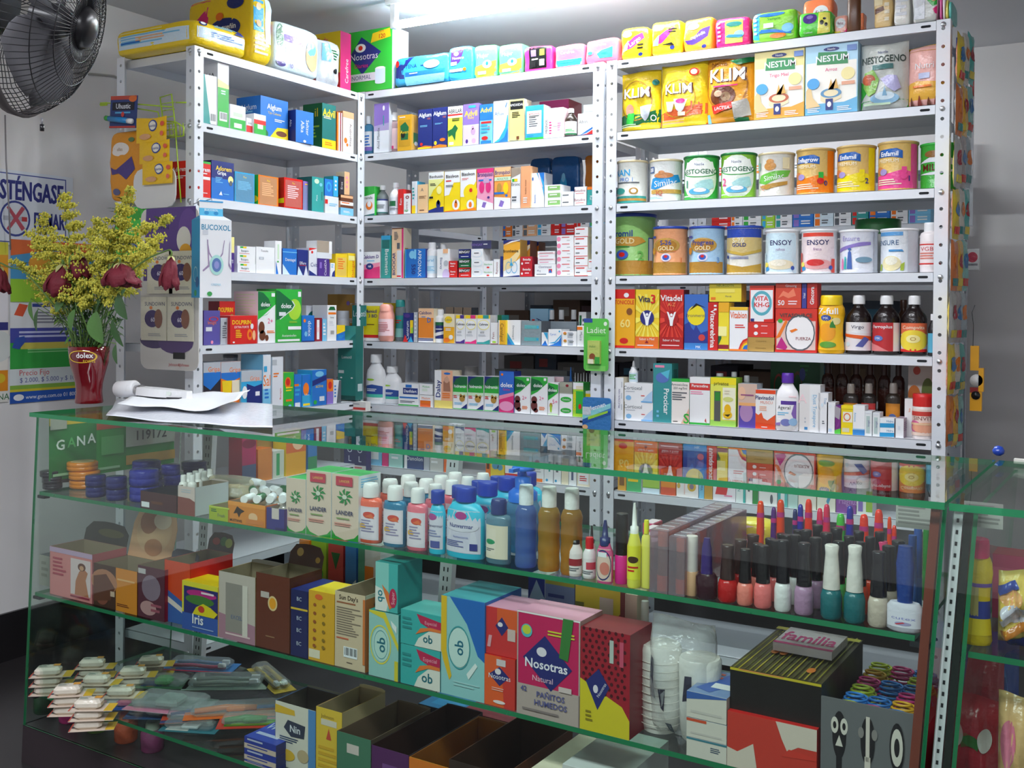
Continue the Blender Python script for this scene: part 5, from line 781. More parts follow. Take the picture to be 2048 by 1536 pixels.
carton(292, 420, 420, 'e8e4e2,u', 'l .5 .15 .65 .3 2 s|r .5 .04 .8 .1 4a90c8|t A .3 .7 .2 i', 'tall plain white carton left of pair', d=.055, v=.014)
carton(416, 545, 428, 'f0f0f0,w', 't Dust_Transpore .5 .45 .35 6ab0dc -90|l .2 .3 .3 .8 2 q', 'tall white carton with sideways light blue words', d=.055)
carton(520, 640, 525, 'f0f0f2,u', 't Trial .7 .8 .25 6aa0cc -90|l .4 .2 .7 .3 2 S|e .4 .7 .1 .05 q', 'white carton one step lower in the descending row', d=.05)
carton(624, 726, 640, 'f0f0f2,w', 'o .4 .88 .15 .04 .3 q|r .2 .05 .6 .15 c8dcf0', 'white carton two steps lower in the descending row', d=.05)
carton(718, 792, 680, '7a2a80,V', 'p 0 0 1 0 1 .2 0 .12 5acc48|p 0 .6 .8 .5 1 .9 0 1 a8a0a8|p .3 .2 .8 .3 .9 .6 8a3a90', 'narrow purple carton with green foot', d=.05)
carton(796, 940, 680, 'f4d818,y', 'r .15 .42 .95 .78 f4ecd8|o .5 .6 .3 .14 .25 e06a28|e .5 .6 .12 .06 w|r .1 .08 .7 .22 d8d4b8|r 0 .88 1 1 f8e020', 'small yellow carton with orange swirl', d=.05)
carton(936, 1082, 682, 'f4f4f6,w', 'r 0 0 1 .18 3a8ad0|t Arinova .2 .6 .18 6ab0d8 -90|r 0 .18 1 .22 a8ccec', 'small white carton with blue foot', d=.05)
for q, a in enumerate((1082, 1176)):
    carton(a, a+86, 752+q*20, 'e8ecec,u', 'r .2 .1 .7 .8 b8ccc8|t Ivogal .5 .5 .3 7a70a8 90|l .1 .85 .9 .95 1 u', ('left', 'right')[q]+' of two narrow white cartons with pale green panel', d=.05)
stack(1265, 1440, 840, 2, 'f0f6fa,w', 'p 0 0 1 .05 1 .5 0 .45 2a9ad0|t Hidra .7 .7 .22 3a80b0', 'small white carton with blue wave', d=.05)
carton(1452, 1550, 845, 'f2f2f4,b8a8b8', 'l .3 .2 .6 .6 1 u', 'small plain white carton with greyish side', d=.07, side='l .1 .3 .9 .8 5 8a6a90')
bottle('jar', 1650, 1925, 560, 'f0e4e0', 'd82828', 'f4d8cc', 'r 0 .75 1 .92 d04038|t SINVIT .5 .66 .15 8a4a48|e .2 .35 .25 .22 e070a0|r 0 .0 1 .12 f4d8c8|e .6 .3 .5 .2 f0a888|r 0 .4 1 .48 f0c8a0', 'white jar with red lid and rosy label', v=.01, name='vitamin_jar', cat='jar')
carton(1560, 1655, 610, 'f0eeee,w', 't bio .6 .7 .3 o 90', 'white carton behind the red lidded jar', d=.05, v=.06)
for q, (a, cc, lb) in enumerate(((820, '3a3430', 'd88030'), (1035, '2a2420', 'c83838'), (1330, '3a3028', 'd88a28'))):
    bottle('flask', a, a+185, 420, cc, 'a8a098', lb, 'e .5 .4 .25 .2 5a70a8|e .3 .2 .1 .1 v', ('left', 'middle', 'right')[q]+' of three amber bottles with fruit coloured label', v=.09, bf='film', grp=None)
carton(-60, 545, 100, '1f5a34,G', 'o .17 .55 .1 .2 .2 a03c30|o .55 .55 .1 .25 .2 6a4a30|l .6 .7 .8 .9 3 2a7a40|e .65 .75 .06 .1 3a4a90', 'large dark green carton in the rear with faded red marks', d=.05, v=.26)
for q in range(6):
    bottle('flask', 560+q*170, 715+q*170, -30, '3c1a12', '3c1a12', None, '', OR[q]+' from left of six dark reddish rear bottles', v=.2, bf='film', grp='dark red bottles in the rear of the sixth shelf')
carton(1600, 1900, 190, 'e4d8d0,i', 'e .25 .55 .25 .14 e07a28|e .8 .6 .25 .2 6a7a30|e .7 .45 .2 .12 e06020|e .35 .9 .15 .06 d05040', 'pale carton with orange fruit print in the rear', d=.05, v=.16)
Zg = (1220, 930, 4.876)
rowB(6, 'right rack seventh shelf', Zg, [(80, 262), (860, 340), (1500, 415), (2700, 500)])
for a, c, y, cl, ds, de in ((76, 156, 20, 'e0a838,o', 'r .2 .2 .8 .6 8a6030', 'orange brown carton'), (160, 306, 30, '4ab870,w', 'r 0 .9 1 1 w|l .1 .3 .8 .7 2 y', 'green carton with yellow lines'), (318, 484, 40, 'a8d050,w', 'r 0 0 1 .22 q|l .3 .5 .8 .7 2 G|r 0 .2 1 .24 7ab040', 'lime carton with white foot'),
        (496, 640, 55, 'e8902c,o', 'r .2 .55 .8 .85 f4e8d8|r 0 0 1 .3 d85838|r .3 .6 .7 .8 d8b8b0', 'orange carton with white panel'), (648, 862, 60, 'f2ecea,w', 'e .7 .4 .2 .18 d8b040|e .7 .4 .1 .1 8a7a90|e .1 .4 .08 .1 d8b050|r .35 .1 .4 .9 f0c8c0', 'white carton with golden ball'),
        (868, 918, 60, '78c0e0,C', 't Vasotop .5 .5 .5 3a4a70 90', 'narrow blue carton with sideways word'), (920, 1000, 65, 'c89a3a,d', 'r .2 .5 .8 .9 6a7a88', 'narrow golden carton'), (1004, 1226, 70, 'f0eaf0,w', 'p .1 .2 .6 .2 .75 .8 .25 .75 d83838|l .5 .1 .9 .2 1 p', 'white carton with red slanted block'),
        (1230, 1322, 85, 'e4ecea,w', 'r .75 0 1 1 3ab0a8|t Neos .3 .5 .3 t 90', 'white carton with teal edge'), (1326, 1388, 90, 'f0f0ec,u', 'l .3 .3 .7 .8 3 S', 'narrow white carton with grey print'), (1392, 1446, 95, 'e8ece8,w', 'r 0 0 1 .55 2a8a40', 'narrow white carton with dark green foot'), (1452, 1630, 100, 'ecece8,w', 't Pan .2 .8 .15 S|e .7 .2 .08 .15 S', 'white carton with small grey letters'),
        (1636, 1732, 110, 'e8ecec,w', 'r 0 0 .3 1 3ab0b0|r .7 0 1 .8 58bcb8', 'white carton with two teal bars'), (1736, 1832, 115, 'b8d8d0,t', 'e .4 .6 .3 .2 q|r 0 .8 1 1 8a9088', 'aqua carton with white dome'), (1836, 2012, 120, 'ece6d8,e', '', 'plain cream carton'),
        (2020, 2200, 130, 'ecead8,e', 'p .6 .2 1 .8 1 1 .9 1 .5 .3 4a9ac0', 'cream carton with blue wave'), (2205, 2400, 110, '8a4aa0,V', 't Magnus .6 .35 .2 c8a0d8', 'purple carton with faint word'), (2405, 2560, 140, 'e8ece4,w', 'r .6 .1 1 .7 9ac040|r .1 .1 .4 .6 v', 'white carton with lime block')):
    carton(a, c, y, cl, ds, de, d=.06)
CN = dict(w='white', r='red', b='blue', t='teal', C='sky blue', g='green', o='orange', v='violet', S='grey', q='pale blue', l='lime', y='yellow', c='light blue')
# ---------------------------------------------------------------- back room goods seen between shelves
def far(z, x0, n, gap, h0, seed, ph, Y=1.2, cols='w q w r w w b w l w y w c'.split()):
    setrow(ph, (0, 1, 0), Y, 0, z, [(0, 0), (1, 0)]); rnd = random.Random(seed); x = x0
    for i in range(n):
        w = rnd.uniform(.045, .085); k = max(1, int(h0/.035)); c = cols[i % len(cols)]; c2 = rnd.choice('r b t C g o v S'.split())
        for j in range(k):
            b = MB(); b.box(-w/2, -.04, 0, w/2, .04, .034, mat(c if c != 'w' else 'f2f3f5', 'card'))
            printon(b, flat(-w/2, -.04, 0, (1, 0, 0), (0, 0, 1), w, .034), w, .034, 'r .05 .1 .3 .9 %s|l .4 .2 .9 .8 2 %s' % (c2, 'S' if c in 'wq' else 'w'))
            tag(b.link('medicine_carton', None, (x+w/2, Y+.055, z+.0004+j*.0345)), '%s carton with %s tab, %s pile from left, %s, %s' % (CN.get(c, 'pale'), CN[c2], OR[i], ('lower' if j == 0 else 'upper') if k > 1 else 'single', ph), 'box', 'small cartons on '+ph)
        x += w+gap
far(ZB[2], -.12, 12, .003, .075, 1, 'left back room rack', cols='o w a w r r w c w w b w'.split())
far(ZB[2], .93, 12, .003, .075, 2, 'right back room rack', cols='r w w l w b q w t b w c'.split())
far(ZB[1], .93, 5, .02, .036, 3, 'back rack top shelf', cols='r w o w w'.split())
# ================================================================ inside the long counter, upper glass shelf
B1_ = [(68, 976), (210, 1005), (465, 1049), (620, 1076), (1060, 1152), (1308, 1190), (1800, 1254)]
B2_ = [(54, 1174), (187, 1206), (332, 1247), (436, 1273), (570, 1313), (762, 1367), (961, 1414), (1156, 1457), (1247, 1476), (1500, 1545)]
B3_ = [(91, 1391), (170, 1418), (272, 1452), (378, 1485), (490, 1525), (700, 1590)]
L1 = (40, 780, 3.531); L7 = (560, 900, 3.657); L8 = (1060, 950, 2.498); N1 = (1300, 960, 6.4); M1 = (1560, 960, 5.907)
UP, MI, LO = 'upper counter shelf', 'middle counter shelf', 'lower counter shelf'
def shift(o, dv, du=0):
    o.location = o.location+EY*dv+EX*du
def clone(o, dv, du, label, group=None, dz=0):
    c = o.copy(); COL.objects.link(c); c.location = o.location+EY*dv+EX*du+Vector((0, 0, dz))
    for ch in o.children:
        k = ch.copy(); COL.objects.link(k); k.parent = c
    return tag(c, label, o['category'], group)
def discs(xc, rpx, yt, n, col, desc, v, grp, band=None, hz=None):
    """n flat round compacts lying on one another"""
    P, w, h = roundpos(xc-rpx, xc+rpx, yt, v, None); R = w/2*.97; hh = (hz or h/n); z0 = P.z-.0004; o = None
    for i in range(n):
        b = MB(); b.lathe([(R*.9, 0), (R, .002), (R, hh*.42), (R*.985, hh*.45), (R*.985, hh*.5), (R, hh*.53), (R, hh*.88), (R*.93, hh*.98), (R*.2, hh)], mat(col, 'film'), 28)
        o = empty('powder_compact', (P.x+.003*math.sin(i*2.1), P.y+.003*math.cos(i*1.7), z0+.0004+i*(hh+.0004)), i*.7); b.link('compact_case', o)
        q = MB(); q.lathe([(R*.75, hh*.99), (R*.7, hh*1.006)], mat(band or 'u', 'film'), 20)
        if i == n-1: q.link('clear_lid' if band else 'price_label', o) if band else None
        pos = ('only' if n == 1 else 'lowest' if i == 0 else 'topmost' if i == n-1 else 'middle')
        tag(o, desc+', '+pos+' of its stack', 'compact', grp)
rowK(CZ1, UP, L1, B1_)
for xc, n, v in ((310, 4, .10),):
    discs(xc, 90, 505, 4, 'x', 'black round powder compact near the end glass', v, 'black compacts')
discs(222, 75, 575, 3, 'x', 'black round powder compact at the far left', .015, 'black compacts')
discs(452, 118, 528, 3, 'f08a1c', 'orange round powder compact', .06, 'orange compacts', band='f8c890')
discs(530, 78, 618, 2, '26286e', 'navy round compact right of orange stack, front', .008, 'navy compacts')
discs(676, 80, 632, 2, '26286e', 'navy round compact second from left in front', .008, 'navy compacts')
discs(872, 112, 590, 2, '26309a', 'navy round compact with price sticker in the middle', .03, 'navy compacts')
discs(905, 108, 528, 3, '2a2c86', 'navy round compact behind the stickered one', .15, 'navy compacts')
discs(1075, 70, 548, 3, '2a2c86', 'navy round compact behind white capped bottles', .13, 'navy compacts')
discs(1240, 95, 532, 3, '2a2c7a', 'navy round compact in the rear right', .24, 'navy compacts')
carton(850, 1108, 735, '4a2226,k', 'r .03 .1 .25 .4 w|l .3 .2 .8 .5 1 n', 'flat dark maroon box with white sticker', d=.09, v=.0, name='makeup_box')
carton(1114, 1236, 690, 'd8c4bc,u', 'p 0 .0 1 0 1 .5 .7 .6 0 .62 8a4a40|l .2 .75 .8 .9 2 s', 'pale box with brown print holding white bottles', d=.1, v=.0, opened=(.05, 'd8c4bc'), name='display_box')
for i in range(8):
    bottle('tall', 1120+(i % 2)*62+(i//2)*42, 1188+(i % 2)*62+(i//2)*42, 615-(i//2)*14, 'f2eee8', 'f6f4f0', None, '', 'white capped bottle in pale box, %s file, %s from front' % (('left', 'right')[i % 2], OR[i//2]), v=.01+(i//2)*.045, grp='white capped bottles in the pale box', name='lotion_bottle', seg=12)
pouch(1240, 1590, 640, 'f4ecd8', 'e .3 .5 .15 .2 c8b8a0|e .7 .55 .18 .2 f8f8f8|e .5 .3 .3 .1 e8d0a0', 'crumpled clear bag of cream coloured soaps', d=.1, v=.11, fin='bag', eu=2.5, ev=3, amp=.008, name='plastic_bag')
for i, (x, y, c) in enumerate(((1290, 700, 'e8d8b8'), (1370, 730, 'e0c8a0'), (1440, 690, 'f2ead8'), (1330, 790, 'ead8b0'), (1500, 700, 'f4f2ee'))):
    carton(x-48, x+48, y, c+','+c, '', 'cream soap inside clear bag, %s from left' % OR[(0, 2, 3, 1, 4)[i]], yb=y+75, d=.035, v=.12+.012*i, name='wrapped_soap', cat='soap', grp='soaps inside the clear bag', fin='film', rz=20*i)
for i in range(9):   # vials lying on their side
    x, y, v = 1620+(i % 4)*72, 770-(i//4)*52, .05+.05*(i//4)
    P, w_, h_ = pos(x-28, x+28, y-60, v, .02, y)
    b = MB(); b.lathe([(.0095, 0), (.0098, .03), (.006, .036)], mat(('f0f0f2', '2f6a40', 'e8e8ee')[i % 3], 'film'), 12)
    t = empty('small_vial', (P.x, P.y, max(P.z, CZ1+.0102+.0198*(i//4)))); t.rotation_euler = (math.radians(88), 0, math.radians(20+7*i)); b.link('vial_body', t)
    q = MB(); q.lathe([(.0088, .036), (.0088, .046)], mat('f2f2f2', 'plast'), 12); q.link('cap', t); tag(t, 'small vial in a heap, %s row, %s from left, ' % (('bottom', 'middle', 'top')[i//4], OR[i % 4])+UP, 'bottle', 'small vials in a heap')
carton(1335, 1480, 835, 'a8b828,l', 't Fresh .6 .4 .25 S|l .1 .55 .4 .8 2 G|r 0 .9 1 1 c8d850', 'low lime tray carton before clear bag', d=.09, v=.0, opened=(.02, 'a8b828'), name='tray_carton')
carton(1468, 1735, 812, 'e0892c,o', 'r 0 .82 1 1 f09a3c|p .15 .45 .25 .8 .35 .7 .45 .62 .35 .5 .3 .3 .25 .5 2a1c14|T MUSTANG .22 .15 .12 3a2414|e .68 .4 .12 .2 f0c090|r .5 .1 .95 .3 d8803a', 'low orange tray carton with black horse print', d=.09, v=.0, opened=(.05, 'f09838'), name='tray_carton')
carton(1740, 1868, 850, '3a3680,V', 'r .3 .5 .7 1 d8c8c0|r .5 .0 1 .12 2a2660', 'low navy tray carton with pale notch', d=.09, v=.0, opened=(.05, 'd8c8b0'), name='tray_carton')
pouch(1700, 1870, 800, 'e8e4dc', 'e .6 .4 .2 .2 e8d060', 'small foil sachet lying in navy tray', d=.03, v=.03, fin='foil', eu=3, ev=3, amp=.004, name='foil_sachet', cat='sachet')
ROW.T = L7
for q, (a, c, y) in enumerate(((45, 188, 225), (192, 374, 172), (378, 575, 200))):
    carton(a, c, y, 'e0c8b4,e8ecee,2fb050', 'p 0 0 1 0 1 .12 .85 .05 .5 0 .15 .05 0 .14 2a9a3a|e .5 .64 .05 .04 G|'+'|'.join('p .5 .66 %.3f %.3f %.3f %.3f' % (.5+.3*math.cos(k), .66+.13*math.sin(k), .5+.2*math.cos(k+.5), .66+.1*math.sin(k+.5))+' 1f8a44' for k in [j*math.pi/4 for j in range(8)])+'|e .5 .66 .09 .035 d8dcc8|T LANDER .5 .42 .065 3a4068|l .2 .3 .8 .34 1 90a868|l .12 .2 .88 .26 2 e0988a'+('' if q == 0 else '|r .18 .83 .8 .97 c83a50|t LANDER .5 .9 .04 f0c860'), ('leftmost', 'middle', 'rightmost')[q]+' of three beige cartons with green flower', d=.07, v=.008, side='l .1 .8 .9 .95 4 c', name='cosmetic_carton')
def column(n, dv, kind, x0, x1, yt, body, cap, label, dsl, desc, grp, du=0, **k):
    o = bottle(kind, x0, x1, yt, body, cap, label, dsl, desc+' in front', grp=grp, **k)
    for i in range(1, n):
        clone(o, dv*i, du*i, desc+(' directly behind the front one' if i == 1 else ' at the rear of its file' if i == n-1 else ' %s in its file' % OR[i])+', '+UP, grp)
lb = 'r .08 .05 .92 .95 e8dce4|e .6 .75 .22 .1 d84a3c|e .35 .4 .15 .08 e8b03c|l .3 .2 .8 .6 5 9a90b0|p .45 .7 .7 .8 .8 .65 e87040'
HK = dict(name='lotion_bottle', lab=(.06, .62), bf='film', cf='plast')
bb_ = BK['flask']; BK['gel'] = ([(.92, 0), (1, .02), (1, .68), (.9, .745), (.5, .765), (.45, .78)], (.77, 1, .58, .52), (.06, .62), .55)
column(3, .062, 'gel', 578, 750, 275, 'f06a50', 'f4f0ee', 'e0d4dc', lb, 'coral gel bottle', 'coral gel bottles', **HK)
column(5, .052, 'gel', 756, 926, 296, '2a7aa0', 'f4f0ee', 'dcd8e0', lb, 'teal blue gel bottle', 'teal blue gel bottles', **HK)
column(5, .058, 'gel', 930, 1084, 314, 'f07888', 'f4f0ee', 'e4dce4', lb, 'rose pink gel bottle', 'rose pink gel bottles', **HK)
BK['aqua'] = ([(.95, 0), (1, .02), (1, .55), (.96, .66), (.72, .76), (.46, .79), (.46, .81)], (.80, 1, .5, .5), (.08, .68), .5)
column(4, .07, 'aqua', 1092, 1214, 330, '3cc4e0', '2040a8', 'd8d4e0', 'e .35 .85 .3 .09 b04890|t Nunvermar .5 .62 .08 3a3a70|l .1 .3 .9 .5 3 8a90b8|r .3 .04 .8 .22 5a60a0', 'narrow aqua bottle with blue cap', 'narrow aqua bottles', name='lotion_bottle', deep=.7, cw=1.5)
column(4, .075, 'aqua', 1218, 1500, 310, '3cc4e0', '2040b0', 'd4d0e0', 'p .05 .02 .95 .02 .72 .98 .3 .98 dcd8e4|e .5 .88 .14 .09 b03a88|p .12 .75 .2 .55 .16 .6 .1 .7 c03a60|T Nunvermar .5 .64 .1 2f3a80|e .5 .64 .42 .14 dcd8e4|T Nunvermar .5 .64 .1 2f3a80|t humectante .5 .38 .06 8a90c8|l .12 .12 .6 .28 4 6a70a8|r .7 .08 .88 .24 3a3f88', 'broad aqua bottle with white label', 'broad aqua bottles', name='lotion_bottle', deep=.42)
bottle('gel', 1508, 1690, 398, '9cc8d8', '2a3a78', 'e8dcc4', 'r .1 .1 .55 .9 ece0cc|e .32 .5 .2 .08 3aa070|l .15 .2 .5 .3 2 S|t Noly .32 .5 .08 2f9a5a', 'clear blue gel bottle with navy cap', bf='tint', name='lotion_bottle', lab=(.08, .6))
t = bottle('round', 1650, 1900, 330, '8cc8e8', '2a78e0', None, '', 'clear bottle with large blue pump head', v=.1, bf='tint', name='pump_bottle')
P, w_, h_ = pos(1680, 1835, 145, .1, 0)
q = MB(); hb_ = [c for c in t.children if c.name.startswith('cap')][0]; H_ = max(v.co.z for v in hb_.data.vertices)
q.lathe([(.016, H_), (.016, H_+.022), (.008, H_+.024), (.006, H_+.034), (.024, H_+.036), (.021, H_+.043), (.01, H_+.049), (.002, H_+.05)], mat('2a78e0', 'plast'), 20); q.box(-.005, -.045, H_+.036, .005, 0, H_+.043, mat('2a78e0', 'plast')); q.link('pump_head', t)
BK['wave'] = ([(.9, 0)]+[(.97+.03*math.sin(k*1.6), .02+k*.05) for k in range(14)]+[(.8, .74), (.5, .77)], (.76, 1, .66, .62), (.2, .5), 1)
bottle('wave', 1718, 1880, 300, '7a9ee0', 'eef4f8', None, '', 'blue tinted wavy bottle with white cap', bf='tint', name='lotion_bottle', cf='film')
bottle('wave', 1884, 2050, 312, 'e0b050', 'f2f0ea', None, '', 'left of two golden gel bottles', bf='tint', name='gel_bottle', cf='film')
ROW.T = L8
bottle('wave', 152, 264, 95, 'e0a848', 'f2f0ea', None, '', 'right of two golden gel bottles', bf='tint', name='gel_bottle', cf='film', v=.012)
DK = dict(name='polish_bottle')
bottle('dropper', 192, 262, 282, 'f0e4e0', '201a1c', 'f0e4e0', 'r 0 .4 1 .75 a02a34|l .1 .1 .9 .3 2 S', 'small white bottle with black tip and red band', **DK)
bottle('dropper', 286, 330, 275, 'f0e4e0', '201a1c', 'f0e4e0', 'r 0 .4 1 .75 c8303a', 'small bottle with black tip behind the red capped one', v=.04, **DK)
bottle('vial', 264, 330, 336, 'f0e6e6', 'd82028', 'f0e6e6', 'r .4 .4 1 .8 d04858|l .1 .1 .9 .3 2 S', 'small white bottle with bright red cap', **DK)
bottle('dropper', 334, 416, 248, 'e05a90', '25306a', 'e8c8b8', 'o .5 .5 .48 .48 .1 25306a|r .2 .75 .7 .9 w|e .6 .4 .25 .2 d88070', 'pink bottle with navy tip and framed label', v=.0, deep=.6, lab=(.04, .55), **DK)
BK['gloss'] = ([(.95, 0), (1, .02), (1, .4), (.8, .42)], (.41, 1, .92, .9), (.1, .3), 1)
bottle('gloss', 424, 494, 215, 'd82888', '181416', None, '', 'magenta lip gloss tube with long black cap', name='lip_gloss', cat='lip gloss')
bottle('dropper', 486, 556, 162, 'f0ea58', 'f4f2ec', 'f4ec40', 'e .5 .6 .3 .1 4a3018|l .2 .2 .8 .4 2 r', 'yellow bottle with long white tip', v=.0, lab=(.1, .5), **DK)
bottle('flask', 556, 606, 242, 'ece468', 'f0e828', None, '', 'yellow bottle with yellow cap', v=.012, **DK)
for i in range(4):
    P, w_, h_ = pos(568, 612, 240, .03+.05*i, .04)
    b = MB(); b.box(-.011, -.02, 0, .011, .02, .075, mat('e04078', 'film')); b.box(-.0095, -.0185, .075, .0095, .0185, .0765, mat('f0dce0', 'film'))
    tag(b.link('lip_balm_box', None, (P.x, P.y, CZ1+.0004), CA), 'slim pink box behind yellow bottles, %s in its file, ' % OR[i]+UP, 'box', 'slim pink boxes in a file')
def clearbox(x0, x1, yt, desc, dep=.3, v=.0):
    P, w_, h_ = pos(x0, x1, yt, v, dep); t = empty('clear_lipstick_box', (P.x, P.y, CZ1+.0004), CA)
    b = MB(); X, Y = w_/2, dep/2; g = mat('e8dce4', 'clear')
    for bx in ((-X, -Y, 0, X, -Y+.001, h_), (-X, Y-.001, 0, X, Y, h_), (-X, -Y, 0, -X+.001, Y, h_), (X-.001, -Y, 0, X, Y, h_), (-X, -Y, h_-.001, X, Y, h_)): b.box(*bx, g)
    b.link('clear_cover', t); q = MB(); n = 11
    for i in range(n):
        y = -Y+(i+.5)*dep/n; q.box(-X*.7, y-.0006, h_+.0003, X*.7, y+.0006, h_+.0009, mat('f2eef6', 'film'))
    q.link('ridges', t); tag(t, _lab(desc), 'box'); return P, w_, h_
for (x0, x1, yt, nm) in ((598, 688, 290, 'left'), (692, 772, 320, 'right')):
    P, w_, h_ = clearbox(x0, x1, yt, nm+' of two long clear boxes of orange glosses')
    for i in range(3):
        c = P+EY*(-.13+.045*i); b = MB(); R = w_*.33
        b.lathe([(R, 0), (R, h_*.25)], mat('f06a28', 'film'), 12); t = empty('lip_gloss', (c.x, c.y, CZ1+.0006), CA); b.link('gloss_base', t)
        b = MB(); b.lathe([(R*.9, h_*.25), (R*.9, h_*.72)], mat('d8a070', 'tint'), 12); b.link('gloss_tube', t)
        b = MB(); b.lathe([(R*.9, h_*.72), (R*.9, h_*.95), (R*.7, h_*.965)], mat('f07830', 'film'), 12); b.link('cap', t)
        tag(t, 'orange lip gloss inside the %s clear box, %s' % (nm, ('in front', 'in the middle', 'farthest back')[i]), 'lip gloss', 'orange glosses in clear boxes')
for i in range(3):
    o = bottle('gloss', 776+i*10, 842+i*10, 318-i*14, 'd8a880', 'e4d8d0', None, '', ('front', 'middle', 'rear')[i]+' of three tan foundation tubes', v=.01+.05*i, name='foundation_tube', cat='tube')
# ---- nail polishes
ROW.T = N1
NP = dict(name='nail_polish', cat='nail polish', bf='film', cf='film', seg=16)
bottle('round', 584, 868, 780, '3a1824', '3a2470', None, '', 'round dark plum polish with tapering purple cap', v=.0, name='nail_polish', cat='nail polish', bf='film', cf='film')
for o in [x for x in COL.objects if x.get('label', '').startswith('round dark plum')]:   # narrow cone cap
    cp_ = [c for c in o.children if c.name.startswith('cap')][0]; bd_ = [c for c in o.children if c.name.startswith('bottle_body')][0]; zz_ = max(v.co.z for v in cp_.data.vertices)
    rb_ = max(v.co.x for v in bd_.data.vertices)
    for v_ in bd_.data.vertices: v_.co.z *= .42/.84
    for v_ in cp_.data.vertices: f_ = (v_.co.z/zz_-.8)/.2; v_.co.z = zz_*(.4+.6*f_); k_ = (.55-.25*f_)/(.82-.22*f_); v_.co.x *= k_; v_.co.y *= k_
polish = [(868, 1120, 862, 'c01c1c', '3a2220', 'red', 3, .05), (1112, 1322, 900, 'f08878', '141014', 'salmon', 4, .05), (1330, 1562, 850, 'f07a78', '141014', 'coral pink', 4, .05), (1590, 1812, 772, 'e8e6e4', '15121a', 'white', 4, .05)]
def polcol(a, c, y, bc, cc, nm, n, dv, capn):
    o = bottle('polish', a, c, y, bc, cc, None, '', nm+' nail polish with '+capn+' cap in front', v=.004, **NP)
    for i in range(1, n): clone(o, dv*i, .004*i, '%s nail polish with %s cap, %s' % (nm, capn, ['second in its file', 'third in its file', 'last in its file'][min(i-1, 2)]), 'nail polishes on the upper counter shelf')
for (a, c, y, bc, cc, nm, n, dv) in polish: polcol(a, c, y, bc, cc, nm, n, dv, 'black')
ROW.T = M1
polcol(168, 400, 738, 'b088a8', '15121a', 'lilac', 4, .048, 'black')
polcol(478, 738, 752, '1f6a70', 'e8e0d8', 'left dark teal', 1, .05, 'white')
polcol(752, 1012, 752, '1f6a70', 'e8e0d8', 'right dark teal', 1, .05, 'white')
for q, (a, c, y, n) in enumerate(((590, 790, 700, 3), (845, 1040, 700, 3))):
    o = bottle('polish', a, c, y, ('58c86a', 'f05030')[q], '15121a', None, '', ('green', 'red orange')[q]+' nail polish behind a white capped one', v=.055, **NP)
    for i in range(1, n): clone(o, .048*i, .004*i, ('green', 'red orange')[q]+' nail polish, '+('second', 'third')[i-1]+' behind a white capped one', 'nail polishes on the upper counter shelf')
polcol(1036, 1290, 812, 'c8b8a8', '17141c', 'clear beige', 3, .048, 'black')
bottle('polish', 1110, 1300, 680, 'e84a7a', 'e8407a', None, '', 'pink capped nail polish behind clear beige ones', v=.15, **NP)
bottle('round', 1262, 1692, 730, 'dcd8e4', '20408a', 'e4e0ec', 't cutex .5 .6 .2 8a88c8|e .5 .25 .2 .12 a8a0c8|p .3 .2 .5 .35 .55 .3 .35 .15 d04050', 'squat clear remover bottle with tall blue cap', v=.0, name='remover_bottle', bf='film', cf='film', deep=.5)
for o in [x for x in COL.objects if x.get('label', '').startswith('squat clear remover')]:
    cp_ = [c for c in o.children if c.name.startswith('cap')][0]; bd_ = [c for c in o.children if c.name.startswith('bottle_body')][0]; lb_ = [c for c in o.children if c.name.startswith('label')][0]; zz_ = max(v.co.z for v in cp_.data.vertices)
    for v_ in list(bd_.data.vertices)+list(lb_.data.vertices): v_.co.z *= .34/.84
    for v_ in cp_.data.vertices: f_ = (v_.co.z/zz_-.8)/.2; v_.co.z = zz_*(.3+.7*f_); k_ = (.42)/(.82-.22*f_); v_.co.x *= k_; v_.co.y *= k_
for i, (a, y) in enumerate(((1505, 590), (1570, 510))):
    bottle('gloss', a, a+110, y, '3060b0', '25509a', None, '', ('left', 'right')[i]+' tall blue capped tube at the end strip', v=.09+.04*i, name='lip_gloss', cat='lip gloss')
bottle('gloss', 1680, 1760, 505, '2a8a3a', '1f8a30', None, '', 'tall green tube against the end strip', v=.2, name='lip_gloss', cat='lip gloss')
def pen(x0, x1, yt, c, desc, v):
    P, w_, h_ = pos(x0, x1, yt, v, 0); R = min(.0105, w_/2); t = empty('marker_pen', (P.x, P.y, CZ1+.0004), CA)
    b = MB(); b.lathe([(R, 0), (R*1.05, h_*.5)], mat(c, 'film'), 12); b.link('pen_barrel', t)
    b = MB(); b.lathe([(R*1.15, h_*.5), (R*1.15, h_*.6), (R*.95, h_*.93), (R*.7, h_*.985), (R*.3, h_)], mat(c, 'film'), 12); b.link('pen_cap', t)
    b = MB(); b.lathe([(R*1.12, h_*.76), (R*1.08, h_*.83)], mat('d0308a', 'film'), 12, caps=False); b.link('ribbon_tie', t)
    tag(t, desc+', '+UP, 'marker', 'upright marker pens behind the nail polishes')
PC = {'orange': 'ff4a10', 'blue': '2a28a8', 'pink': 'f02858', 'green': '48c840', 'purple': '5a2080', 'navy': '24306a', 'red': 'ff3a20'}
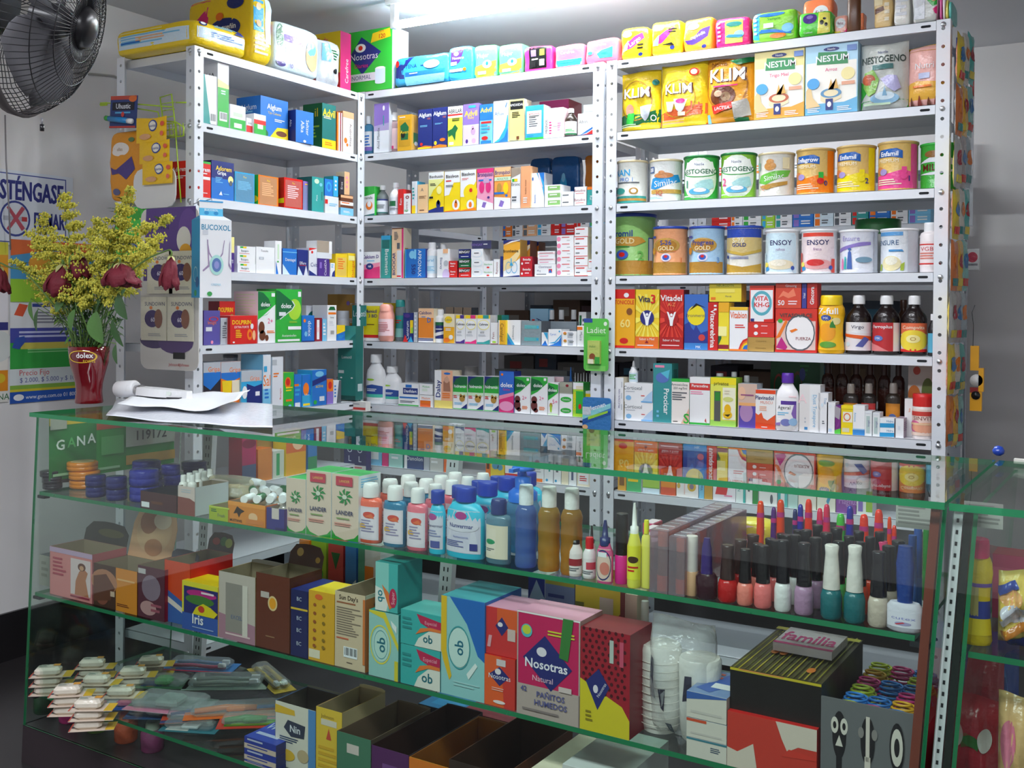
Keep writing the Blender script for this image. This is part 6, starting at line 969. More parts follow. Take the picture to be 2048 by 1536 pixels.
for a, c, y, nm, T_ in ((1368, 1452, 255, 'orange', N1), (1545, 1612, 330, 'purple', N1), (1622, 1712, 230, 'orange', N1), (145, 202, 318, 'navy', M1), (204, 270, 260, 'blue', M1), (292, 372, 195, 'red', M1), (430, 500, 298, 'pink', M1), (508, 584, 248, 'pink', M1), (662, 760, 355, 'green', M1), (780, 860, 258, 'blue', M1), (936, 1036, 350, 'red', M1), (1112, 1210, 288, 'red', M1), (1262, 1312, 372, 'orange', M1), (1316, 1372, 470, 'red', M1)):
    ROW.T = T_; k_ = int(a+ROW.T[0]); pen(a, c, y, PC[nm], '%s marker pen standing %s' % (nm, {1368: 'leftmost of all', 1545: 'second from left', 1622: 'third from left', 145: 'left of the blue pair', 204: 'right of the navy one', 292: 'tallest of all', 430: 'left of the pink pair', 508: 'right of the pink pair', 662: 'tilted before a blue one', 780: 'right of the green one', 936: 'short, behind white capped polishes', 1112: 'tall, near clear beige polish', 1262: 'slim, second from right', 1316: 'rightmost of all'}[a]), .26)
ROW.T = N1
pack(850, 1560, 520, 'f0d840', 'p .05 .5 .3 .8 .6 .6 .9 .8 .8 .5 .4 .4 e85090|e .5 .5 .12 .1 4a9ac8|p .1 .8 .3 .95 .7 .9 .5 .8 f8c8d0|r 0 0 1 .3 f0b8c8', 'yellow and pink toy pack lying behind polishes', d=.07, v=.33, K=4, name='toy_pack', amp=.004)
carton(1060, 1300, 745, 'b86a38,n', 'r 0 .85 1 1 e0a0b0', 'brown carton in the rear between black caps', d=.05, v=.3)
# ---- card with green print on the end glass
b = MB(); P0 = W3(CX0+.0075, .05, .735); wd, hd = .40, .165
S = lambda u, v, k: P0+EY*(u*wd)+Vector((0, 0, v*hd))+EX*(.0012+.0004*k)
b.add([S(0, 0, -2), S(1, 0, -2), S(1, 1, -2), S(0, 1, -2)], [(3, 2, 1, 0)], mat('2f9a3c')); b.add([S(0, 0, 0), S(1, 0, 0), S(1, 1, 0), S(0, 1, 0)], [(0, 1, 2, 3)], mat('2f9a3c'))
printon(b, S, wd, hd, 'r 0 0 .35 1 1f7a34|r 0 .86 1 1 d8b838|r .35 .72 .9 .84 c85a3a|T G .08 .55 .16 e8f0e8|T A .16 .57 .16 58b060|T N .23 .58 .16 e8f0e8|T A .31 .6 .16 e8f0e8|r .58 .38 1 .74 c8ccc0|T 119172 .79 .56 .16 2a3028|r .58 .08 1 .24 d8a848|l .02 .02 .55 .1 1 a8d8a8|r .0 .8 .12 1 a8a89a|r .38 .3 .56 .6 5ab060'); tag(b.link('lottery_sign'), 'green lottery sign with number 119172 on the end glass', 'sign')
# ================================================================ middle counter shelf
Pz = (40, 1020, 3.531); Qz = (560, 1100, 2.767); Rz = (1240, 1180, 3.103)
BX = dict(name='cosmetic_box')
rowK(CZ2, MI, Pz, B2_)
carton(136, 215, 300, 'a8a49a,S', 'l .2 .2 .8 .8 3 8a867c', 'plain grey carton at the left end', d=.08, v=.05, **BX)
carton(210, 512, 262, 'e08a88,c06a70,c8a8c0', 'r .5 .12 .96 .85 e8d0d0|r 0 .9 1 1 c8a8c8|p .6 .12 .92 .12 .85 .45 .9 .6 .8 .68 .7 .6 .62 .4 c07850|e .76 .7 .09 .08 6a3a28|e .76 .68 .05 .05 d8a078|l .08 .4 .42 .8 5 b83a50|l .5 .03 .95 .1 1 a03048', 'pink box with long haired woman print', d=.1, v=.01, side='l .1 .3 .9 .7 4 e0a0a0', opened=(.42, '3a3430', 'e .6 .5 .3 .2 5a5030'), **BX)
carton(520, 828, 385, '4a2a1e,n', 'r .52 0 1 1 e08a28|e .25 .6 .3 .3 b87a58|e .2 .3 .16 .25 8a4a38|p 0 .1 .4 .2 .5 .5 .3 .8 0 .7 6a3a28|r .56 .72 .95 .76 f0b878|l .55 .1 .95 .18 2 7a3a18|r .4 .3 .5 .42 d8b8a0', 'brown and orange box with high tan photo flap', d=.1, v=.01, opened=(1.4, 'd8a47c', 'e .5 .45 .4 .35 dcae86|e .35 .6 .2 .2 a86a48|e .65 .65 .2 .14 ecd2b8|e .55 .2 .2 .14 b87850'), **BX)
carton(832, 1022, 395, '5a2838,m', 'e .5 .6 .35 .25 8a7484|e .4 .2 .3 .14 c09090|r .02 .85 .3 .95 c8c0c0|l .5 .1 .9 .3 2 a05060', 'dark maroon photo box beside orange one', d=.1, v=.01, opened=(.18, '4a4a58'), **BX)
carton(1020, 1200, 358, 'd84820,r', 'p 0 .55 1 .3 1 0 0 0 3a60a8|p 0 .45 1 .2 1 .12 0 .35 e0d0c8', 'orange red box with blue foot and fruit flap', d=.13, v=.02, opened=(.3, '3a2018', 'e .3 .5 .15 .2 a83020|e .6 .55 .14 .25 3a6a28|e .8 .5 .14 .25 9aa038'), **BX)
carton(1145, 1398, 512, '3a5aa8,y', 'r 0 .9 1 1 e8d838|r 0 .35 .05 .9 e8d838|r .05 .35 1 .9 303070|e .55 .78 .42 .08 c02a80|e .5 .65 .4 .1 4a7a38|p .3 .35 .9 .35 1 .45 .8 .55 .6 .6 .4 .5 e8d020|e .55 .48 .09 .07 d04030|T Iris .45 .26 .2 f0ecf0|l .3 .06 .95 .1 1 a0b0d8|r .55 .8 .9 .84 f0d8e0', 'blue and yellow dye box with white name', d=.07, v=.004, **BX)
carton(1402, 1662, 452, 'cabbb0,d', 'p 0 0 1 0 1 .28 0 .38 b08090|r .2 .12 .75 .85 9a9088|t EXCEL .5 .35 .06 5a6a90|r .66 .1 .8 .85 e0d4c8|l .2 .05 .9 .1 1 e8c8c8', 'beige and mauve box with clear window', d=.1, v=.006, opened=(.06, 'b8aaa0'), **BX)
carton(1666, 1905, 470, '6a3424,n', 'e .5 .62 .14 .1 e8c890|e .5 .62 .1 .075 f0a028|r .15 .68 .4 .76 c8b8b0|l .3 .15 .7 .18 1 a07858', 'dark brown box with orange sun emblem', d=.1, v=.006, opened=(.28, '5a2c20', 'e .3 .6 .1 .2 e0b060|e .85 .35 .07 .14 d8a040'), **BX)
ROW.T = Qz
carton(60, 153, 237, '24285a,B', 'r 0 .7 1 .73 e0b838|'+'|'.join('t BC .5 %.2f .06 c8ccd8' % y for y in (.87, .58, .4, .2)), 'narrow navy box with four small white marks', d=.1, v=.006, **BX)
carton(158, 300, 250, 'e0a82c,y', 'r .02 .04 .45 .16 e8dcc0|e .4 .92 .15 .04 e86830|'+'|'.join('e .25 %.2f .06 .025 a05828|e .6 %.2f .06 .025 907020' % (y, y) for y in (.8, .68, .56, .44, .32, .22)), 'mustard box with two columns of small fruits', d=.08, v=.006, **BX)
carton(304, 472, 262, 'd8c0a0,e', "T Sun_Day's .45 .93 .06 3a2a20|l .06 .83 .8 .87 1 a06040|l .06 .42 .9 .8 12 8a7868|l .06 .36 .5 .4 1 d06848|b .3 .15 .45 .14|l .4 .07 .6 .09 1 6a5a50|r .93 .1 1 .95 d8783a", 'tan open box with printed text and barcode', d=.13, v=.006, opened=(.22, 'c89a28'), side='r 0 0 1 .95 d87c3c|e .5 .85 .3 .08 4a2a18', inner='b8a488', **BX)
OB = 'name'
carton(492, 655, 372, '98c8c0,t,t', 'p 0 1 .55 1 1 .55 1 .45 .5 .9 0 .97 e0cc38|o .4 .5 .36 .3 .08 e8d850|e .42 .5 .3 .26 bcdcd0|o .42 .5 .24 .22 .05 3a8a98|T ob .42 .5 .28 1f6a7a 90|r .88 0 1 .3 d8c838|p .75 .9 .95 .82 .95 .72 .8 .8 e8ece8', 'aqua tampon box with sideways letters under upright one', d=.09, v=.004, name='tampon_box')
carton(528, 652, 100, '8cccc4,t,t', 'r .6 0 1 1 48b0ac|p 0 .0 .5 0 .6 .2 .3 .45 0 .5 e4e4dc|T ob .28 .3 .3 1f7a88 -90|p .3 .55 .6 .4 .75 .1 .65 .05 .5 .25 e87838|e .8 .3 .17 .2 c02850|t Super .8 .3 .14 f0c0c8 90', 'upright teal tampon box standing on another', d=.08, v=.006, yb=368, name='tampon_box')
for q, (y0, y1) in enumerate(((372, 562), (566, None))):
    carton(668, 892-q*6, y0, '3aaca8,t,6ac8c0', 'p .35 0 1 0 1 .55 .7 .5 .45 .25 .35 .0 e4e0d4|p .4 .95 .5 .7 .7 .6 1 .55 1 .82 c02850|t Especial .75 .74 .1 f0a8b8|T ob .68 .28 .24 1f6a78|p .38 .35 .5 .55 .75 .62 1 .6 1 .52 .7 .52 .5 .42 e87a38|l .05 .4 .3 .8 3 2a8a8a', ('upper', 'lower')[q]+' of two stacked teal tampon boxes', d=.08, v=.004, yb=y1, name='tampon_box')
carton(892, 1132, 292, '94c8c8,b,58b8c0', 'p .2 1 1 1 1 .4 .85 .45 .6 .75 2468b8|r 0 .45 .13 1 e4b828|p 0 .45 .13 .45 .25 .2 .2 .15 .05 .35 e4b828|e .42 .5 .24 .2 c8e0d8|o .42 .5 .26 .22 .06 3a9aa0|T ob .42 .5 .2 1f6a80 90|p .6 .25 .8 .38 .85 .35 .65 .2 e4ece8|l .3 .1 .9 .16 2 a8d0d0', 'large aqua and blue tampon box', d=.13, v=.004, name='tampon_box')
carton(1132, 1300, 608, 'e8602c,r', 'p .55 1 1 1 1 0 .65 0 d03a30|p .15 .62 .5 .8 .82 .62 .5 .42 2a2c70|e .45 .7 .1 .06 e8dce0|t Nosotras .5 .6 .1 f0e8f0|r .4 .82 .7 .95 d8c8c8|l .25 .3 .7 .38 2 f0b0a0|e .5 .1 .2 .035 f0dcd8', 'lower orange pad carton with navy diamond', d=.08, v=.004, name='pad_carton')
carton(1140, 1318, 342, 'd03434,r,e8a0b8', 'r .35 .55 1 1 e05c2c|p .3 .62 .5 .82 .7 .62 .5 .42 2a2c70|e .45 .66 .08 .05 e8dce0|r .68 .35 .92 .6 d4b8b0|p .05 .15 .15 .15 .2 .4 .1 .4 e0a0a8', 'upper orange red pad carton upon lower one', d=.09, v=.008, yb=603, name='pad_carton')
carton(1312, 1660, 372, 'c8205a,c0b0a8,e8a0b8', 'r 0 0 1 .3 b8a49c|r 0 .3 .02 1 b8a49c|r .98 0 1 1 b8a49c|r 0 .985 1 1 f0e8e8|p .1 .56 .45 .8 .88 .52 .55 .28 242a70|e .4 .64 .08 .045 e8dce4|T Nosotras .47 .52 .09 f4ecf4|t Natural .42 .38 .055 f0c8d8|e .16 .82 .09 .065 58b8c0|e .16 .83 .07 .045 c8d040|l .5 .8 .95 .86 2 d8d040|p .68 .62 .74 1 .9 1 .82 .6 3a7a38|T 42 .12 .26 .05 5a5a90|T PAÑITOS .55 .23 .055 5a5a90|T HUMEDOS .55 .15 .055 5a5a90|r .68 .3 .88 .35 d4c0bc|l .1 .04 .9 .08 1 8a7a78', 'large magenta wet wipe carton with navy diamond', d=.085, v=.0, name='pad_carton')
leop = '|'.join('e %.3f %.3f .03 .018 4a0a14' % (.07+.13*(i % 7)+.05*((i//7) % 2), .99-.055*(i//7)) for i in range(84) if .99-.055*(i//7) > .48-.3*(.07+.13*(i % 7)))
carton(1662, 1935, 445, 'a01c2c,m,8a1424', 'p 0 0 1 0 1 .18 .85 .3 .5 .38 0 .5 d8c428|'+leop+'|p .12 .48 .38 .62 .6 .46 .36 .22 242a70|e .32 .42 .05 .04 e8dce4|t Nosotras .44 .42 .06 f0e8f0 60|r .6 .7 .68 .92 b8c0b8|r .8 .68 .88 .92 c8506a|l .12 .08 .3 .2 3 8a7a18', 'red leopard spotted and yellow pad carton', d=.09, v=.0, name='pad_carton')
carton(1372, 1462, 150, 'e8ecf4,w', 'p 0 .7 .5 .95 1 .75 1 1 0 1 2f3aa0|p 0 0 1 0 1 .4 0 .3 3aa0d8|t Mepraco .5 .55 .12 2a3a90|l .2 .35 .8 .42 1 k', 'white and blue pain relief carton at the back', d=.05, v=.25, name='tampon_box')
carton(1466, 1628, 178, '4a5aa8,B', 'r 0 .62 1 .95 8a98c0|r 0 .95 1 1 d8c040|r 0 .55 1 .6 d8c040|l .1 .7 .9 .85 2 3a4a90', 'blue carton with yellow lines at the back', d=.06, v=.22, **BX)
carton(1632, 1880, 205, 'd8c228,m', 'p .3 0 1 0 1 .8 .7 .65 .4 .4 982034|p .18 .48 .38 .66 .58 .48 .38 .28 242a70|t Nosotras .4 .48 .08 f0e8f0|r .55 .72 .85 .92 c8b8b0|l .0 .7 .2 .85 2 6a6a18', 'yellow and leopard pad carton in second row', d=.07, v=.12, name='pad_carton')
carton(1896, 1972, 240, 'e8c8b8,e', 't Ponds .5 .5 .3 6a5a58 90', 'narrow cream carton near small blue bottle', d=.05, v=.14, **BX)
bottle('vial', 1982, 2052, 288, '3a90c8', 'e8e8e0', '3a90c8', 'r 0 0 1 .45 e0cc30', 'small bottle with blue and yellow label at the back', v=.13)
ROW.T = Rz
t = pouch(112, 505, 235, 'fafafa', 'r .1 .35 .22 .7 6a7a90|r .35 .3 .45 .48 4a4a60|r .7 .4 .8 .6 4a4a60|r .45 .1 .55 .2 6a7a90', 'large clear bag of stacked white cups', d=.12, v=.015, fin='bag', eu=2.6, ev=3.2, amp=.006, name='plastic_bag')
P, w_, h_ = pos(150, 455, 400, .03, .1)
b = MB(); b.lathe([(.03, 0), (.034, .02), (.036, h_*.5), (.037, h_*.95), (.034, h_)], mat('f6f2ea', 'film'), 22, cx=-.037); b.lathe([(.03, 0), (.034, .02), (.036, h_*.5), (.037, h_*.9), (.034, h_*.93)], mat('f4f0e8', 'film'), 22, cx=.037)
for k in range(9): b.lathe([(.0375, h_*(.1+.09*k)), (.0385, h_*(.105+.09*k)), (.0375, h_*(.11+.09*k))], mat('f0e8dc', 'film'), 22, cx=-.037, caps=False)
tag(b.link('foam_cups', None, P, CA), 'stacked white cups inside the clear bag', 'cups')
for q, (y0, y1, ds, nm) in enumerate(((655, 815, 'p 0 .7 1 .95 1 1 0 1 3a60a8|l .1 .1 .9 .3 1 c8c0b8', 'upper'), (820, 938, 'r 0 .85 .5 1 d05030|l .1 .1 .9 .3 1 c8c0b8', 'middle'), (942, 1095, 'r 0 .9 1 1 3a7a88|l .6 .4 .9 .7 3 4a5a70', 'lower'))):
    carton(414, 660, y0, 'd8d0c4,c8c4bc,7a94c0', ds, nm+' of three white boxes beside the black one', d=.12, v=.0, yb=y1 if q < 2 else None, top='p .1 .2 .5 .1 .9 .6 .5 .9 3a60b0|r .4 .3 .9 .5 e8e8e8|l .1 .6 .6 .9 2 d06050', **BX)
lat = '|'.join('r %.3f .0 %.3f 1 %s' % (.03+.06*i, .045+.06*i, ('8a8420', 'b8a828', '5a5a18')[i % 3]) for i in range(16))+'|'+'|'.join('e %.2f %.2f .045 .05 d87828' % (x, y) for x, y in ((.25, .55), (.36, .55), (.27, .42), (.37, .42), (.8, .18), (.2, .85)))+'|r .7 .45 .9 .52 b8a8b0|l .1 .7 .9 .9 3 3a3a28|r .0 .9 1 .96 b8a828'
carton(668, 1218, 822, 'c83a2c,r', 'p .55 1 1 1 1 .62 .8 .62 .68 .5 .62 .7 d8c8b8|p 0 .0 .35 0 .3 .5 .12 .3 0 .35 d8c8b8|p .62 .4 1 .45 1 .5 .7 .55 d03a2c', 'red and white box under the black game box', d=.27, v=.0, **BX)
carton(684, 1248, 545, '141210,k,4a4420', 'r 0 .94 1 1 c8b428|r .1 .97 .6 1 d89048', 'black box with yellow lattice lid', d=.26, v=.012, yb=812, top=lat, name='game_box')
P, w_, h_ = pos(920, 1370, 215, .13, .08, 290); P.z = max((o.location.z+max(v.co.z for v in o.data.vertices)) for o in COL.objects if o.name.startswith('game_box'))+.001; w_ *= .8
b = MB(); b.box(-w_/2, -.05, 0, w_/2, .05, .014, mat('e8d8e0', 'film')); printon(b, flat(-w_/2, -.05, .014, (1, 0, 0), (0, 1, 0), w_, .1), w_, .1, 'T familia .5 .5 .5 e0408a|r 0 0 1 .1 e0408a'); tag(b.link('tissue_pack', None, (P.x, P.y, P.z), CA), 'flat white tissue pack with pink word upon lattice box', 'pack')
# coiled bracelets standing in a black holder
P, w_, h_ = pos(1252, 1836, 745, .004, .26)
b = MB(); X, Y = w_/2, .13; b.box(-X, -Y, 0, X, -Y+.004, h_, mat('6a6a6c', 'card')); b.box(-X, -Y+.004, 0, X, Y, h_*.7, mat('17161a', 'card'))
def doll(cx, k):
    return '|'.join(['e %.3f .62 .075 .26 17161a' % cx, 'r %.3f .12 %.3f .45 %s' % (cx-.03, cx+.03, ('17161a', 'd8ccc0', '17161a')[k])]+(['e %.3f .72 .04 .09 d8d0c4' % (cx-.05), 'e %.3f .72 .04 .09 d8d0c4' % (cx+.05), 'e %.3f .72 .018 .04 17161a' % (cx-.05), 'e %.3f .72 .018 .04 17161a' % (cx+.05), 'p %.3f .5 %.3f .5 %.3f .62 d8d0c4' % (cx-.04, cx+.04, cx)] if k == 0 else ['r %.3f .4 %.3f .88 d8ccc0' % (cx-.02, cx+.02), 'e %.3f .7 .03 .06 8a8480' % (cx-.07), 'e %.3f .7 .03 .06 8a8480' % (cx+.07)] if k == 1 else ['e %.3f .62 .06 .2 d8d0c4' % cx, 'e %.3f .62 .028 .1 17161a' % cx, 'p %.3f .05 %.3f .05 %.3f .3 %.3f .3 d8ccc0' % (cx-.09, cx+.09, cx+.05, cx-.05)]))
printon(b, flat(-X, -Y, 0, (1, 0, 0), (0, 0, 1), w_, h_), w_, h_, doll(.2, 0)+'|'+doll(.5, 1)+'|'+doll(.8, 2)+'|r 0 0 1 .06 c83a30')
tag(b.link('bracelet_display', None, P, CA), 'grey display box with three black and white doll prints', 'display box')
cc_ = ['b8c028', 'c82a78', '2a78c8', '2468b0', 'd8a018', 'a8b830']; n_ = 0
for j in range(6):
    for i in range(3):
        x = -X+.035+i*(w_-.07)/2; y = -Y+.035+j*.042
        if j in (2, 4) and i == 1: continue
        c = cc_[(i+j*2+(j//2)) % 6]; o = empty('spiral_bracelet', P+EX*(x)+EY*y+Vector((0, 0, h_*.7+.0006)), CA); b = MB(); R = .027
        pts = [Vector((R*(1-t_*.12)*math.cos(a_), R*(1-t_*.12)*.8*math.sin(a_), .004+t_*.0065)) for t_, a_ in [(q/14, q*math.tau/14) for q in range(14*4)]]
        b.tube(pts, .0022, mat(c, 'film'), 6); b.link('coil', o)
        b = MB(); b.tube([Vector((R*.55*math.cos(a_), R*.45*math.sin(a_), .012+.0)) for a_ in [q*math.tau/16 for q in range(17)]], .0018, mat(c, 'film'), 6); b.link('inner_ring', o)
        n_ += 1; nmc = {'b8c028': 'lime', 'c82a78': 'magenta', '2a78c8': 'bright blue', '2468b0': 'deep blue', 'd8a018': 'golden', 'a8b830': 'olive'}[c]
        tag(o, '%s spiral bracelet, %s row %s, %s in the display' % (nmc, ('front', 'second', 'third', 'fourth', 'fifth', 'rear')[j], 'counted across', ('left', 'middle', 'right')[i]), 'bracelet', 'spiral bracelets in the black holder')
carton(1250, 1830, 1010, 'c8302a,r', 'e .3 .5 .15 .3 e8b0a0|l .3 .3 .9 .6 2 e87858', 'red box under the doll print display', d=.001, v=.0, yb=1040, name='red_box') if 0 else None
for i, (x, c, cn) in enumerate(((1320, 'd8c8d0', 'white'), (1400, 'c83088', 'magenta'), (1560, '3a58a8', 'blue'), (1700, 'd8c0a8', 'tan'))):
    P2, w2, h2 = pos(x, x+85, 262, .31, .03, 310)
    b = MB(); b.box(-.022, -.012, 0, .022, .012, .03, mat(c, 'film')); tag(b.link('small_box', None, (P2.x, P2.y, CZ2+.0004), CA), 'small %s box at the rear behind bracelets' % cn, 'box')
# rack shelf eight goods seen under the upper glass shelf
rowB(7, 'right rack eighth shelf', Rz, [(120, 270), (820, 405)])
for a, n, c, y, ds, de in ((330, 5, 'b02c48', 85, 'l .2 .3 .8 .7 1 e8a8b0', 'flat dark red carton'), (462, 5, 'e8eadc', 100, 'r .1 .3 .3 .8 9ac858|l .4 .3 .9 .6 1 S', 'flat white and green carton'), (585, 4, 'e0e4d8', 180, 'r .6 .2 .9 .8 a8d070', 'flat pale green carton'), (650, 4, 'ecd8e4', 205, 'r .8 0 1 1 d070b0', 'flat pale pink carton'), (765, 4, 'ecdce8', 190, 'r .8 0 1 1 d868b0', 'flat white and pink carton')):
    stack(a, a+110, y+30, n, c+','+c, ds, de, d=.12)
rowB(7, 'middle rack eighth shelf', (780, 1100, 3.938), [(270, 355), (480, 410)])
carton(318, 412, 262, '7ac0cc,c', 'r 0 .6 1 1 d8e0e0|l .2 .7 .8 .9 1 3a6a90', 'pale aqua carton seen under glass shelf', d=.06)
bottle('jug', 414, 484, 130, 'e8ecf0', 'f0f0f4', '3a5aa8', 'r 0 0 1 .4 58b0d0', 'white bottle with blue label seen under glass shelf', v=.02)
rowK(CZ2, MI+', at the back', (0, 0, 1), B2_)
for a, c, y, cl, ds, de in ((598, 618, 1085, 'e88a40,o', 'e .5 .7 .3 .1 e8c080', 'orange tube carton'), (622, 652, 1085, 'a8c838,l', 'e .5 .5 .3 .1 g|p .2 .8 .8 .8 .5 .6 g', 'lime carton with green emblem'), (656, 686, 1092, 'd04848,r', 'p .2 .85 .8 .85 .5 .6 G|l .2 .2 .8 .4 2 i', 'red carton with green crest'), (690, 712, 1094, '3a80c8,b', 'p 0 0 1 0 1 .5 0 .3 q', 'blue carton with white wave'), (716, 760, 1098, 'e8e0e0,w', 'r .3 .4 .7 .7 o|r 0 0 .3 1 5a9a80', 'white carton with orange spot')):
    carton(a, c, y, cl, ds, de, d=.05, v=.3)
setrow('left rack seventh shelf', (-1, 0, 0), 0, math.pi/2, ZA[6], [(470, 990), (690, 955)])
for a, c, y, cl, ds, de in ((484, 512, 890, 'a82a58,m', 'e .5 .85 .5 .1 7a1a38|r 0 0 1 .4 4a5a78', 'maroon rounded carton'), (516, 544, 915, 'd0803a,o', '', 'plain orange brown carton'), (546, 568, 920, 'c8d0c0,u', 'r .3 .1 .6 .9 3aa060', 'pale carton with green strip'), (572, 612, 880, 'e0a428,y', 'r 0 .5 1 1 d86a30|e .6 .75 .3 .2 f0c8a0', 'yellow and orange floral carton'), (514, 570, 878, 'b89048,o', 'e .5 .4 .3 .2 e0c8a0', 'golden floral carton behind'), (616, 634, 890, '3a7ab8,b', 'r 0 0 1 .4 3a8a58', 'narrow blue and green carton')):
    carton(a, c, y, cl, ds, de, d=.06, v=.012 if a != 514 else .08)
# ================================================================ lower counter shelf
Uz = (0, 1240, 3.303); Vz = (500, 1340, 2.56)
def G(x, y, z): return hit(x, y, (0, 0, 1), z)
def rbox(w, d, h, m, b, z0=0, k=.3):
    e = min(w, d, h)*k; vs = []; ring = []
    for z, i in ((z0, e), (z0+e, 0), (z0+h-e, 0), (z0+h, e)):
        X, Y = w/2-i, d/2-i; r = e
        ring.append([(X, -Y+r, z), (X, Y-r, z), (X-r, Y, z), (-X+r, Y, z), (-X, Y-r, z), (-X, -Y+r, z), (-X+r, -Y, z), (X-r, -Y, z)])
    for r in ring: vs += r
    b.add(vs, [(i*8+j, i*8+(j+1) % 8, (i+1)*8+(j+1) % 8, (i+1)*8+j) for i in range(3) for j in range(8)]+[list(range(8))[::-1], list(range(24, 32))], m, False)
fl = [(320, 275, 0), (610, 215, 0), (640, 320, 1), (450, 400, 0), (590, 490, 1), (800, 400, 0), (880, 270, 1), (1000, 200, 0)]
proto_fl = None
k_ = 0
for si, (x, y, c) in enumerate(fl):
    lv = 3 if x < 500 or y > 450 else 2
    for j in range(lv):
        zt = CZ3+.0005+j*.0235
        p = G(x/Uz[2], 1240+(y+55)/Uz[2]+ (0), CZ3+.02*lv)
        if proto_fl is None:
            proto_fl = empty('dental_floss_pack', (0, 0, 0), 0); b = MB(); rbox(.062, .038, .021, mat('e0d8c8', 'film'), b, .0014); printon(b, flat(-.028, -.015, .0225, (1, 0, 0), (0, 1, 0), .056, .03), .056, .03, 'l .1 .3 .6 .8 3 8a9a90|r .7 .5 1 1 e0a040', 'film'); b.link('floss_case', proto_fl)
            b = MB(); b.box(-.042, -.024, 0, .06, .024, .0012, mat('d8c8b8', 'card')); printon(b, flat(-.042, -.024, .0012, (1, 0, 0), (0, 1, 0), .102, .048), .102, .048, 'r .8 0 1 1 d8b030|e .06 .5 .04 .1 28304a|r 0 0 .03 1 c85040'); b.link('backing_card', proto_fl); o = proto_fl
        else:
            o = proto_fl.copy(); COL.objects.link(o)
            for ch in proto_fl.children: q = ch.copy(); COL.objects.link(q); q.parent = o
        o.location = (p.x, p.y, zt); o.rotation_euler[2] = CA+math.radians(38+4*math.sin(si*2+j))
        tag(o, 'white dental floss pack on card, %s, %s pile of the group' % (('lowest', 'raised', 'topmost')[j if lv == 3 else j*2 if j else 0], ('leftmost', 'far left', 'rear middle', 'front left', 'front middle', 'middle right', 'right', 'rear right')[si]), 'floss pack', 'dental floss packs on the lower counter shelf')
def blister(pts, name, label, cat, card, dsl, item, ic, lift=0, zr=35, wd=.07, ln=.2, ih=.018, group=None):
    x, y = pts; p = G(Uz[0]+x/Uz[2], Uz[1]+y/Uz[2], CZ3+.01); o = empty(name, (p.x, p.y, CZ3+.0006+lift), CA+math.radians(zr)); need = .036+.5*(ln*abs(math.sin(math.radians(zr)))+wd*abs(math.cos(math.radians(zr)))); vv = (p-CO).dot(EY)
    if vv < need: o.location = o.location+EY*(need-vv)
    b = MB(); b.box(-ln/2, -wd/2, 0, ln/2, wd/2, .0012, mat(card, 'card')); printon(b, flat(-ln/2, -wd/2, .0012, (1, 0, 0), (0, 1, 0), ln, wd), ln, wd, dsl, 'film'); b.link('backing_card', o)
    b = MB()
    if item == 'brush':
        for s_ in (-1, 1): b.tube([(-ln*.38, s_*wd*.2, .008), (-ln*.1, s_*wd*.2, .011), (ln*.15, s_*wd*.18, .008), (ln*.38, s_*wd*.18, .009)], .005, mat(ic if s_ < 0 else card, 'film'), 8); b.box(ln*.28, s_*wd*.18-.005, .008, ln*.38, s_*wd*.18+.005, .018, mat('f0f0f0'))
    elif item == 'razor':
        b.tube([(-ln*.4, 0, .008), (-ln*.1, .004, .013), (ln*.2, 0, .01)], .007, mat(ic, 'film'), 8); rbox(.045, .02, .012, mat(ic, 'film'), b, .004)
    else: rbox(ln*.3, wd*.55, ih, mat(ic, 'film'), b, .0016)
    b.link('product', o)
    b = MB(); rbox(ln*.86, wd*.8, .022, mat('eef2f4', 'clear'), b, .0013, .35); b.link('clear_blister', o)
    tag(o, label+', '+LO, cat, group)
blister((1330, 290), 'toothbrush_pack', 'blue toothbrush pack with pink handle in the rear', 'toothbrush pack', '3a78b8', 'r 0 0 1 .12 d04058|e .7 .6 .2 .25 7ab0d8', 'brush', 'd0306a', zr=25, wd=.08, ln=.2)
blister((1085, 400), 'soap_pack', 'green product pack behind the clear pink tray', 'pack', '3a6a4a', 'r .1 .2 .5 .8 2a4a8a', 'x', '3ab048', zr=30, wd=.07, ln=.14)
blister((1130, 590), 'toothbrush_pack', 'long clear tray with pink edge', 'pack', 'd8b8c8', 'r 0 0 1 .2 e08aa8|r 0 .2 1 1 6a7a72', 'x', '8a9a90', lift=.02, zr=20, wd=.11, ln=.2, ih=.02)
blister((1380, 640), 'razor_pack', 'red razor pack with dark handle', 'razor pack', 'c84828', 'r 0 0 1 .3 3a3a70|l .1 .4 .9 .8 2 e89058', 'razor', '30306a', lift=.01, zr=42, wd=.06, ln=.22)
blister((1560, 650), 'razor_pack', 'orange razor pack beside the red one', 'razor pack', 'e06a28', 'r 0 .7 1 1 3a6ab0|l .1 .2 .9 .5 2 f0b080', 'razor', 'e07830', lift=.024, zr=42, wd=.07, ln=.24)
blister((1670, 740), 'razor_pack', 'green and red razor pack nearest the white box', 'razor pack', 'c83a28', 'r .1 .2 1 .8 4a9a30|r .2 .3 .9 .6 78c048', 'razor', '3a8a30', lift=.03, zr=38, wd=.06, ln=.16)
blister((700, 590), 'eraser_pack', 'blue card pack holding two pink blocks', 'pack', '2a58a8', 'r 0 .7 1 1 c83a48|l .1 .1 .9 .4 2 5a8ad8', 'x', 'd8287a', zr=32, wd=.06, ln=.13)
blister((890, 650), 'floss_refill_pack', 'blue card pack with a single white block', 'pack', '3a6a9a', 'r 0 0 1 .2 2a4a7a', 'x', 'e8e4dc', zr=32, wd=.07, ln=.14)
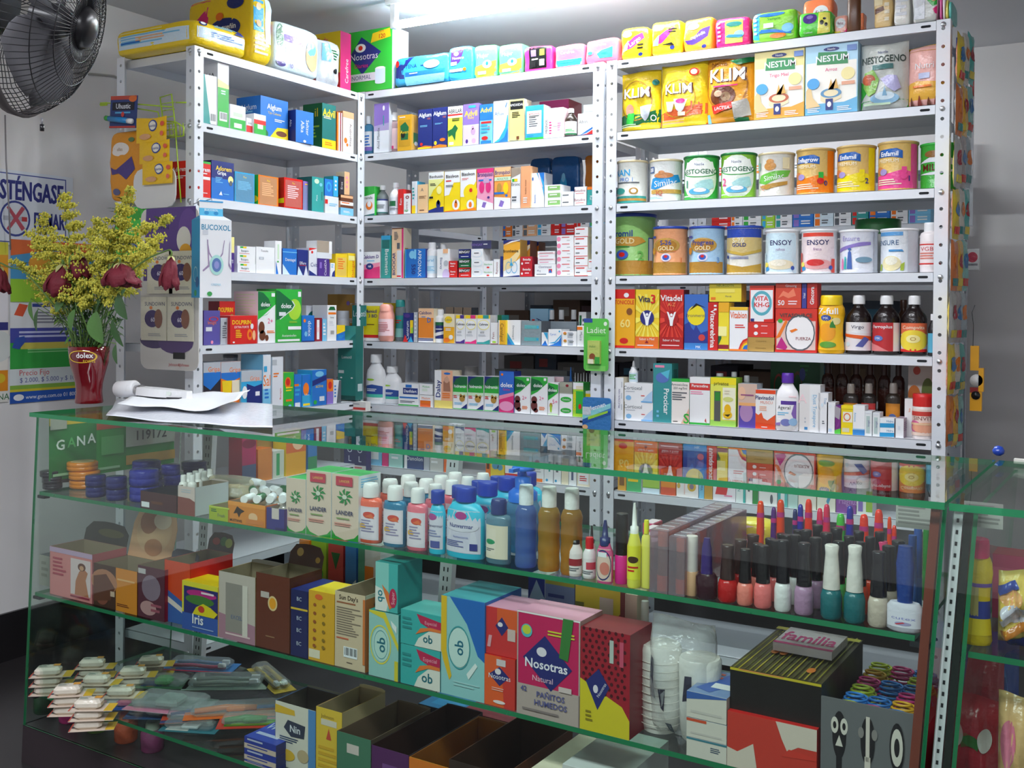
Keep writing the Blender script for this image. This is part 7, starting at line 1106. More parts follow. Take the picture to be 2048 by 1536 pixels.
blister((1160, 730), 'toothpaste_sample', 'teal and white card at the shelf edge', 'card', '3a7a88', 'r .1 .1 .5 .6 d8d8d4', 'x', 'd8d8d4', zr=25, wd=.06, ln=.14, ih=.008)
blister((1790, 370), 'toothbrush_pack', 'yellow and clear toothbrush pack at the rear right', 'toothbrush pack', 'c8a838', 'e .3 .5 .1 .3 d8d0d0', 'brush', 'e0b838', zr=-25, wd=.06, ln=.22)
blister((1500, 400), 'toothbrush_pack', 'grey clear toothbrush pack in the middle rear', 'toothbrush pack', '8a9a90', 'l .1 .2 .9 .8 3 b0b8a8', 'brush', 'a8b0a8', zr=35, wd=.09, ln=.22)
rowK(CZ3, LO, Uz, B3_)
for q in range(3):
    carton(1628, 1812, 760+q*0, '3a48a8,B,3a50b0', 'l .1 .5 .9 .8 2 e0c0b0|r 0 .0 1 .2 d8b8a8', 'x', d=.07) if 0 else None
for q, (y0, y1) in enumerate(((800, 875), (878, 950), (953, None))):
    carton(1615, 1822, y0, '3040a0,B,3a50b8', 'r 0 .0 1 .45 d8c0b0|l .1 .6 .9 .9 1 c8c8e0|l .1 .15 .9 .35 1 3040a0', ('top', 'middle', 'bottom')[q]+' of three blue toothpaste cartons', d=.12, v=.0, yb=y1, top='T WHITE .5 .6 .25 c0c8e8|l .1 .1 .9 .3 1 c0c8e8', name='toothpaste_carton')
ROW.T = Vz
OB = dict(name='open_box')
carton(130, 335, 180, 'e4dccc,3a70b8,e', 'r .82 0 1 1 5a90c8|p 0 .82 .5 .84 .48 .92 0 .95 e8b838|p .22 .62 .32 .75 .75 .72 .72 .52 .4 .5 3a3f50|T Nin .5 .63 .11 e8e8ec|l .12 .38 .6 .48 3 3a4a6a|e .3 .2 .2 .09 e8b838|e .7 .25 .14 .1 c8b088', 'white open box with dark name badge', d=.1, v=.03, opened=(.03, '8a8478'), inner='5a5048', **OB)
carton(338, 470, 195, 'e8c040,d', 't Johnson .45 .9 .05 8a6a28|r .2 .78 .8 .86 e0d4c0|p .4 .6 .6 .6 .5 .75 d05038|l .1 .1 .9 .5 5 d8a830', 'tall yellow open box with red drop', d=.14, v=.015, opened=(.04, 'c8b080'), inner='b09c78', side='r 0 .6 1 1 c8b488', **OB)
carton(445, 618, 325, '4a7a60,6a5a48', 'r .3 .7 .65 .85 d8c8c0|l .1 .2 .9 .4 2 3a6a50', 'green open box with white sticker', d=.2, v=.0, opened=(.02, '6a5848'), inner='7a6450', **OB)
carton(622, 812, 395, '5a2a5e,x', 'r .3 .0 .7 .75 7a4a88|l .35 .2 .65 .5 2 9a70a8', 'purple open box beside the green one', d=.26, v=.0, opened=(.02, '2a1a2a'), inner='3a2018', **OB)
carton(816, 1014, 452, 'e0a020,n', 'r 0 .75 1 1 e07828|e .15 .4 .12 .3 3a2a18', 'orange yellow open tray box', d=.24, v=.0, opened=(.02, '9a5a18'), inner='a8641c', **OB)
carton(1020, 1300, 470, '3a2a24,n', 'e .3 .5 .2 .3 c8c0c0', 'dark brown open box with clear wraps inside', d=.26, v=.0, opened=(.02, '2a1c18'), inner='4a3020', **OB)
for i in range(3): tag(_pouch(0, 0, 0, 'd8d8dc', '', 'x', d=.03, P=pos(1110+i*40, 1190+i*40, 420, .06+.03*i, .03)[0], wh=(.05, .07), fin='foil', amp=.006, name='wrapped_sweet', cat='sweet'), 'shiny wrapped sweet poking out of the dark brown box', 'sweet', 'wrapped sweets in the dark brown box')
LABELS.pop('x, '+LO, None)
carton(1420, 1560, 500, 'd0b8a0,e', '', 'pale beige box right of the dark open one', d=.2, v=.02, name='plain_box')
carton(1600, 1900, 480, 'd8d8d4,w,e4e8e4', 'l .1 .3 .9 .7 2 b8b8b4', 'flat pale box at the right of lower shelf', d=.2, v=.02, name='plain_box')
P2, w2, h2 = pos(640, 800, 330, .3, .1)
carton(860, 1060, 175, '1c2030,k,2a88c8', '', 'black box with blue lid in the rear', d=.1, v=.3, top='r .2 .2 .9 .8 3aa0e0', name='plain_box')
carton(1080, 1330, 210, '6a1a20,m', '', 'dark red box in the rear', d=.1, v=.32, name='plain_box')
# things standing on the counter base
for i, (x, w2, c, nm) in enumerate(((66, 46, '2a5a3a', 'dark green'), (116, 48, 'c8287a', 'magenta'), (172, 44, '6a8a3a', 'olive green'), (230, 44, 'd05a38', 'orange red'), (285, 40, '8a3a68', 'plum'))):
    setrow('counter base', EY, CO.dot(EY)+.03, CA, .1, [(0, 1540), (600, 1700)]); ROW.corr = lambda x: 0
    M = hit(x+w2/2, 1470, EY, CO.dot(EY)+.10); b = MB(); R = .028
    t = empty('shampoo_bottle', (M.x, M.y, .1005), CA); b.lathe([(R*.9, 0), (R, .004), (R, .045), (R*.8, .052)], mat(c, 'film'), 20); b.link('bottle_body', t)
    b = MB(); b.lathe([(R*.62, .052), (R*.6, .066), (R*.5, .07)], mat(c if i % 2 else 'd8d8c8', 'film'), 16); b.link('cap', t); tag(t, nm+' bottle on the counter base at lower left', 'bottle')
# ================================================================ second counter
Wz = (1820, 1000, 2.865)
ROWR = rowK(.70, 'right counter shelf', Wz, [(1900, 1266), (2048, 1283)])
bottle('talc', 268, 475, 140, 'e0c018', 'e0306a', 'e0c018', 'r 0 .0 1 .3 e8cc20|r 0 .3 1 .62 2c3c98|r .45 .35 .62 .9 b8a868|r 0 .88 1 .95 6a48a8', 'yellow powder bottle with blue band and pink cap', v=.03, name='powder_bottle', bf='film')
pouch(478, 720, 340, 'e8c860', 'e .4 .7 .3 .12 f0b070|e .5 .5 .35 .12 e0dce8|p .1 .2 .8 .45 .9 .35 .2 .1 c87828|p .0 .8 .5 .95 .6 .85 .1 .7 3a50a8|e .6 .1 .35 .08 2f3f98|p .1 .35 .6 .6 .8 .55 .2 .3 d8d0d8', 'yellow and blue wrapped toy bag', d=.1, v=.03, amp=.008, eu=2.6, ev=3, name='toy_bag')
carton(470, 760, 218, 'b03a60,m', 'r 0 .4 1 .8 c05070', 'dark pink box behind yellow toy bag', d=.06, v=.2, name='toy_box')
rowK(.30, 'right counter lower shelf', Wz, [(0, 0), (1, 0)]); ROW.corr = lambda x: 0
ROW.z = .30; ROW.by = lambda x: 1000+1700/2.865
for (x0, x1, y0, y1, c, ds, de, v) in ((235, 520, 930, 1180, 'a83040', 'e .5 .6 .4 .2 c86070|e .6 .3 .2 .15 d8c8c8', 'upper red patterned bag', .2), (205, 520, 1165, 1450, 'b82838', 'p .1 .1 .9 .0 .8 .5 .2 .6 d8c0b8|t desan .35 .4 .12 2a2a30|p .3 .78 .6 .74 .62 .8 .35 .84 3a7a3a|e .7 .8 .12 .06 e0d8d4', 'red and white bag with dark word', .12), (420, 610, 800, 1010, '2a48a0', 'e .5 .6 .3 .3 4a78c8|e .6 .3 .15 .15 c84060', 'blue patterned bag', .28), (490, 720, 1160, 1560, 'd8b078', 'e .3 .8 .2 .1 d87890|e .7 .6 .2 .1 7a9a58|e .4 .4 .2 .1 e0a040|e .6 .2 .2 .1 d88878', 'floral cream bag', .04)):
    P, w2, h2 = pos(x0, x1, y0, v, .07, y1); P.z = .3004 if y1 > 1200 else P.z
    if y1 <= 1200: P.z = .3004; h2 = hit(1820+(x0+x1)/2/2.865, 1000+y0/2.865, EY, CO.dot(EY)+.03+v).z-.3
    elif y1 > 1200: h2 = max(.08, hit(1820+(x0+x1)/2/2.865, 1000+y0/2.865, EY, CO.dot(EY)+.03+v).z-.3)
    _pouch(0, 0, 0, c, ds, de, d=.07, P=P, wh=(w2, h2), amp=.006, eu=2.6, ev=4, name='snack_bag')
b = MB(); b.box(CX1+.03, CD+.003, CZ-.03, CX1+.89, CD+.018, CZ+.004, mat('eceae0', 'paint')); b.link('rear_rail', m2)
b = MB(); b.lathe([(.004, 0), (.010, .004), (.011, .01), (.007, .017), (.001, .019)], mat('2a4ab0', 'film'), 14); p_ = G(2000, 908, CZ); tag(b.link('blue_knob', None, (p_.x, p_.y-.03, CZ+.0005)), 'small round blue stopper on the right glass counter top', 'stopper')
# ================================================================ ceiling lamp
t = tag(empty('fluorescent_lamp', (.82, -.1, CEIL)), 'white fluorescent tube lamp on the ceiling over the racks', 'lamp')
b = MB(); b.box(-.64, -.016, -.02, .64, .016, 0, mat('e8eaec', 'paint')); b.link('fixture_housing', t)
for x in (-.62, .6): b = MB(); b.box(x, -.012, -.105, x+.02, .012, -.02, mat('e8eaec', 'paint')); b.link('lamp_holder', t)
b = MB(); b.tube([(-.6, 0, -.092), (0, 0, -.092), (.6, 0, -.092)], .014, emit('tube_glow', (.9, .97, 1, 1), 88), 12); b.link('tube', t)
# ================================================================ left wall: signs
def onwall(x, y): return hit(x, y, (1, 0, 0), WX+.004)
def poster(name, TL, TR, BL, dsl, base, label, cat='poster'):
    A, B_, C_ = onwall(*TL), onwall(*TR), onwall(*BL); w, h = B_.y-A.y, A.z-C_.z; P = Vector((WX+.004, A.y, C_.z))
    b = MB(); b.box(-.003, 0, 0, 0, w, h, mat(base, 'card')); printon(b, flat(0, 0, 0, (0, 1, 0), (0, 0, 1), w, h), w, h, dsl, 'card')
    o = b.link(name, None, P); return tag(o, label, cat)
poster('no_smoking_sign', (-70, 328), (146, 350), (-70, 485), 'r .02 .04 .93 .96 3a4a98|r .03 .055 .92 .945 dfe4ec|T ABSTÉNGASE .52 .74 .26 2a2f80 0 .76|T ABSTÉNGASE .526 .742 .26 2a2f80 0 .76|o .44 .36 .14 .24 .12 3a4590|r .33 .33 .5 .39 b8bcc8|r .5 .33 .55 .39 c84048|p .36 .5 .38 .53 .53 .24 .5 .2 c05060|p .36 .22 .38 .19 .53 .5 .5 .53 c05060|T FUMAR .76 .36 .22 2a2f80 0 .3|T FUMAR .765 .362 .22 2a2f80 0 .3|T DE .16 .36 .2 2a2f80', 'dde2ea', 'white no smoking sign with blue letters on left wall', 'sign')
poster('lottery_poster', (20, 478), (186, 486), (20, 808), 'r 0 0 1 .07 2a58b0|t www.gana.com.co_01_8000 .5 .035 .025 w|e .1 .035 .06 .02 w|r 0 .07 1 .085 d8c838|r 0 .085 1 .11 8cb848|r 0 .11 1 .21 dde4e4|t Precio_Fijo .28 .185 .035 d05050|t $_2.000,_$_5.000_y_$_10.000 .5 .14 .03 5a60a0 0 .94|r 0 .21 1 .37 3aa848|l .2 .3 .95 .33 2 8ad088|r .12 .33 1 .37 d8cc58|r 0 .37 1 .46 4a50a8|l .1 .39 .9 .44 2 c8ccf0|p .02 .34 .1 .33 .18 .38 .16 .41 .06 .4 3a58b0|r 0 .46 1 .6 e4e6e8|l .3 .48 .95 .56 4 8a8a98|p .04 .54 .14 .53 .2 .6 .1 .61 e05a38|l .25 .57 .95 .61 1 3a4a98|r 0 .62 1 .76 98cc38|t LOTERIA .4 .72 .03 w|r 0 .76 1 1 4a98c8|e .5 .86 .3 .08 e8a030|e .7 .9 .2 .05 e05030|p 0 .9 .5 .95 1 .9 1 1 0 1 e06a30', 'e4e6e8', 'green, purple and blue lottery poster with prices behind the flowers')
poster('wall_notice', (-90, 478), (16, 478), (-90, 812), 'r .0 0 1 .07 e4e4dc|t GANA .8 .035 .04 1f6a3a|r 0 .07 1 .2 e89020|e .85 .15 .1 .03 e0c030|r 0 .2 1 .45 e8e4dc|e .8 .35 .3 .1 d8dcd8|r 0 .45 1 .5 3a3a80|r 0 .5 1 .72 e8e4e8|r 0 .72 1 1 e8a028|r 0 .92 1 1 d8d040', 'e4e4dc', 'orange and white notice cut by the left picture edge', 'notice')
b = MB(); A = [hit(x, y, (1, 0, 0), WX+.008) for x, y in ((150, 146), (196, 149), (228, 152), (240, 158), (243, 170), (243, 232))]; b.tube(A, .004, mat('a8a6a0', 'plast'), 8); struct(b.link('trim_1'))
# cord down the wall
b = MB(); A = [hit(x, y, (1, 0, 0), WX+.03) for x, y in ((10, 230), (12, 320), (18, 420), (21, 500))]; b.tube(A, .0025, mat('8a868a', 'plast'), 6); tag(b.link('power_cord', None), 'thin grey cord hanging in front of the no smoking sign', 'cord')
# ================================================================ fan
def PD(x, y, d): return CAM+(FF+RR*((x-CX)/F)+UU*((CY-y)/F))*d
Cf = PD(88, 34, 2.1); view = (Cf-CAM).normalized(); SD = (RR-view*RR.dot(view)).normalized(); nrm = (SD*math.sin(math.radians(70))-view*math.cos(math.radians(70))-UU*.28).normalized()
t = tag(empty('ceiling_fan', Cf), 'black wire caged fan hanging at upper left', 'fan')
t.name = 'caged_fan'; Zx = nrm; Xx = UU.cross(Zx).normalized(); Yx = Zx.cross(Xx)
t.matrix_world = Matrix(((Xx.x, Yx.x, Zx.x, Cf.x), (Xx.y, Yx.y, Zx.y, Cf.y), (Xx.z, Yx.z, Zx.z, Cf.z), (0, 0, 0, 1)))
RFn = .2; blk, gry = mat('1b1a1e', 'plast'), mat('76757a', 'plast')
b = MB(); prof = [(.035, .082), (.07, .084), (.12, .075), (.165, .05), (.19, .022), (.2, 0)]
for k in range(110):
    a = k*math.tau/84; b.tube([(r*math.cos(a+.5*(.2-r)), r*math.sin(a+.5*(.2-r)), z) for r, z in prof], .0009, blk, 4)
for r, z in ((.07, .084), (.12, .075), (.165, .05)): b.tube([(r*math.cos(q*math.tau/32), r*math.sin(q*math.tau/32), z) for q in range(33)], .0013, blk, 5)
b.link('front_guard', t)
b = MB(); prof = [(.04, -.07), (.1, -.072), (.16, -.055), (.2, -.02)]
for k in range(60):
    a = k*math.tau/60; b.tube([(r*math.cos(a), r*math.sin(a), z) for r, z in prof], .001, blk, 4)
b.link('rear_guard', t)
b = MB(); b.lathe([(.2, -.022), (.206, -.02), (.207, 0), (.2, .003)], mat('6d6768', 'matte'), 48, caps=False); b.link('rim_band', t)
b = MB(); b.lathe([(.042, .074), (.044, .084), (.036, .096), (.018, .104), (.002, .106)], blk, 24); b.link('hub_badge', t)
b = MB(); b.lathe([(.03, -.02), (.034, .03), (.026, .055), (.004, .06)], mat('3a3a3e', 'plast'), 20); b.link('blade_hub', t)
for k in range(5):
    b = MB(); vs = []; a0 = k*math.tau/5
    for i in range(6):
        r = .03+.03*i; ww = (.25+.55*math.sin(math.pi*(i+.8)/7.2))
        for j in range(6):
            q = a0+ww*(j/5-.5)*1.3+.25*i/5; vs.append((r*math.cos(q), r*math.sin(q), .03*(j/5-.5)+.018))
    b.add(vs, [(i*6+j, i*6+j+1, (i+1)*6+j+1, (i+1)*6+j) for i in range(5) for j in range(5)], mat('6e6d72', 'matte'), True)
    o = b.link('fan_blade', t); md = o.modifiers.new('s', 'SOLIDIFY'); md.thickness = .002
b = MB(); b.lathe([(.03, -.19), (.058, -.18), (.064, -.13), (.06, -.085), (.045, -.068)], blk, 24); b.link('motor_housing', t)
Cm = t.matrix_world @ Vector((0, 0, -.13)); b = MB(); b.tube([t.matrix_world.inverted() @ p for p in (Cm, Vector((Cm.x, Cm.y, CEIL)))], .011, blk, 10); b.link('hanger_rod', t)
b = MB(); p0 = PD(84, 236, 2.1); p1 = PD(84, 262, 2.1); iv = t.matrix_world.inverted(); b.tube([iv@p0, iv@((p0+p1)/2)], .002, gry, 6); b.tube([iv@((p0+p1)/2), iv@p1], .0045, blk, 8); b.link('pull_knob', t)
# ================================================================ things hung by the racks
def hang(c, n=(0, 1, 0), rz=0, ph=''):
    r = setrow(ph, n, c, rz, 0, [(0, 0), (1, 0)]); r.corr = lambda x: 0; return r
hang(-.865)
HG = dict(v=0)
# lime wire holder on the near post
t = tag(empty('wire_hook_rack', (0, 0, 0)), 'lime green wire display rack fixed to the near post', 'wire rack'); lm = mat('a9c92c', 'plast')
def wp(x, y, c=-.86): return hit(x, y, (0, 1, 0), c)
def wire(name, pts, r=.0022, c=-.86): b = MB(); b.tube([wp(x, y, c) for x, y in pts], r, lm, 6); b.link(name, t)
wire('wire_frame', [(320, 195), (343, 188), (350, 245), (356, 330), (362, 405)]); wire('wire_frame', [(320, 195), (326, 240), (334, 290)])
for y in (208, 222, 236, 250, 262, 274): wire('cross_wire', [(323, y), (349, y-4)], .0016)
wire('hook_arm', [(200, 209), (212, 206), (270, 208), (345, 214)]); wire('hook_arm', [(262, 215), (316, 224), (320, 240)])
wire('hook_arm', [(300, 240), (352, 244), (368, 255), (366, 272), (335, 275)]); wire('hook_arm', [(352, 205), (372, 205)], .0025)
for k in range(5): wire('basket_wire', [(338+7*k, 246), (340+7*k, 272)], .0014)
b = MB(); q = [wp(200, 205), wp(214, 204), wp(214, 211), wp(200, 212)]; b.add(q+[p+Vector((0, .002, 0)) for p in q], [(3, 2, 1, 0), (4, 5, 6, 7)], lm); b.link('price_tab', t)
def card(x0, x1, y0, y1, col, dsl, label, cat='card', name='hanging_card', c=-.865, d=.004, tilt=0, rnd=.0, fin='card', rz=0, parts=None):
    hang(c); P, z0, w, h = None, None, None, None
    M, z0, w, h = ROW.place(x0, x1, y0, 0, y1); b = MB(); r = rnd*min(w, h)
    pts = []
    for cx, cz, a0 in ((w/2-r, h-r, 0), (-w/2+r, h-r, 90), (-w/2+r, r, 180), (w/2-r, r, 270)):
        pts += [(cx+r*math.cos(math.radians(a0+q)), cz+r*math.sin(math.radians(a0+q))) for q in ((0, 30, 60, 90) if r > 0 else (0,))]
    m = mat(col, fin); n = len(pts); b.add([(x, -d/2, z) for x, z in pts]+[(x, d/2, z) for x, z in pts], [list(range(n))[::-1], list(range(n, 2*n))]+[(i, n+i, n+(i+1) % n, (i+1) % n) for i in range(n)], m)
    printon(b, flat(-w/2, -d/2, 0, (1, 0, 0), (0, 0, 1), w, h), w, h, dsl, fin)
    root = empty(name, (M.x, c, z0), math.radians(rz)) if parts else None
    o = b.link('backing_card' if parts else name, root, None if parts else (M.x, c, z0), 0 if parts else math.radians(rz))
    if parts: parts(root, w, h)
    top = root or o; top.rotation_euler[1] = math.radians(tilt); return tag(top, label, cat)
def bat(root, w, h):
    b = MB(); b.tube([(-w*.42, -.012, h*.28), (w*.3, -.012, h*.2)], .009, mat('2a88c8', 'film'), 12); b.tube([(w*.3, -.012, h*.2), (w*.45, -.012, h*.185)], .0085, mat('e8e8e8', 'film'), 12); b.tube([(-w*.55, -.012, h*.3), (-w*.42, -.012, h*.28)], .0085, mat('3aa03a', 'film'), 12); b.link('glue_stick', root)
card(220, 272, 192, 256, '2a3f7a', 'r 0 .88 1 1 c04a3a|e .85 .9 .15 .1 e07030|r .08 .55 .92 .8 1a1c28|T Uhustic .5 .68 .16 e0e4ec|l .2 .4 .8 .5 1 5ab0e0|r 0 0 1 .06 c04038|e .5 .42 .06 .08 e04030', 'blue and red blister card of a glue stick on lime hook', parts=bat, tilt=4, c=-.872)
pack(218, 288, 262, 'e09420', 'e .3 .75 .26 .1 e8e0d8|t ellas .3 .75 .05 a08058|p .0 .5 .2 .45 .45 .55 .7 .65 .72 .45 .5 .3 .3 .4 .05 .38 4a3a80|t rapsodia .4 .48 .05 c8c0d8 30|e .2 .12 .12 .06 5a5a80|e .65 .88 .08 .04 5a7a4a|p .85 .5 1 .55 1 .35 .85 .4 4a3a80', 'orange pad pack hung beside the rack behind yellow sachets', yb=405, d=.03, K=6) if 0 else None
hang(-.845); P, w_, h_ = pos(218, 290, 262, 0, .03, 402)
pack(0, 0, 0, 'e09420', 'e .3 .75 .26 .1 e8e0d8|t ellas .3 .75 .05 a08058|p .0 .5 .2 .45 .45 .55 .7 .65 .72 .45 .5 .3 .3 .4 .05 .38 4a3a80|e .2 .12 .12 .06 5a5a80|e .65 .88 .08 .04 5a7a4a', 'orange pad pack hung beside rack behind yellow sachets', d=.03, P=P, wh=(w_, h_), K=6)
t = tag(empty('sachet_strip', (0, 0, 0)), 'yellow strip of three shampoo sachets hanging from lime hook', 'sachet strip')
for k, (y0, y1) in enumerate(((236, 282), (282, 324), (324, 366))):
    hang(-.885); P, w_, h_ = pos(271+k*6, 331+k*6, y0-1, 0, .008, y1+2)
    S = pillow(w_, h_, .01, 3, 5, .001, k); b = MB()
    for sd in (-1, 1): b.add([S(i/8, j/8, 0, sd) for j in range(9) for i in range(9)], [((j*9+i, j*9+i+1, (j+1)*9+i+1, (j+1)*9+i) if sd < 0 else (j*9+i, (j+1)*9+i, (j+1)*9+i+1, j*9+i+1)) for j in range(8) for i in range(8)], mat('f0c018', 'film'), True)
    printon(b, S, w_, h_, 'e .6 .65 .14 .24 3a4a90|e .6 .65 .11 .18 e8e4d8|t savital .6 .65 .12 3a4a90|e .35 .22 .18 .12 d8a070|e .9 .7 .06 .1 e05a40|e .9 .3 .05 .1 e06a50', 'film', 2); b.link('sachet', t, P)
card(268, 352, 336, 416, 'd8d8d8', '', 'plain white round cornered card below yellow sachets', c=-.868, rnd=.3)
card(236, 292, 415, 560, '4ac848', 'r .1 .82 .9 .95 3aa838|t Fresh .5 .7 .07 e0f0e0|e .5 .5 .3 .12 3a58a0|r .1 .1 .9 .35 38b038|e .4 .2 .2 .06 d8e8d8', 'green hanging pack mostly hidden by yellow blossom', c=-.85, d=.02, fin='film')
# purple sachet card with pouches
def sach(root, w, h):
    for i, (cx, cz, sw, sh) in enumerate(((-.12, .60, .44, .26), (.26, .60, .44, .26), (-.24, .315, .44, .27), (.22, .315, .44, .27))):
        b = MB(); ww, hh = sw*w, sh*h; y = -.004-.003*(i < 2)
        b.box(cx*w-ww/2, y-.004, cz*h-hh/2, cx*w+ww/2, y, cz*h+hh/2, mat('ddd8c4', 'film'))
        printon(b, flat(cx*w-ww/2, y-.004, cz*h-hh/2, (1, 0, 0), (0, 0, 1), ww, hh), ww, hh, 't SUNDOWN .55 .84 .09 3a3f68|e .4 .75 .06 .04 e08040|e .45 .5 .3 .2 3c2a68|e .7 .5 .16 .22 8a5a48|T 60 .48 .48 .1 d8d0e8|l .3 .08 .8 .16 2 a8a8a8', 'film'); b.link('sachet', root)
card(282, 398, 415, 740, 'd8d4d0', 'p .05 .55 .1 1 .95 1 .98 .55 5a3f88|e .82 .86 .16 .13 6a4a98|e .75 .8 .12 .08 e0dcd4|e .78 .73 .1 .045 e8a830|t SUNDOWN .28 .88 .03 3a3a60|e .25 .18 .25 .05 4a3a68|e .62 .17 .3 .07 5a4478|r .58 .07 .78 .11 k|t Johnson&Johnson .68 .035 .018 c84848', 'purple and white sunscreen sachet card hanging before rack end', c=-.88, rnd=.12, parts=sach, d=.003)
# blue and white hanging carton
hang(-.905); P, w_, h_ = pos(394, 453, 402, 0, .0, 596); w_ *= .8
b = MB(); X, Y = w_/2, .03; hb_ = h_*.80; m1, m2_ = mat('e4e6ea', 'card'), mat('2a9ad0', 'card')
b.box(-X, -Y, 0, X, Y, hb_, m2_, m1, m1); b.add([(-X, -Y, hb_), (X, -Y, hb_), (X*.75, 0, hb_*1.06), (-X*.75, 0, hb_*1.06)], [(0, 1, 2, 3)], m1); b.add([(-X, Y, hb_), (-X, -Y, hb_), (-X*.75, 0, hb_*1.06)], [(0, 1, 2)], m2_)
b.box(-X*.8, -.002, hb_*1.05, X*.7, .002, h_, m1); printon(b, flat(-X*.8, -.002, hb_*1.05, (1, 0, 0), (0, 0, 1), X*1.5, h_-hb_*1.05), X*1.5, h_-hb_*1.05, 'r 0 0 1 .5 58b8e0|t BUCOXOL .5 .4 .14 w|e .3 .2 .1 .12 2a88c0|e .7 .2 .1 .12 2a88c0|r 0 .9 1 1 3a98d0')
printon(b, flat(-X, -Y, 0, (1, 0, 0), (0, 0, 1), w_, hb_), w_, hb_, 'T BUCOXOL .5 .9 .07 3a8ab0|r .08 .8 .25 .86 c8ccd4|p .22 .74 .24 .74 .3 .58 .45 .47 .45 .455 .28 .56 9a86a8|p .78 .74 .76 .74 .7 .58 .55 .47 .55 .455 .72 .56 9a86a8|p .22 .74 .25 .74 .3 .4 .1 .33 .08 .35 .26 .42 9a86a8|p .95 .74 .93 .7 .9 .42 .98 .36 1 .38 .93 .45 9a86a8|e .52 .42 .22 .13 a8d8d0|e .52 .42 .15 .09 5a78b0|e .52 .42 .08 .05 8a90c8|t CREMA .5 .17 .03 8ac0d8|e .3 .05 .08 .03 3a9a50')
printon(b, flat(-X, Y, 0, (0, -1, 0), (0, 0, 1), .06, hb_), .06, hb_, 'o .5 .3 .25 .1 .15 a8d8e8|e .7 .2 .2 .07 2a68a8|e .5 .06 .15 .04 3aa068')
tag(b.link('hanging_carton', None, P, math.radians(70)), 'blue and white gable topped carton hanging on the near post', 'carton')
# teal display carton on the corner post
hang(-.06); P, w_, h_ = pos(679, 711, 652, 0, .035, 800)
b = MB(); X, Y = w_/2+.004, .022; b.box(-X, -Y, 0, X, Y, h_, mat('1f6862'), None, mat('2a8078')); printon(b, flat(-X, -Y, 0, (1, 0, 0), (0, 0, 1), 2*X, h_), 2*X, h_, 'p 0 .85 .5 .78 1 .9 1 1 0 1 4aa89c|t Lomotil .5 .58 .04 e8ecec|r .05 .36 .35 .4 c8d0d0|e .2 .3 .06 .01 w|e .8 .3 .06 .01 w|r 0 0 1 .06 174f4a'); printon(b, flat(X, -Y, 0, (0, 1, 0), (0, 0, 1), 2*Y, h_), 2*Y, h_, 'r .3 .12 .9 .22 b8c8c8')
b.box(-X*.2, Y-.003, h_, X*1.35, Y, h_*1.28, mat('2a8078')); printon(b, flat(-X*.2, Y-.003, h_, (1, 0, 0), (0, 0, 1), X*1.55, h_*.28), X*1.55, h_*.28, 't Lomotil .55 .6 .3 e8ecec|e .5 .93 .04 .04 k')
tag(b.link('hanging_carton', None, P+Vector((0, 0, 0)), 0), 'tall dark teal dispenser carton hanging on the corner post', 'carton')
hang(-.06); P, w_, h_ = pos(686, 731, 803, 0, .03, 822); b = MB(); b.box(-w_/2, -.015, 0, w_/2, .015, h_, mat('e8e6e0')); printon(b, flat(-w_/2, -.015, 0, (1, 0, 0), (0, 0, 1), w_, h_), w_, h_, 'r 0 .15 1 .4 d04038|l .1 .6 .9 .8 1 a0a0a8'); tag(b.link('small_carton', None, P), 'small white and red carton below the teal dispenser', 'carton')
card(1168, 1217, 637, 742, '5ac04a', 'r 0 .92 .35 1 2a4a98|t Ladiet .5 .78 .12 e8f0e0|l .25 .66 .9 .68 1 3a8a3a|e .88 .9 .07 .04 e0ecd8|r .1 .0 .9 .1 7ad060', 'green blister card with small sweetener pack on middle rack post', c=-.03, rnd=.12, d=.003,
     parts=lambda root, w, h: (lambda b: (b.box(-w*.28, -.014, h*.14, w*.22, -.002, h*.58, mat('b8c868', 'film')), printon(b, flat(-w*.28, -.014, h*.14, (1, 0, 0), (0, 0, 1), w*.5, h*.44), w*.5, h*.44, 't Adiet .4 .75 .1 3a7a3a|e .4 .3 .25 .15 8a4a28|r .05 0 .5 .2 e8e4c8|r .6 0 1 .3 3aa040', 'film'), b.link('sweetener_pack', root)))(MB()))
card(1166, 1222, 795, 860, '3a78b8', 'p 0 .3 1 .7 1 .85 0 .5 8ad0d8|p 0 .15 1 .5 1 .62 0 .3 2a58a0|T Mennen .5 .72 .14 e4ecf4 18|p .2 .3 .9 .55 .9 .62 .2 .4 9ad048|r 0 .45 .3 .7 c8d0d8|e .1 .08 .1 .07 e0b080', 'blue blister card with white slanted word on middle rack post', c=-.03, rnd=.1, d=.006, fin='film')
b = MB(); b.tube([hit(x, y, (0, 1, 0), -.03) for x, y in ((1199, 640), (1203, 615), (1200, 590))], .0008, mat('5a5a60', 'plast'), 5); tag(b.link('hanging_string', None), 'thin dark string above the green blister card', 'string')
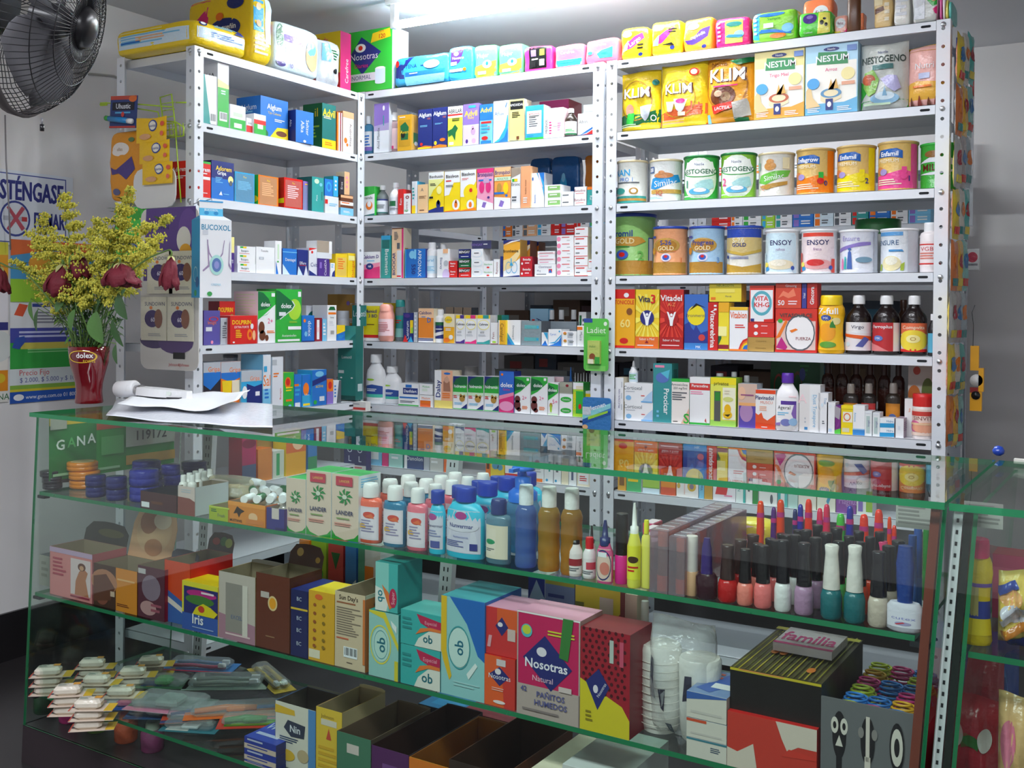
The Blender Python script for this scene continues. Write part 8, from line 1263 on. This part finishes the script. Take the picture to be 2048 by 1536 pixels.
# strips on the far right end of the right rack
names = ('nearest', 'middle', 'farthest')
for s_, (c_, x0_, dx, cols) in enumerate(((-.02, 1908, 8, ('e4c838', 'd8783a', 'b8b8b4')), (.07, 1918, 9, ('d8d4c8', 'e8b038', 'b0a8a8')), (.16, 1928, 9, ('58b8b0', '8ac8c0', 'a8b8c0')))):
    t = tag(empty('sachet_strip', (0, 0, 0)), '%s long strip of sachets hanging down the right rack end' % names[s_], 'sachet strip', 'sachet strips at the right rack end')
    ys = [70+k*103 for k in range(9)]
    for k in range(8):
        M0 = hit(x0_+dx/2-(k*3.2), ys[k], (0, 1, 0), c_); M1_ = hit(x0_+dx/2-(k*3.2), ys[k+1]-3, (0, 1, 0), c_)
        S = pillow(.07, M0.z-M1_.z, .013, 2.5, 2.6, .002, s_*9+k); b = MB()
        for sd in (-1, 1): b.add([S(i/8, j/10, 0, sd) for j in range(11) for i in range(9)], [((j*9+i, j*9+i+1, (j+1)*9+i+1, (j+1)*9+i) if sd < 0 else (j*9+i, (j+1)*9+i, (j+1)*9+i+1, j*9+i+1)) for j in range(10) for i in range(8)], mat(cols[k % 3] if sd < 0 else cols[(k+1) % 3], 'film'), True)
        printon(b, S, .075, M0.z-M1_.z, 'e .5 .6 .3 .15 %s|r .1 .1 .9 .25 %s' % (('3a78b0', 'e07a28', 'a8283a')[(k+s_) % 3], ('d83a30', '2a8a88', 'e8d040')[(k+s_) % 3]), 'film', 2)
        o = b.link('sachet', t, (M0.x+.012, c_, M1_.z)); o.rotation_euler[2] = math.radians(84)
hang(.16)
def simple(x0, x1, y0, y1, c, d, col, dsl, label, cat, name, side=None, fin='card'):
    hang(c); P, w_, h_ = pos(x0, x1, y0, 0, d, y1); b = MB(); b.box(-w_/2, -d/2, 0, w_/2, d/2, h_, mat(side or col, fin), None, mat(col, fin)); printon(b, flat(-w_/2, -d/2, 0, (1, 0, 0), (0, 0, 1), w_, h_), w_, h_, dsl, fin); return tag(b.link(name, None, P), label, cat)
simple(1912, 1938, 74, 140, .30, .01, '2a58b8', 'e .5 .35 .3 .2 e07030|l .1 .7 .9 .9 1 e8d040', 'blue card hung at the top behind the sachet strips', 'card', 'hanging_card')
simple(1940, 1948, 124, 192, .32, .01, 'b02a30', '', 'thin red card hung at the top behind the sachet strips', 'card', 'hanging_card')
simple(1930, 1946, 192, 452, .34, .012, 'eef2fa', '', 'tall white board edge behind the sachet strips', 'board', 'white_board', fin='paint')
simple(1932, 1958, 498, 540, .30, .03, 'dfe0e0', 'e .5 .6 .4 .25 c84058|l .1 .1 .9 .3 1 8a8a90', 'small white and red pack hung at the rack end', 'pack', 'hanging_pack', fin='film')
t = tag(empty('tape_dispenser', (0, 0, 0)), 'yellow tape dispenser hanging on a string at the right', 'tape dispenser')
hang(.1); P, w_, h_ = pos(1940, 1957, 692, 0, .02, 822); t.location = P
b = MB(); b.box(-w_/2, -.01, h_*.62, w_/2, .01, h_, mat('e8a818', 'plast')); b.box(-w_/2, -.01, 0, w_*.9, .01, h_*.3, mat('e8a818', 'plast')); b.box(w_*.5, -.012, h_*.3, w_*1.1, .012, h_*.66, mat('e8a818', 'plast')); b.link('dispenser_body', t)
b = MB(); b.tube([(w_*.25, -.012, h_*.47), (w_*.25, .012, h_*.47)], .017, mat('dcdcdc', 'film'), 20); b.link('tape_roll', t)
b = MB(); b.tube([(w_*.2, -.013, h_*.24), (w_*.2, .013, h_*.24)], .012, mat('1a1a1c', 'plast'), 14); b.box(-w_*.5, -.011, h_*.28, w_*.6, .011, h_*.36, mat('8a1c1c', 'plast')); b.link('cutter', t)
b = MB(); q = [hit(x, y, (0, 1, 0), .1)-P for x, y in ((1946, 692), (1947, 650), (1944, 625), (1950, 610))]; b.tube(q, .001, mat('3a3a3e', 'plast'), 5); b.link('string', t)
# ================================================================ vase and flowers on the counter
Pv = G(178, 806, CZ); Pv.z = CZ+.0004
hv = hit(178, 693, EY, (Pv.dot(EY))).z-CZ; dv_ = (Pv-CAM); dv_.z = 0; KV = abs(dv_.normalized().dot(EY)); rv = (hit(218, 700, EY, Pv.dot(EY))-hit(133, 700, EY, Pv.dot(EY))).length/2*KV
t = tag(empty('glass_vase', Pv, .35), 'dark red glass tumbler vase on the counter corner', 'vase')
red = mat('8a0a1c', 'tint'); red2, nt_, bs_ = _new('red_glass'); bs_.inputs['Base Color'].default_value = lin('7e0a1a'); bs_.inputs['Roughness'].default_value = .08; bs_.inputs['Transmission Weight'].default_value = .35; bs_.inputs['Coat Weight'].default_value = .6
tc = nt_.nodes.new('ShaderNodeTexCoord'); nz = nt_.nodes.new('ShaderNodeTexNoise'); nz.inputs['Scale'].default_value = 18; rp = nt_.nodes.new('ShaderNodeMapRange'); rp.inputs['To Min'].default_value = .04; rp.inputs['To Max'].default_value = .16
nt_.links.new(tc.outputs['Object'], nz.inputs['Vector']); nt_.links.new(nz.outputs[0], rp.inputs[0]); nt_.links.new(rp.outputs[0], bs_.inputs['Roughness'])
pv = [(.66, 0), (.69, .02), (.66, .08), (.63, .2), (.66, .35), (.8, .55), (.93, .72), (.98, .88), (1, 1)]
b = MB(); b.lathe([(r*rv, z*hv) for r, z in pv]+[(rv*.97, hv), (rv*.86, hv*.75), (rv*.62, hv*.4), (rv*.5, hv*.1)], red2, 36, caps=True)
def rvz(z):
    for (ra, za), (rb, zb) in zip(pv, pv[1:]):
        if za <= z <= zb: return (ra+(rb-ra)*(z-za)/(zb-za))*rv
    return rv
b.link('tumbler', t); b = MB()
S = lambda u, v, k: (lambda a, z: Vector(((rvz(z)+.0008+.0003*k)*math.cos(a), (rvz(z)+.0008+.0003*k)*math.sin(a), z*hv)))((u-.5)*1.6-math.pi/2+.25, .7+.26*v)
printon(b, S, rv*1.6, hv*.26, 'o .45 .5 .5 .42 .12 e0b838|T dolex .55 .6 .36 f0ecec|t FORTE .7 .2 .2 e0b838', 'film', True); b.link('printed_logo', t)
rim = Pv+Vector((0, 0, hv))
def pix(x, y, dv=0): return hit(x, y, EY, Pv.dot(EY)+dv)
lf, lf2, stm, yel, yel2, ros = mat('4f7a3a', 'leaf'), mat('3a5c34', 'leaf'), mat('5f7f3c', 'leaf'), mat('d9cf4e', 'petal'), mat('b9b848', 'petal'), mat('6a0f20', 'petal')
rnd = random.Random(5)
def leaf(b, p, d, up, L, W, m, n=6):
    d = d.normalized(); s = d.cross(up).normalized(); u = s.cross(d); vs = []
    for i in range(n+1):
        t_ = i/n; w = W*math.sin(math.pi*min(1, t_*.92+.06))**.8*.5; c = p+d*(L*t_)-u*(L*.25*t_*t_); vs += [c-s*w+u*w*.35, c, c+s*w+u*w*.35]
    b.add(vs, [(i*3+j, i*3+j+1, (i+1)*3+j+1, (i+1)*3+j) for i in range(n) for j in range(2)], m, True)
def goldenrod(pts, size, n, desc):
    P_ = [Pv+Vector((rnd.uniform(-.4, .4)*rv, rnd.uniform(-.4, .4)*rv, hv*.25)), rim+Vector((rnd.uniform(-.5, .5)*rv, rnd.uniform(-.5, .5)*rv, 0))]+[pix(*q) for q in pts]
    cur = []
    for i in range(len(P_)-1):
        for k in range(5):
            t_ = k/5; a_ = P_[max(i-1, 0)]; b_ = P_[i]; c_ = P_[i+1]; d_ = P_[min(i+2, len(P_)-1)]
            cur.append(.5*((2*b_)+(c_-a_)*t_+(2*a_-5*b_+4*c_-d_)*t_*t_+(3*b_-a_-3*c_+d_)*t_**3))
    cur.append(P_[-1]); o = tag(empty('goldenrod_stem', P_[0]), desc, 'flower', 'goldenrod stems in the vase'); O_ = P_[0]
    b = MB(); b.tube([c-O_ for c in cur], .0026, stm, 6, .35)
    b.link('stem', o); b = MB(); fb = MB(); N_ = len(cur)
    for i in range(5, N_-2):
        if rnd.random() < .75:
            a = rnd.uniform(0, 6.28); leaf(b, cur[i]-O_, Vector((math.cos(a), math.sin(a), .5)), Vector((0, 0, 1)), rnd.uniform(.035, .06), .009, rnd.choice((lf, lf2)), 3)
    b.link('leaves', o); tip = cur[-1]; base = cur[-6]; ax = (tip-cur[-9]).normalized()
    for k in range(n):      # side branchlets thick with tiny blossoms
        t_ = k/n; c = cur[int((N_-10)+9*t_)] if N_ > 10 else tip; a = rnd.uniform(0, 6.28); out = (Vector((math.cos(a), math.sin(a), 0))+ax*.55).normalized(); Lb = size*1.25*(1-.72*t_)*rnd.uniform(.55, 1.1); q = []
        for s_ in range(5): q.append(c-O_+out*(Lb*s_/4)-Vector((0, 0, .28*Lb*(s_/4)**2)))
        fb.tube(q, .0008, stm, 4)
        for s_ in range(int(Lb*1500)):
            p = q[0].lerp(q[-1], .12+.9*rnd.random()); w_ = rnd.uniform(.002, .0042); p = p+Vector((rnd.gauss(0, .005), rnd.gauss(0, .005), rnd.gauss(.003, .005)))
            e = [p+Vector(v)*w_ for v in ((1, 0, 0), (-1, 0, 0), (0, 1, 0), (0, -1, 0), (0, 0, 1.2), (0, 0, -1.2))]
            fb.add(e, [(0, 2, 4), (2, 1, 4), (1, 3, 4), (3, 0, 4), (2, 0, 5), (1, 2, 5), (3, 1, 5), (0, 3, 5)], yel if rnd.random() < .6 else yel2)
    fb.link('blossoms', o)
for pts, sz, n, de in (([(160, 600, .01), (140, 480, .02), (122, 385, .02)], .075, 46, 'tall goldenrod stem left of centre'), ([(195, 600, .0), (225, 470, .0), (262, 372, .0)], .062, 42, 'tall goldenrod stem reaching toward the white card'), ([(150, 620, -.02), (110, 530, -.02), (58, 462, -.03)], .06, 34, 'goldenrod stem leaning left'), ([(200, 590, .02), (265, 480, .03), (352, 432, .03)], .05, 40, 'goldenrod stem arching right before purple card'),
        ([(200, 620, -.02), (250, 540, -.02), (300, 490, -.02)], .058, 34, 'short goldenrod stem at right'), ([(170, 600, .04), (190, 500, .05), (200, 438, .05)], .05, 32, 'goldenrod stem in the middle'), ([(140, 640, .02), (80, 560, .03), (22, 520, .03)], .045, 26, 'low goldenrod stem at far left'), ([(165, 630, -.03), (150, 560, -.03), (160, 500, -.04)], .05, 26, 'low goldenrod stem in front'), ([(190, 610, .0), (215, 560, .0), (222, 520, .0)], .042, 22, 'lowest goldenrod stem behind the roses'), ([(205, 600, .03), (280, 520, .04), (318, 470, .04)], .06, 34, 'wide goldenrod stem between white card and purple card'), ([(150, 600, .03), (100, 500, .03), (88, 425, .03)], .055, 30, 'goldenrod stem before the no smoking sign'), ([(210, 560, .02), (240, 470, .03), (240, 410, .03)], .06, 32, 'goldenrod stem below the orange pack')):
    goldenrod(pts, sz, n, de)
def rose(stem, hx, hy, wpx, hpx, dv, desc, tilt=0):
    H = pix(hx, hy-hpx/2, dv); wd = (pix(hx+wpx/2, hy, dv)-pix(hx-wpx/2, hy, dv)).length/2*KV*1.0; hh = (pix(hx, hy-hpx/2, dv)-pix(hx, hy+hpx/2, dv)).length
    o = tag(empty('wilted_rose', H), desc, 'flower', 'wilted dark red roses'); P_ = [rim+Vector((rnd.uniform(-.4, .4)*rv, rnd.uniform(-.4, .4)*rv, -hv*.5))]+[pix(*q) for q in stem]+[H+Vector((0, 0, .012)), H]; cur = []
    for i in range(len(P_)-1):
        for k in range(5):
            t_ = k/5; a_ = P_[max(i-1, 0)]; b_ = P_[i]; c_ = P_[i+1]; d_ = P_[min(i+2, len(P_)-1)]
            cur.append(.5*((2*b_)+(c_-a_)*t_+(2*a_-5*b_+4*c_-d_)*t_*t_+(3*b_-a_-3*c_+d_)*t_**3))
    b = MB(); b.tube([c-H for c in cur]+[Vector((0, 0, 0))], .0024, stm, 6); b.link('stem', o)
    b = MB()
    for lay, (n_, rs, lo, so) in enumerate(((3, .45, .85, .0), (4, .75, .95, .5), (5, 1.0, 1.0, .2))):
        for k in range(n_):
            a0 = so+k*math.tau/n_; vs = []
            for i in range(8):
                t_ = i/7; rr = wd*rs*(math.sin(t_*math.pi*.5)**.65)*(1+.12*math.sin(7*t_+k)); zz = -hh*lo*t_+(hh*.12*math.sin(t_*9+k*2) if t_ > .7 else 0)*.5
                for j in range(7):
                    q = a0+(j/6-.5)*(math.tau/n_*1.35)*(1-.25*t_*t_); f_ = 1+.13*math.sin(j*2.1+lay+k*1.7)*t_; ed = -hh*.10*abs(j/6-.5)*2*t_
                    vs.append((rr*f_*math.cos(q), rr*f_*math.sin(q), zz-ed*(1 if lay < 2 else 1.4)))
            b.add(vs, [(i*7+j, i*7+j+1, (i+1)*7+j+1, (i+1)*7+j) for i in range(7) for j in range(6)], mat(('4a0a16', '5a0c1c', '701628')[lay], 'petal'), True)
    pt = b.link('petals', o); md = pt.modifiers.new('s', 'SOLIDIFY'); md.thickness = .0012
    b = MB()
    for k in range(5): a = k*1.256; leaf(b, Vector((0, 0, .001)), Vector((math.cos(a), math.sin(a), -.5+.6*(k % 2))), Vector((0, 0, 1)), wd*.85, wd*.35, mat('b8b878', 'leaf'), 4)
    b.link('sepals', o); o.rotation_euler[1] = math.radians(tilt)
rose([(150, 640, -.02), (140, 560, -.03)], 125, 560, 60, 62, -.05, 'dark wilted rose hanging at left above the vase', 8)
rose([(165, 640, -.01), (168, 560, -.02)], 158, 532, 42, 52, -.02, 'small dark wilted rose bud beside the left one')
rose([(190, 620, -.02), (210, 560, -.04), (230, 520, -.05)], 240, 550, 74, 48, -.06, 'wide wilted rose facing down in the middle', -4)
rose([(215, 620, -.02), (280, 540, -.04), (330, 505, -.05)], 342, 545, 40, 66, -.06, 'pointed wilted rose at right before the sachet card', 6)
rose([(150, 670, -.02), (100, 600, -.03), (50, 545, -.04), (20, 535, -.05)], 0, 560, 34, 52, -.05, 'wilted rose partly cut by the picture edge')
for i, (x, y, dv, L, W, dx, dz, nm) in enumerate(((192, 625, -.07, .085, .062, .35, -1, 'large round'), (238, 590, -.05, .07, .04, .5, -1, 'folded dark'), (62, 600, -.02, .06, .02, .2, -1, 'narrow drooping'), (76, 620, -.03, .06, .018, -.1, -1, 'thin drooping'), (130, 600, -.04, .05, .03, -.6, -.5, 'small left'), (225, 640, -.03, .08, .025, .6, -1, 'long lower right'), (150, 620, -.05, .06, .03, -.3, -1, 'small front'), (232, 690, -.04, .05, .02, .1, -1, 'lowest curled'))):
    p = pix(x, y, dv); b = MB(); c = rim+Vector((rnd.uniform(-.5, .5)*rv, rnd.uniform(-.5, 0)*rv, -hv*.3)); o = tag(empty('rose_leaf', p), nm+' green rose leaf on its own stalk in the vase', 'leaf', 'rose leaves in the vase')
    b.tube([c-p, (rim-p)*.6+Vector((0, 0, .015)), Vector((0, 0, .004)), Vector((0, 0, 0))], .0012, stm, 5); b.link('leaf_stalk', o); b = MB(); leaf(b, Vector((0, 0, 0)), EX*dx+Vector((0, -.25, dz)), -EY+Vector((0, 0, .1)), L, W, lf if i % 2 == 0 else lf2, 8); b.link('leaf_blade', o)
for i in range(34):   # fine green stalks and leaflets filling the bouquet
    pass
b = MB(); O_ = rim.copy()
for i in range(46):
    a = rnd.uniform(0, 6.28); top = pix(rnd.uniform(110, 262), rnd.uniform(520, 660), rnd.uniform(-.05, .06))-O_; st = Vector((math.cos(a)*rv*.6, math.sin(a)*rv*.6, -hv*.5))
    mid = st.lerp(top, .5)+Vector((0, 0, .02)); b.tube([st, mid, top], .0013, rnd.choice((lf2, stm)), 5)
    for k in range(5): q = mid.lerp(top, k/4); leaf(b, q, Vector((rnd.uniform(-1, 1), rnd.uniform(-1, 1), rnd.uniform(-.6, .8))), Vector((0, 0, 1)), rnd.uniform(.02, .045), rnd.uniform(.006, .012), rnd.choice((lf, lf2, stm)), 3)
o = b.link('bouquet_greenery', None, O_); tag(o, 'mass of fine green stalks and leaflets in the vase', 'greenery'); o['kind'] = 'stuff'
# ---- papers, plastic sheets and a card reader on the glass top
def sheet(name, quad, z, m, label, amp, seed, cat):
    r_ = random.Random(seed); ph = [r_.uniform(0, 6) for _ in range(4)]; Q = [G(x, y, CZ) for x, y in quad]; n = 18; vs = []
    for j in range(n+1):
        for i in range(n+1):
            u, v = i/n, j/n; p = (Q[0]*(1-u)+Q[1]*u)*(1-v)+(Q[3]*(1-u)+Q[2]*u)*v; k = amp*(1+math.sin(5*u+ph[0])*math.sin(4*v+ph[1])+.4*math.sin(13*u+9*v+ph[2]))
            vs.append((p.x, p.y, CZ+z+max(0, k)+.02*max(0, u-.8)*(amp > .005)*5))
    b = MB(); b.add(vs, [(j*(n+1)+i, j*(n+1)+i+1, (j+1)*(n+1)+i+1, (j+1)*(n+1)+i) for j in range(n) for i in range(n)], m, True); o = b.link(name); md = o.modifiers.new('s', 'SOLIDIFY'); md.thickness = .0006; tag(o, label, cat)
sheet('plastic_bag_sheet', ((212, 836), (545, 862), (545, 812), (235, 800)), .001, mat('dfe2ea', 'film'), 'crumpled whitish plastic sheet on the glass beside the vase', .004, 2, 'sheet')
sheet('paper_sheet', ((235, 828), (470, 836), (500, 806), (280, 800)), .014, mat('e6e8ec', 'paper'), 'loose white paper lying over the plastic sheet', .007, 4, 'paper')
pr = G(252, 806, CZ); t = tag(empty('card_reader', (pr.x, pr.y, CZ+.034), .12), 'white handset lying on papers near the racks', 'handset')
b = MB(); b.lathe([(.021, 0), (.023, .004), (.023, .062), (.019, .068)], mat('e2e2e4', 'plast'), 24); o = b.link('reader_head', t, (-.03, 0, .004)); o.rotation_euler = (0, math.radians(86), 0)
b = MB(); b.lathe([(.0145, 0), (.0145, .022)], mat('b0aeb0', 'metal'), 20); o = b.link('neck_ring', t, (.036, 0, .004)); o.rotation_euler = (0, math.radians(88), 0)
b = MB(); L_ = .17; n = 10; vs = []
for i in range(n+1):
    t_ = i/n; w = .03*(.55+.45*math.sin(math.pi*min(1, t_+.15)))*(1 if t_ < .9 else .8); h0, h1 = -.008-.004*t_, .014*(1-.45*t_)
    vs += [(.055+L_*t_, -w, h0), (.055+L_*t_, w, h0), (.055+L_*t_, w*.8, h1), (.055+L_*t_, -w*.8, h1)]
b.add(vs, [(i*4+j, (i+1)*4+j, (i+1)*4+(j+1) % 4, i*4+(j+1) % 4) for i in range(n) for j in range(4)]+[(0, 1, 2, 3), (n*4+3, n*4+2, n*4+1, n*4)], mat('e0e0e2', 'plast')); b.link('handle', t)
b = MB(); b.box(.06, -.024, -.016, .21, .024, -.009, mat('26262c', 'plast')); b.link('dark_underside', t)
b = MB(); b.box(.165, -.0235, -.004, .18, -.0225, .006, mat('d8e0d8')); b.link('small_sticker', t)

# navy carton seen through the glass top, small hooks, notices under the glass
hang(-.05); P, w_, h_ = pos(688, 732, 858, 0, .03, 957)
b = MB(); b.box(-w_/2, -.015, 0, w_/2, .015, h_, mat('24285e')); printon(b, flat(-w_/2, -.015, 0, (1, 0, 0), (0, 0, 1), w_, h_), w_, h_, 'r 0 0 1 .27 dcd8d4|l .05 .04 .95 .24 3 c86a6a|'+'|'.join('t %s %.2f %.2f .12 e0e4f0' % (c_, x_, y_) for x_ in (.27, .73) for c_, y_ in (('L', .4), ('O', .58), ('T', .76))))
tag(b.link('hanging_carton', None, P), 'navy carton with vertical white letters at the corner post foot', 'carton')
for (x0, x1, y0, y1, nm) in ((1792, 1868, 1008, 1058, 'left'), (1928, 2006, 1006, 1056, 'right')):
    hang(CO.dot(EY)+.06, EY, CA); P, w_, h_ = pos(x0, x1, y0, 0, .002, y1); b = MB(); b.box(-w_/2, -.001, 0, w_/2, .001, h_, mat('b4b2ac', 'paper')); printon(b, flat(-w_/2, -.001, 0, (1, 0, 0), (0, 0, 1), w_, h_), w_, h_, 'l .06 .1 .95 .9 5 8c8a86', 'paper'); tag(b.link('printed_notice', None, P, CA), 'grey printed notice under the glass top, %s of the counter seam' % nm, 'notice')
# stock boxes added in the back room, coloured dark to deepen shade in the gaps
def filler(z, x0, n, seed, ph):
    r_ = random.Random(seed); x = x0
    for i in range(n):
        w, h = r_.uniform(.11, .17), r_.uniform(.1, .17); c, cn = r_.choice((('2c2a30', 'black'), ('4a3a30', 'brown'), ('3a4048', 'slate'), ('54504c', 'grey'), ('3a2a2c', 'maroon'))); b = MB(); b.box(-w/2, -.11, 0, w/2, .11, h, mat(c, 'matte')); printon(b, flat(-w/2, -.11, 0, (1, 0, 0), (0, 0, 1), w, h), w, h, 'r .2 .55 .6 .8 %s|l .2 .2 .8 .4 2 77726c' % r_.choice(('6a6660', '5a4a3a', '7a3a38', '3a5a6a')), 'matte')
        tag(b.link('filler_box', None, (x+w/2, 1.2+.13, z+.0005)), '%s stock box added to darken, %s from left on %s' % (cn, OR[i], ph), 'box', 'stock boxes added to darken the back room'); x += w+.008
for z, nm in ((ZB[4], 'middle'), (ZB[5], 'lower'), (ZB[6], 'low'), (ZB[7], 'bottom')):
    filler(z, -.11, 5, z, 'left back rack %s shelf' % nm); filler(z, .93, 5, z+9, 'right back rack %s shelf' % nm)

bpy.context.view_layer.update()
for o in [o for o in COL.objects if o.name.startswith('hanging_carton')]:
    zt_ = max(v.co.z for v in o.data.vertices); tg_ = {True: Vector((.0, -.8365, 0)), False: Vector((-.018, -.004, 0))}[o.location.y < -.5]; tg_.z = o.location.z+zt_+.004
    iv = o.matrix_world.inverted(); b = MB(); b.tube([Vector((0, 0, zt_-.002)), Vector((0, 0, zt_+.006)), iv@tg_], .0012, mat('8a8c90', 'metal'), 6); b.link('wire_hook', o)
for k_, v_ in LABELS.items():
    if len(v_) > 1 and any(g is None for _, g in v_): print('DUPLABEL', k_, len(v_))
    n_ = len(k_.split())
    if n_ < 4 or n_ > 16: print('LABELLEN', n_, k_)
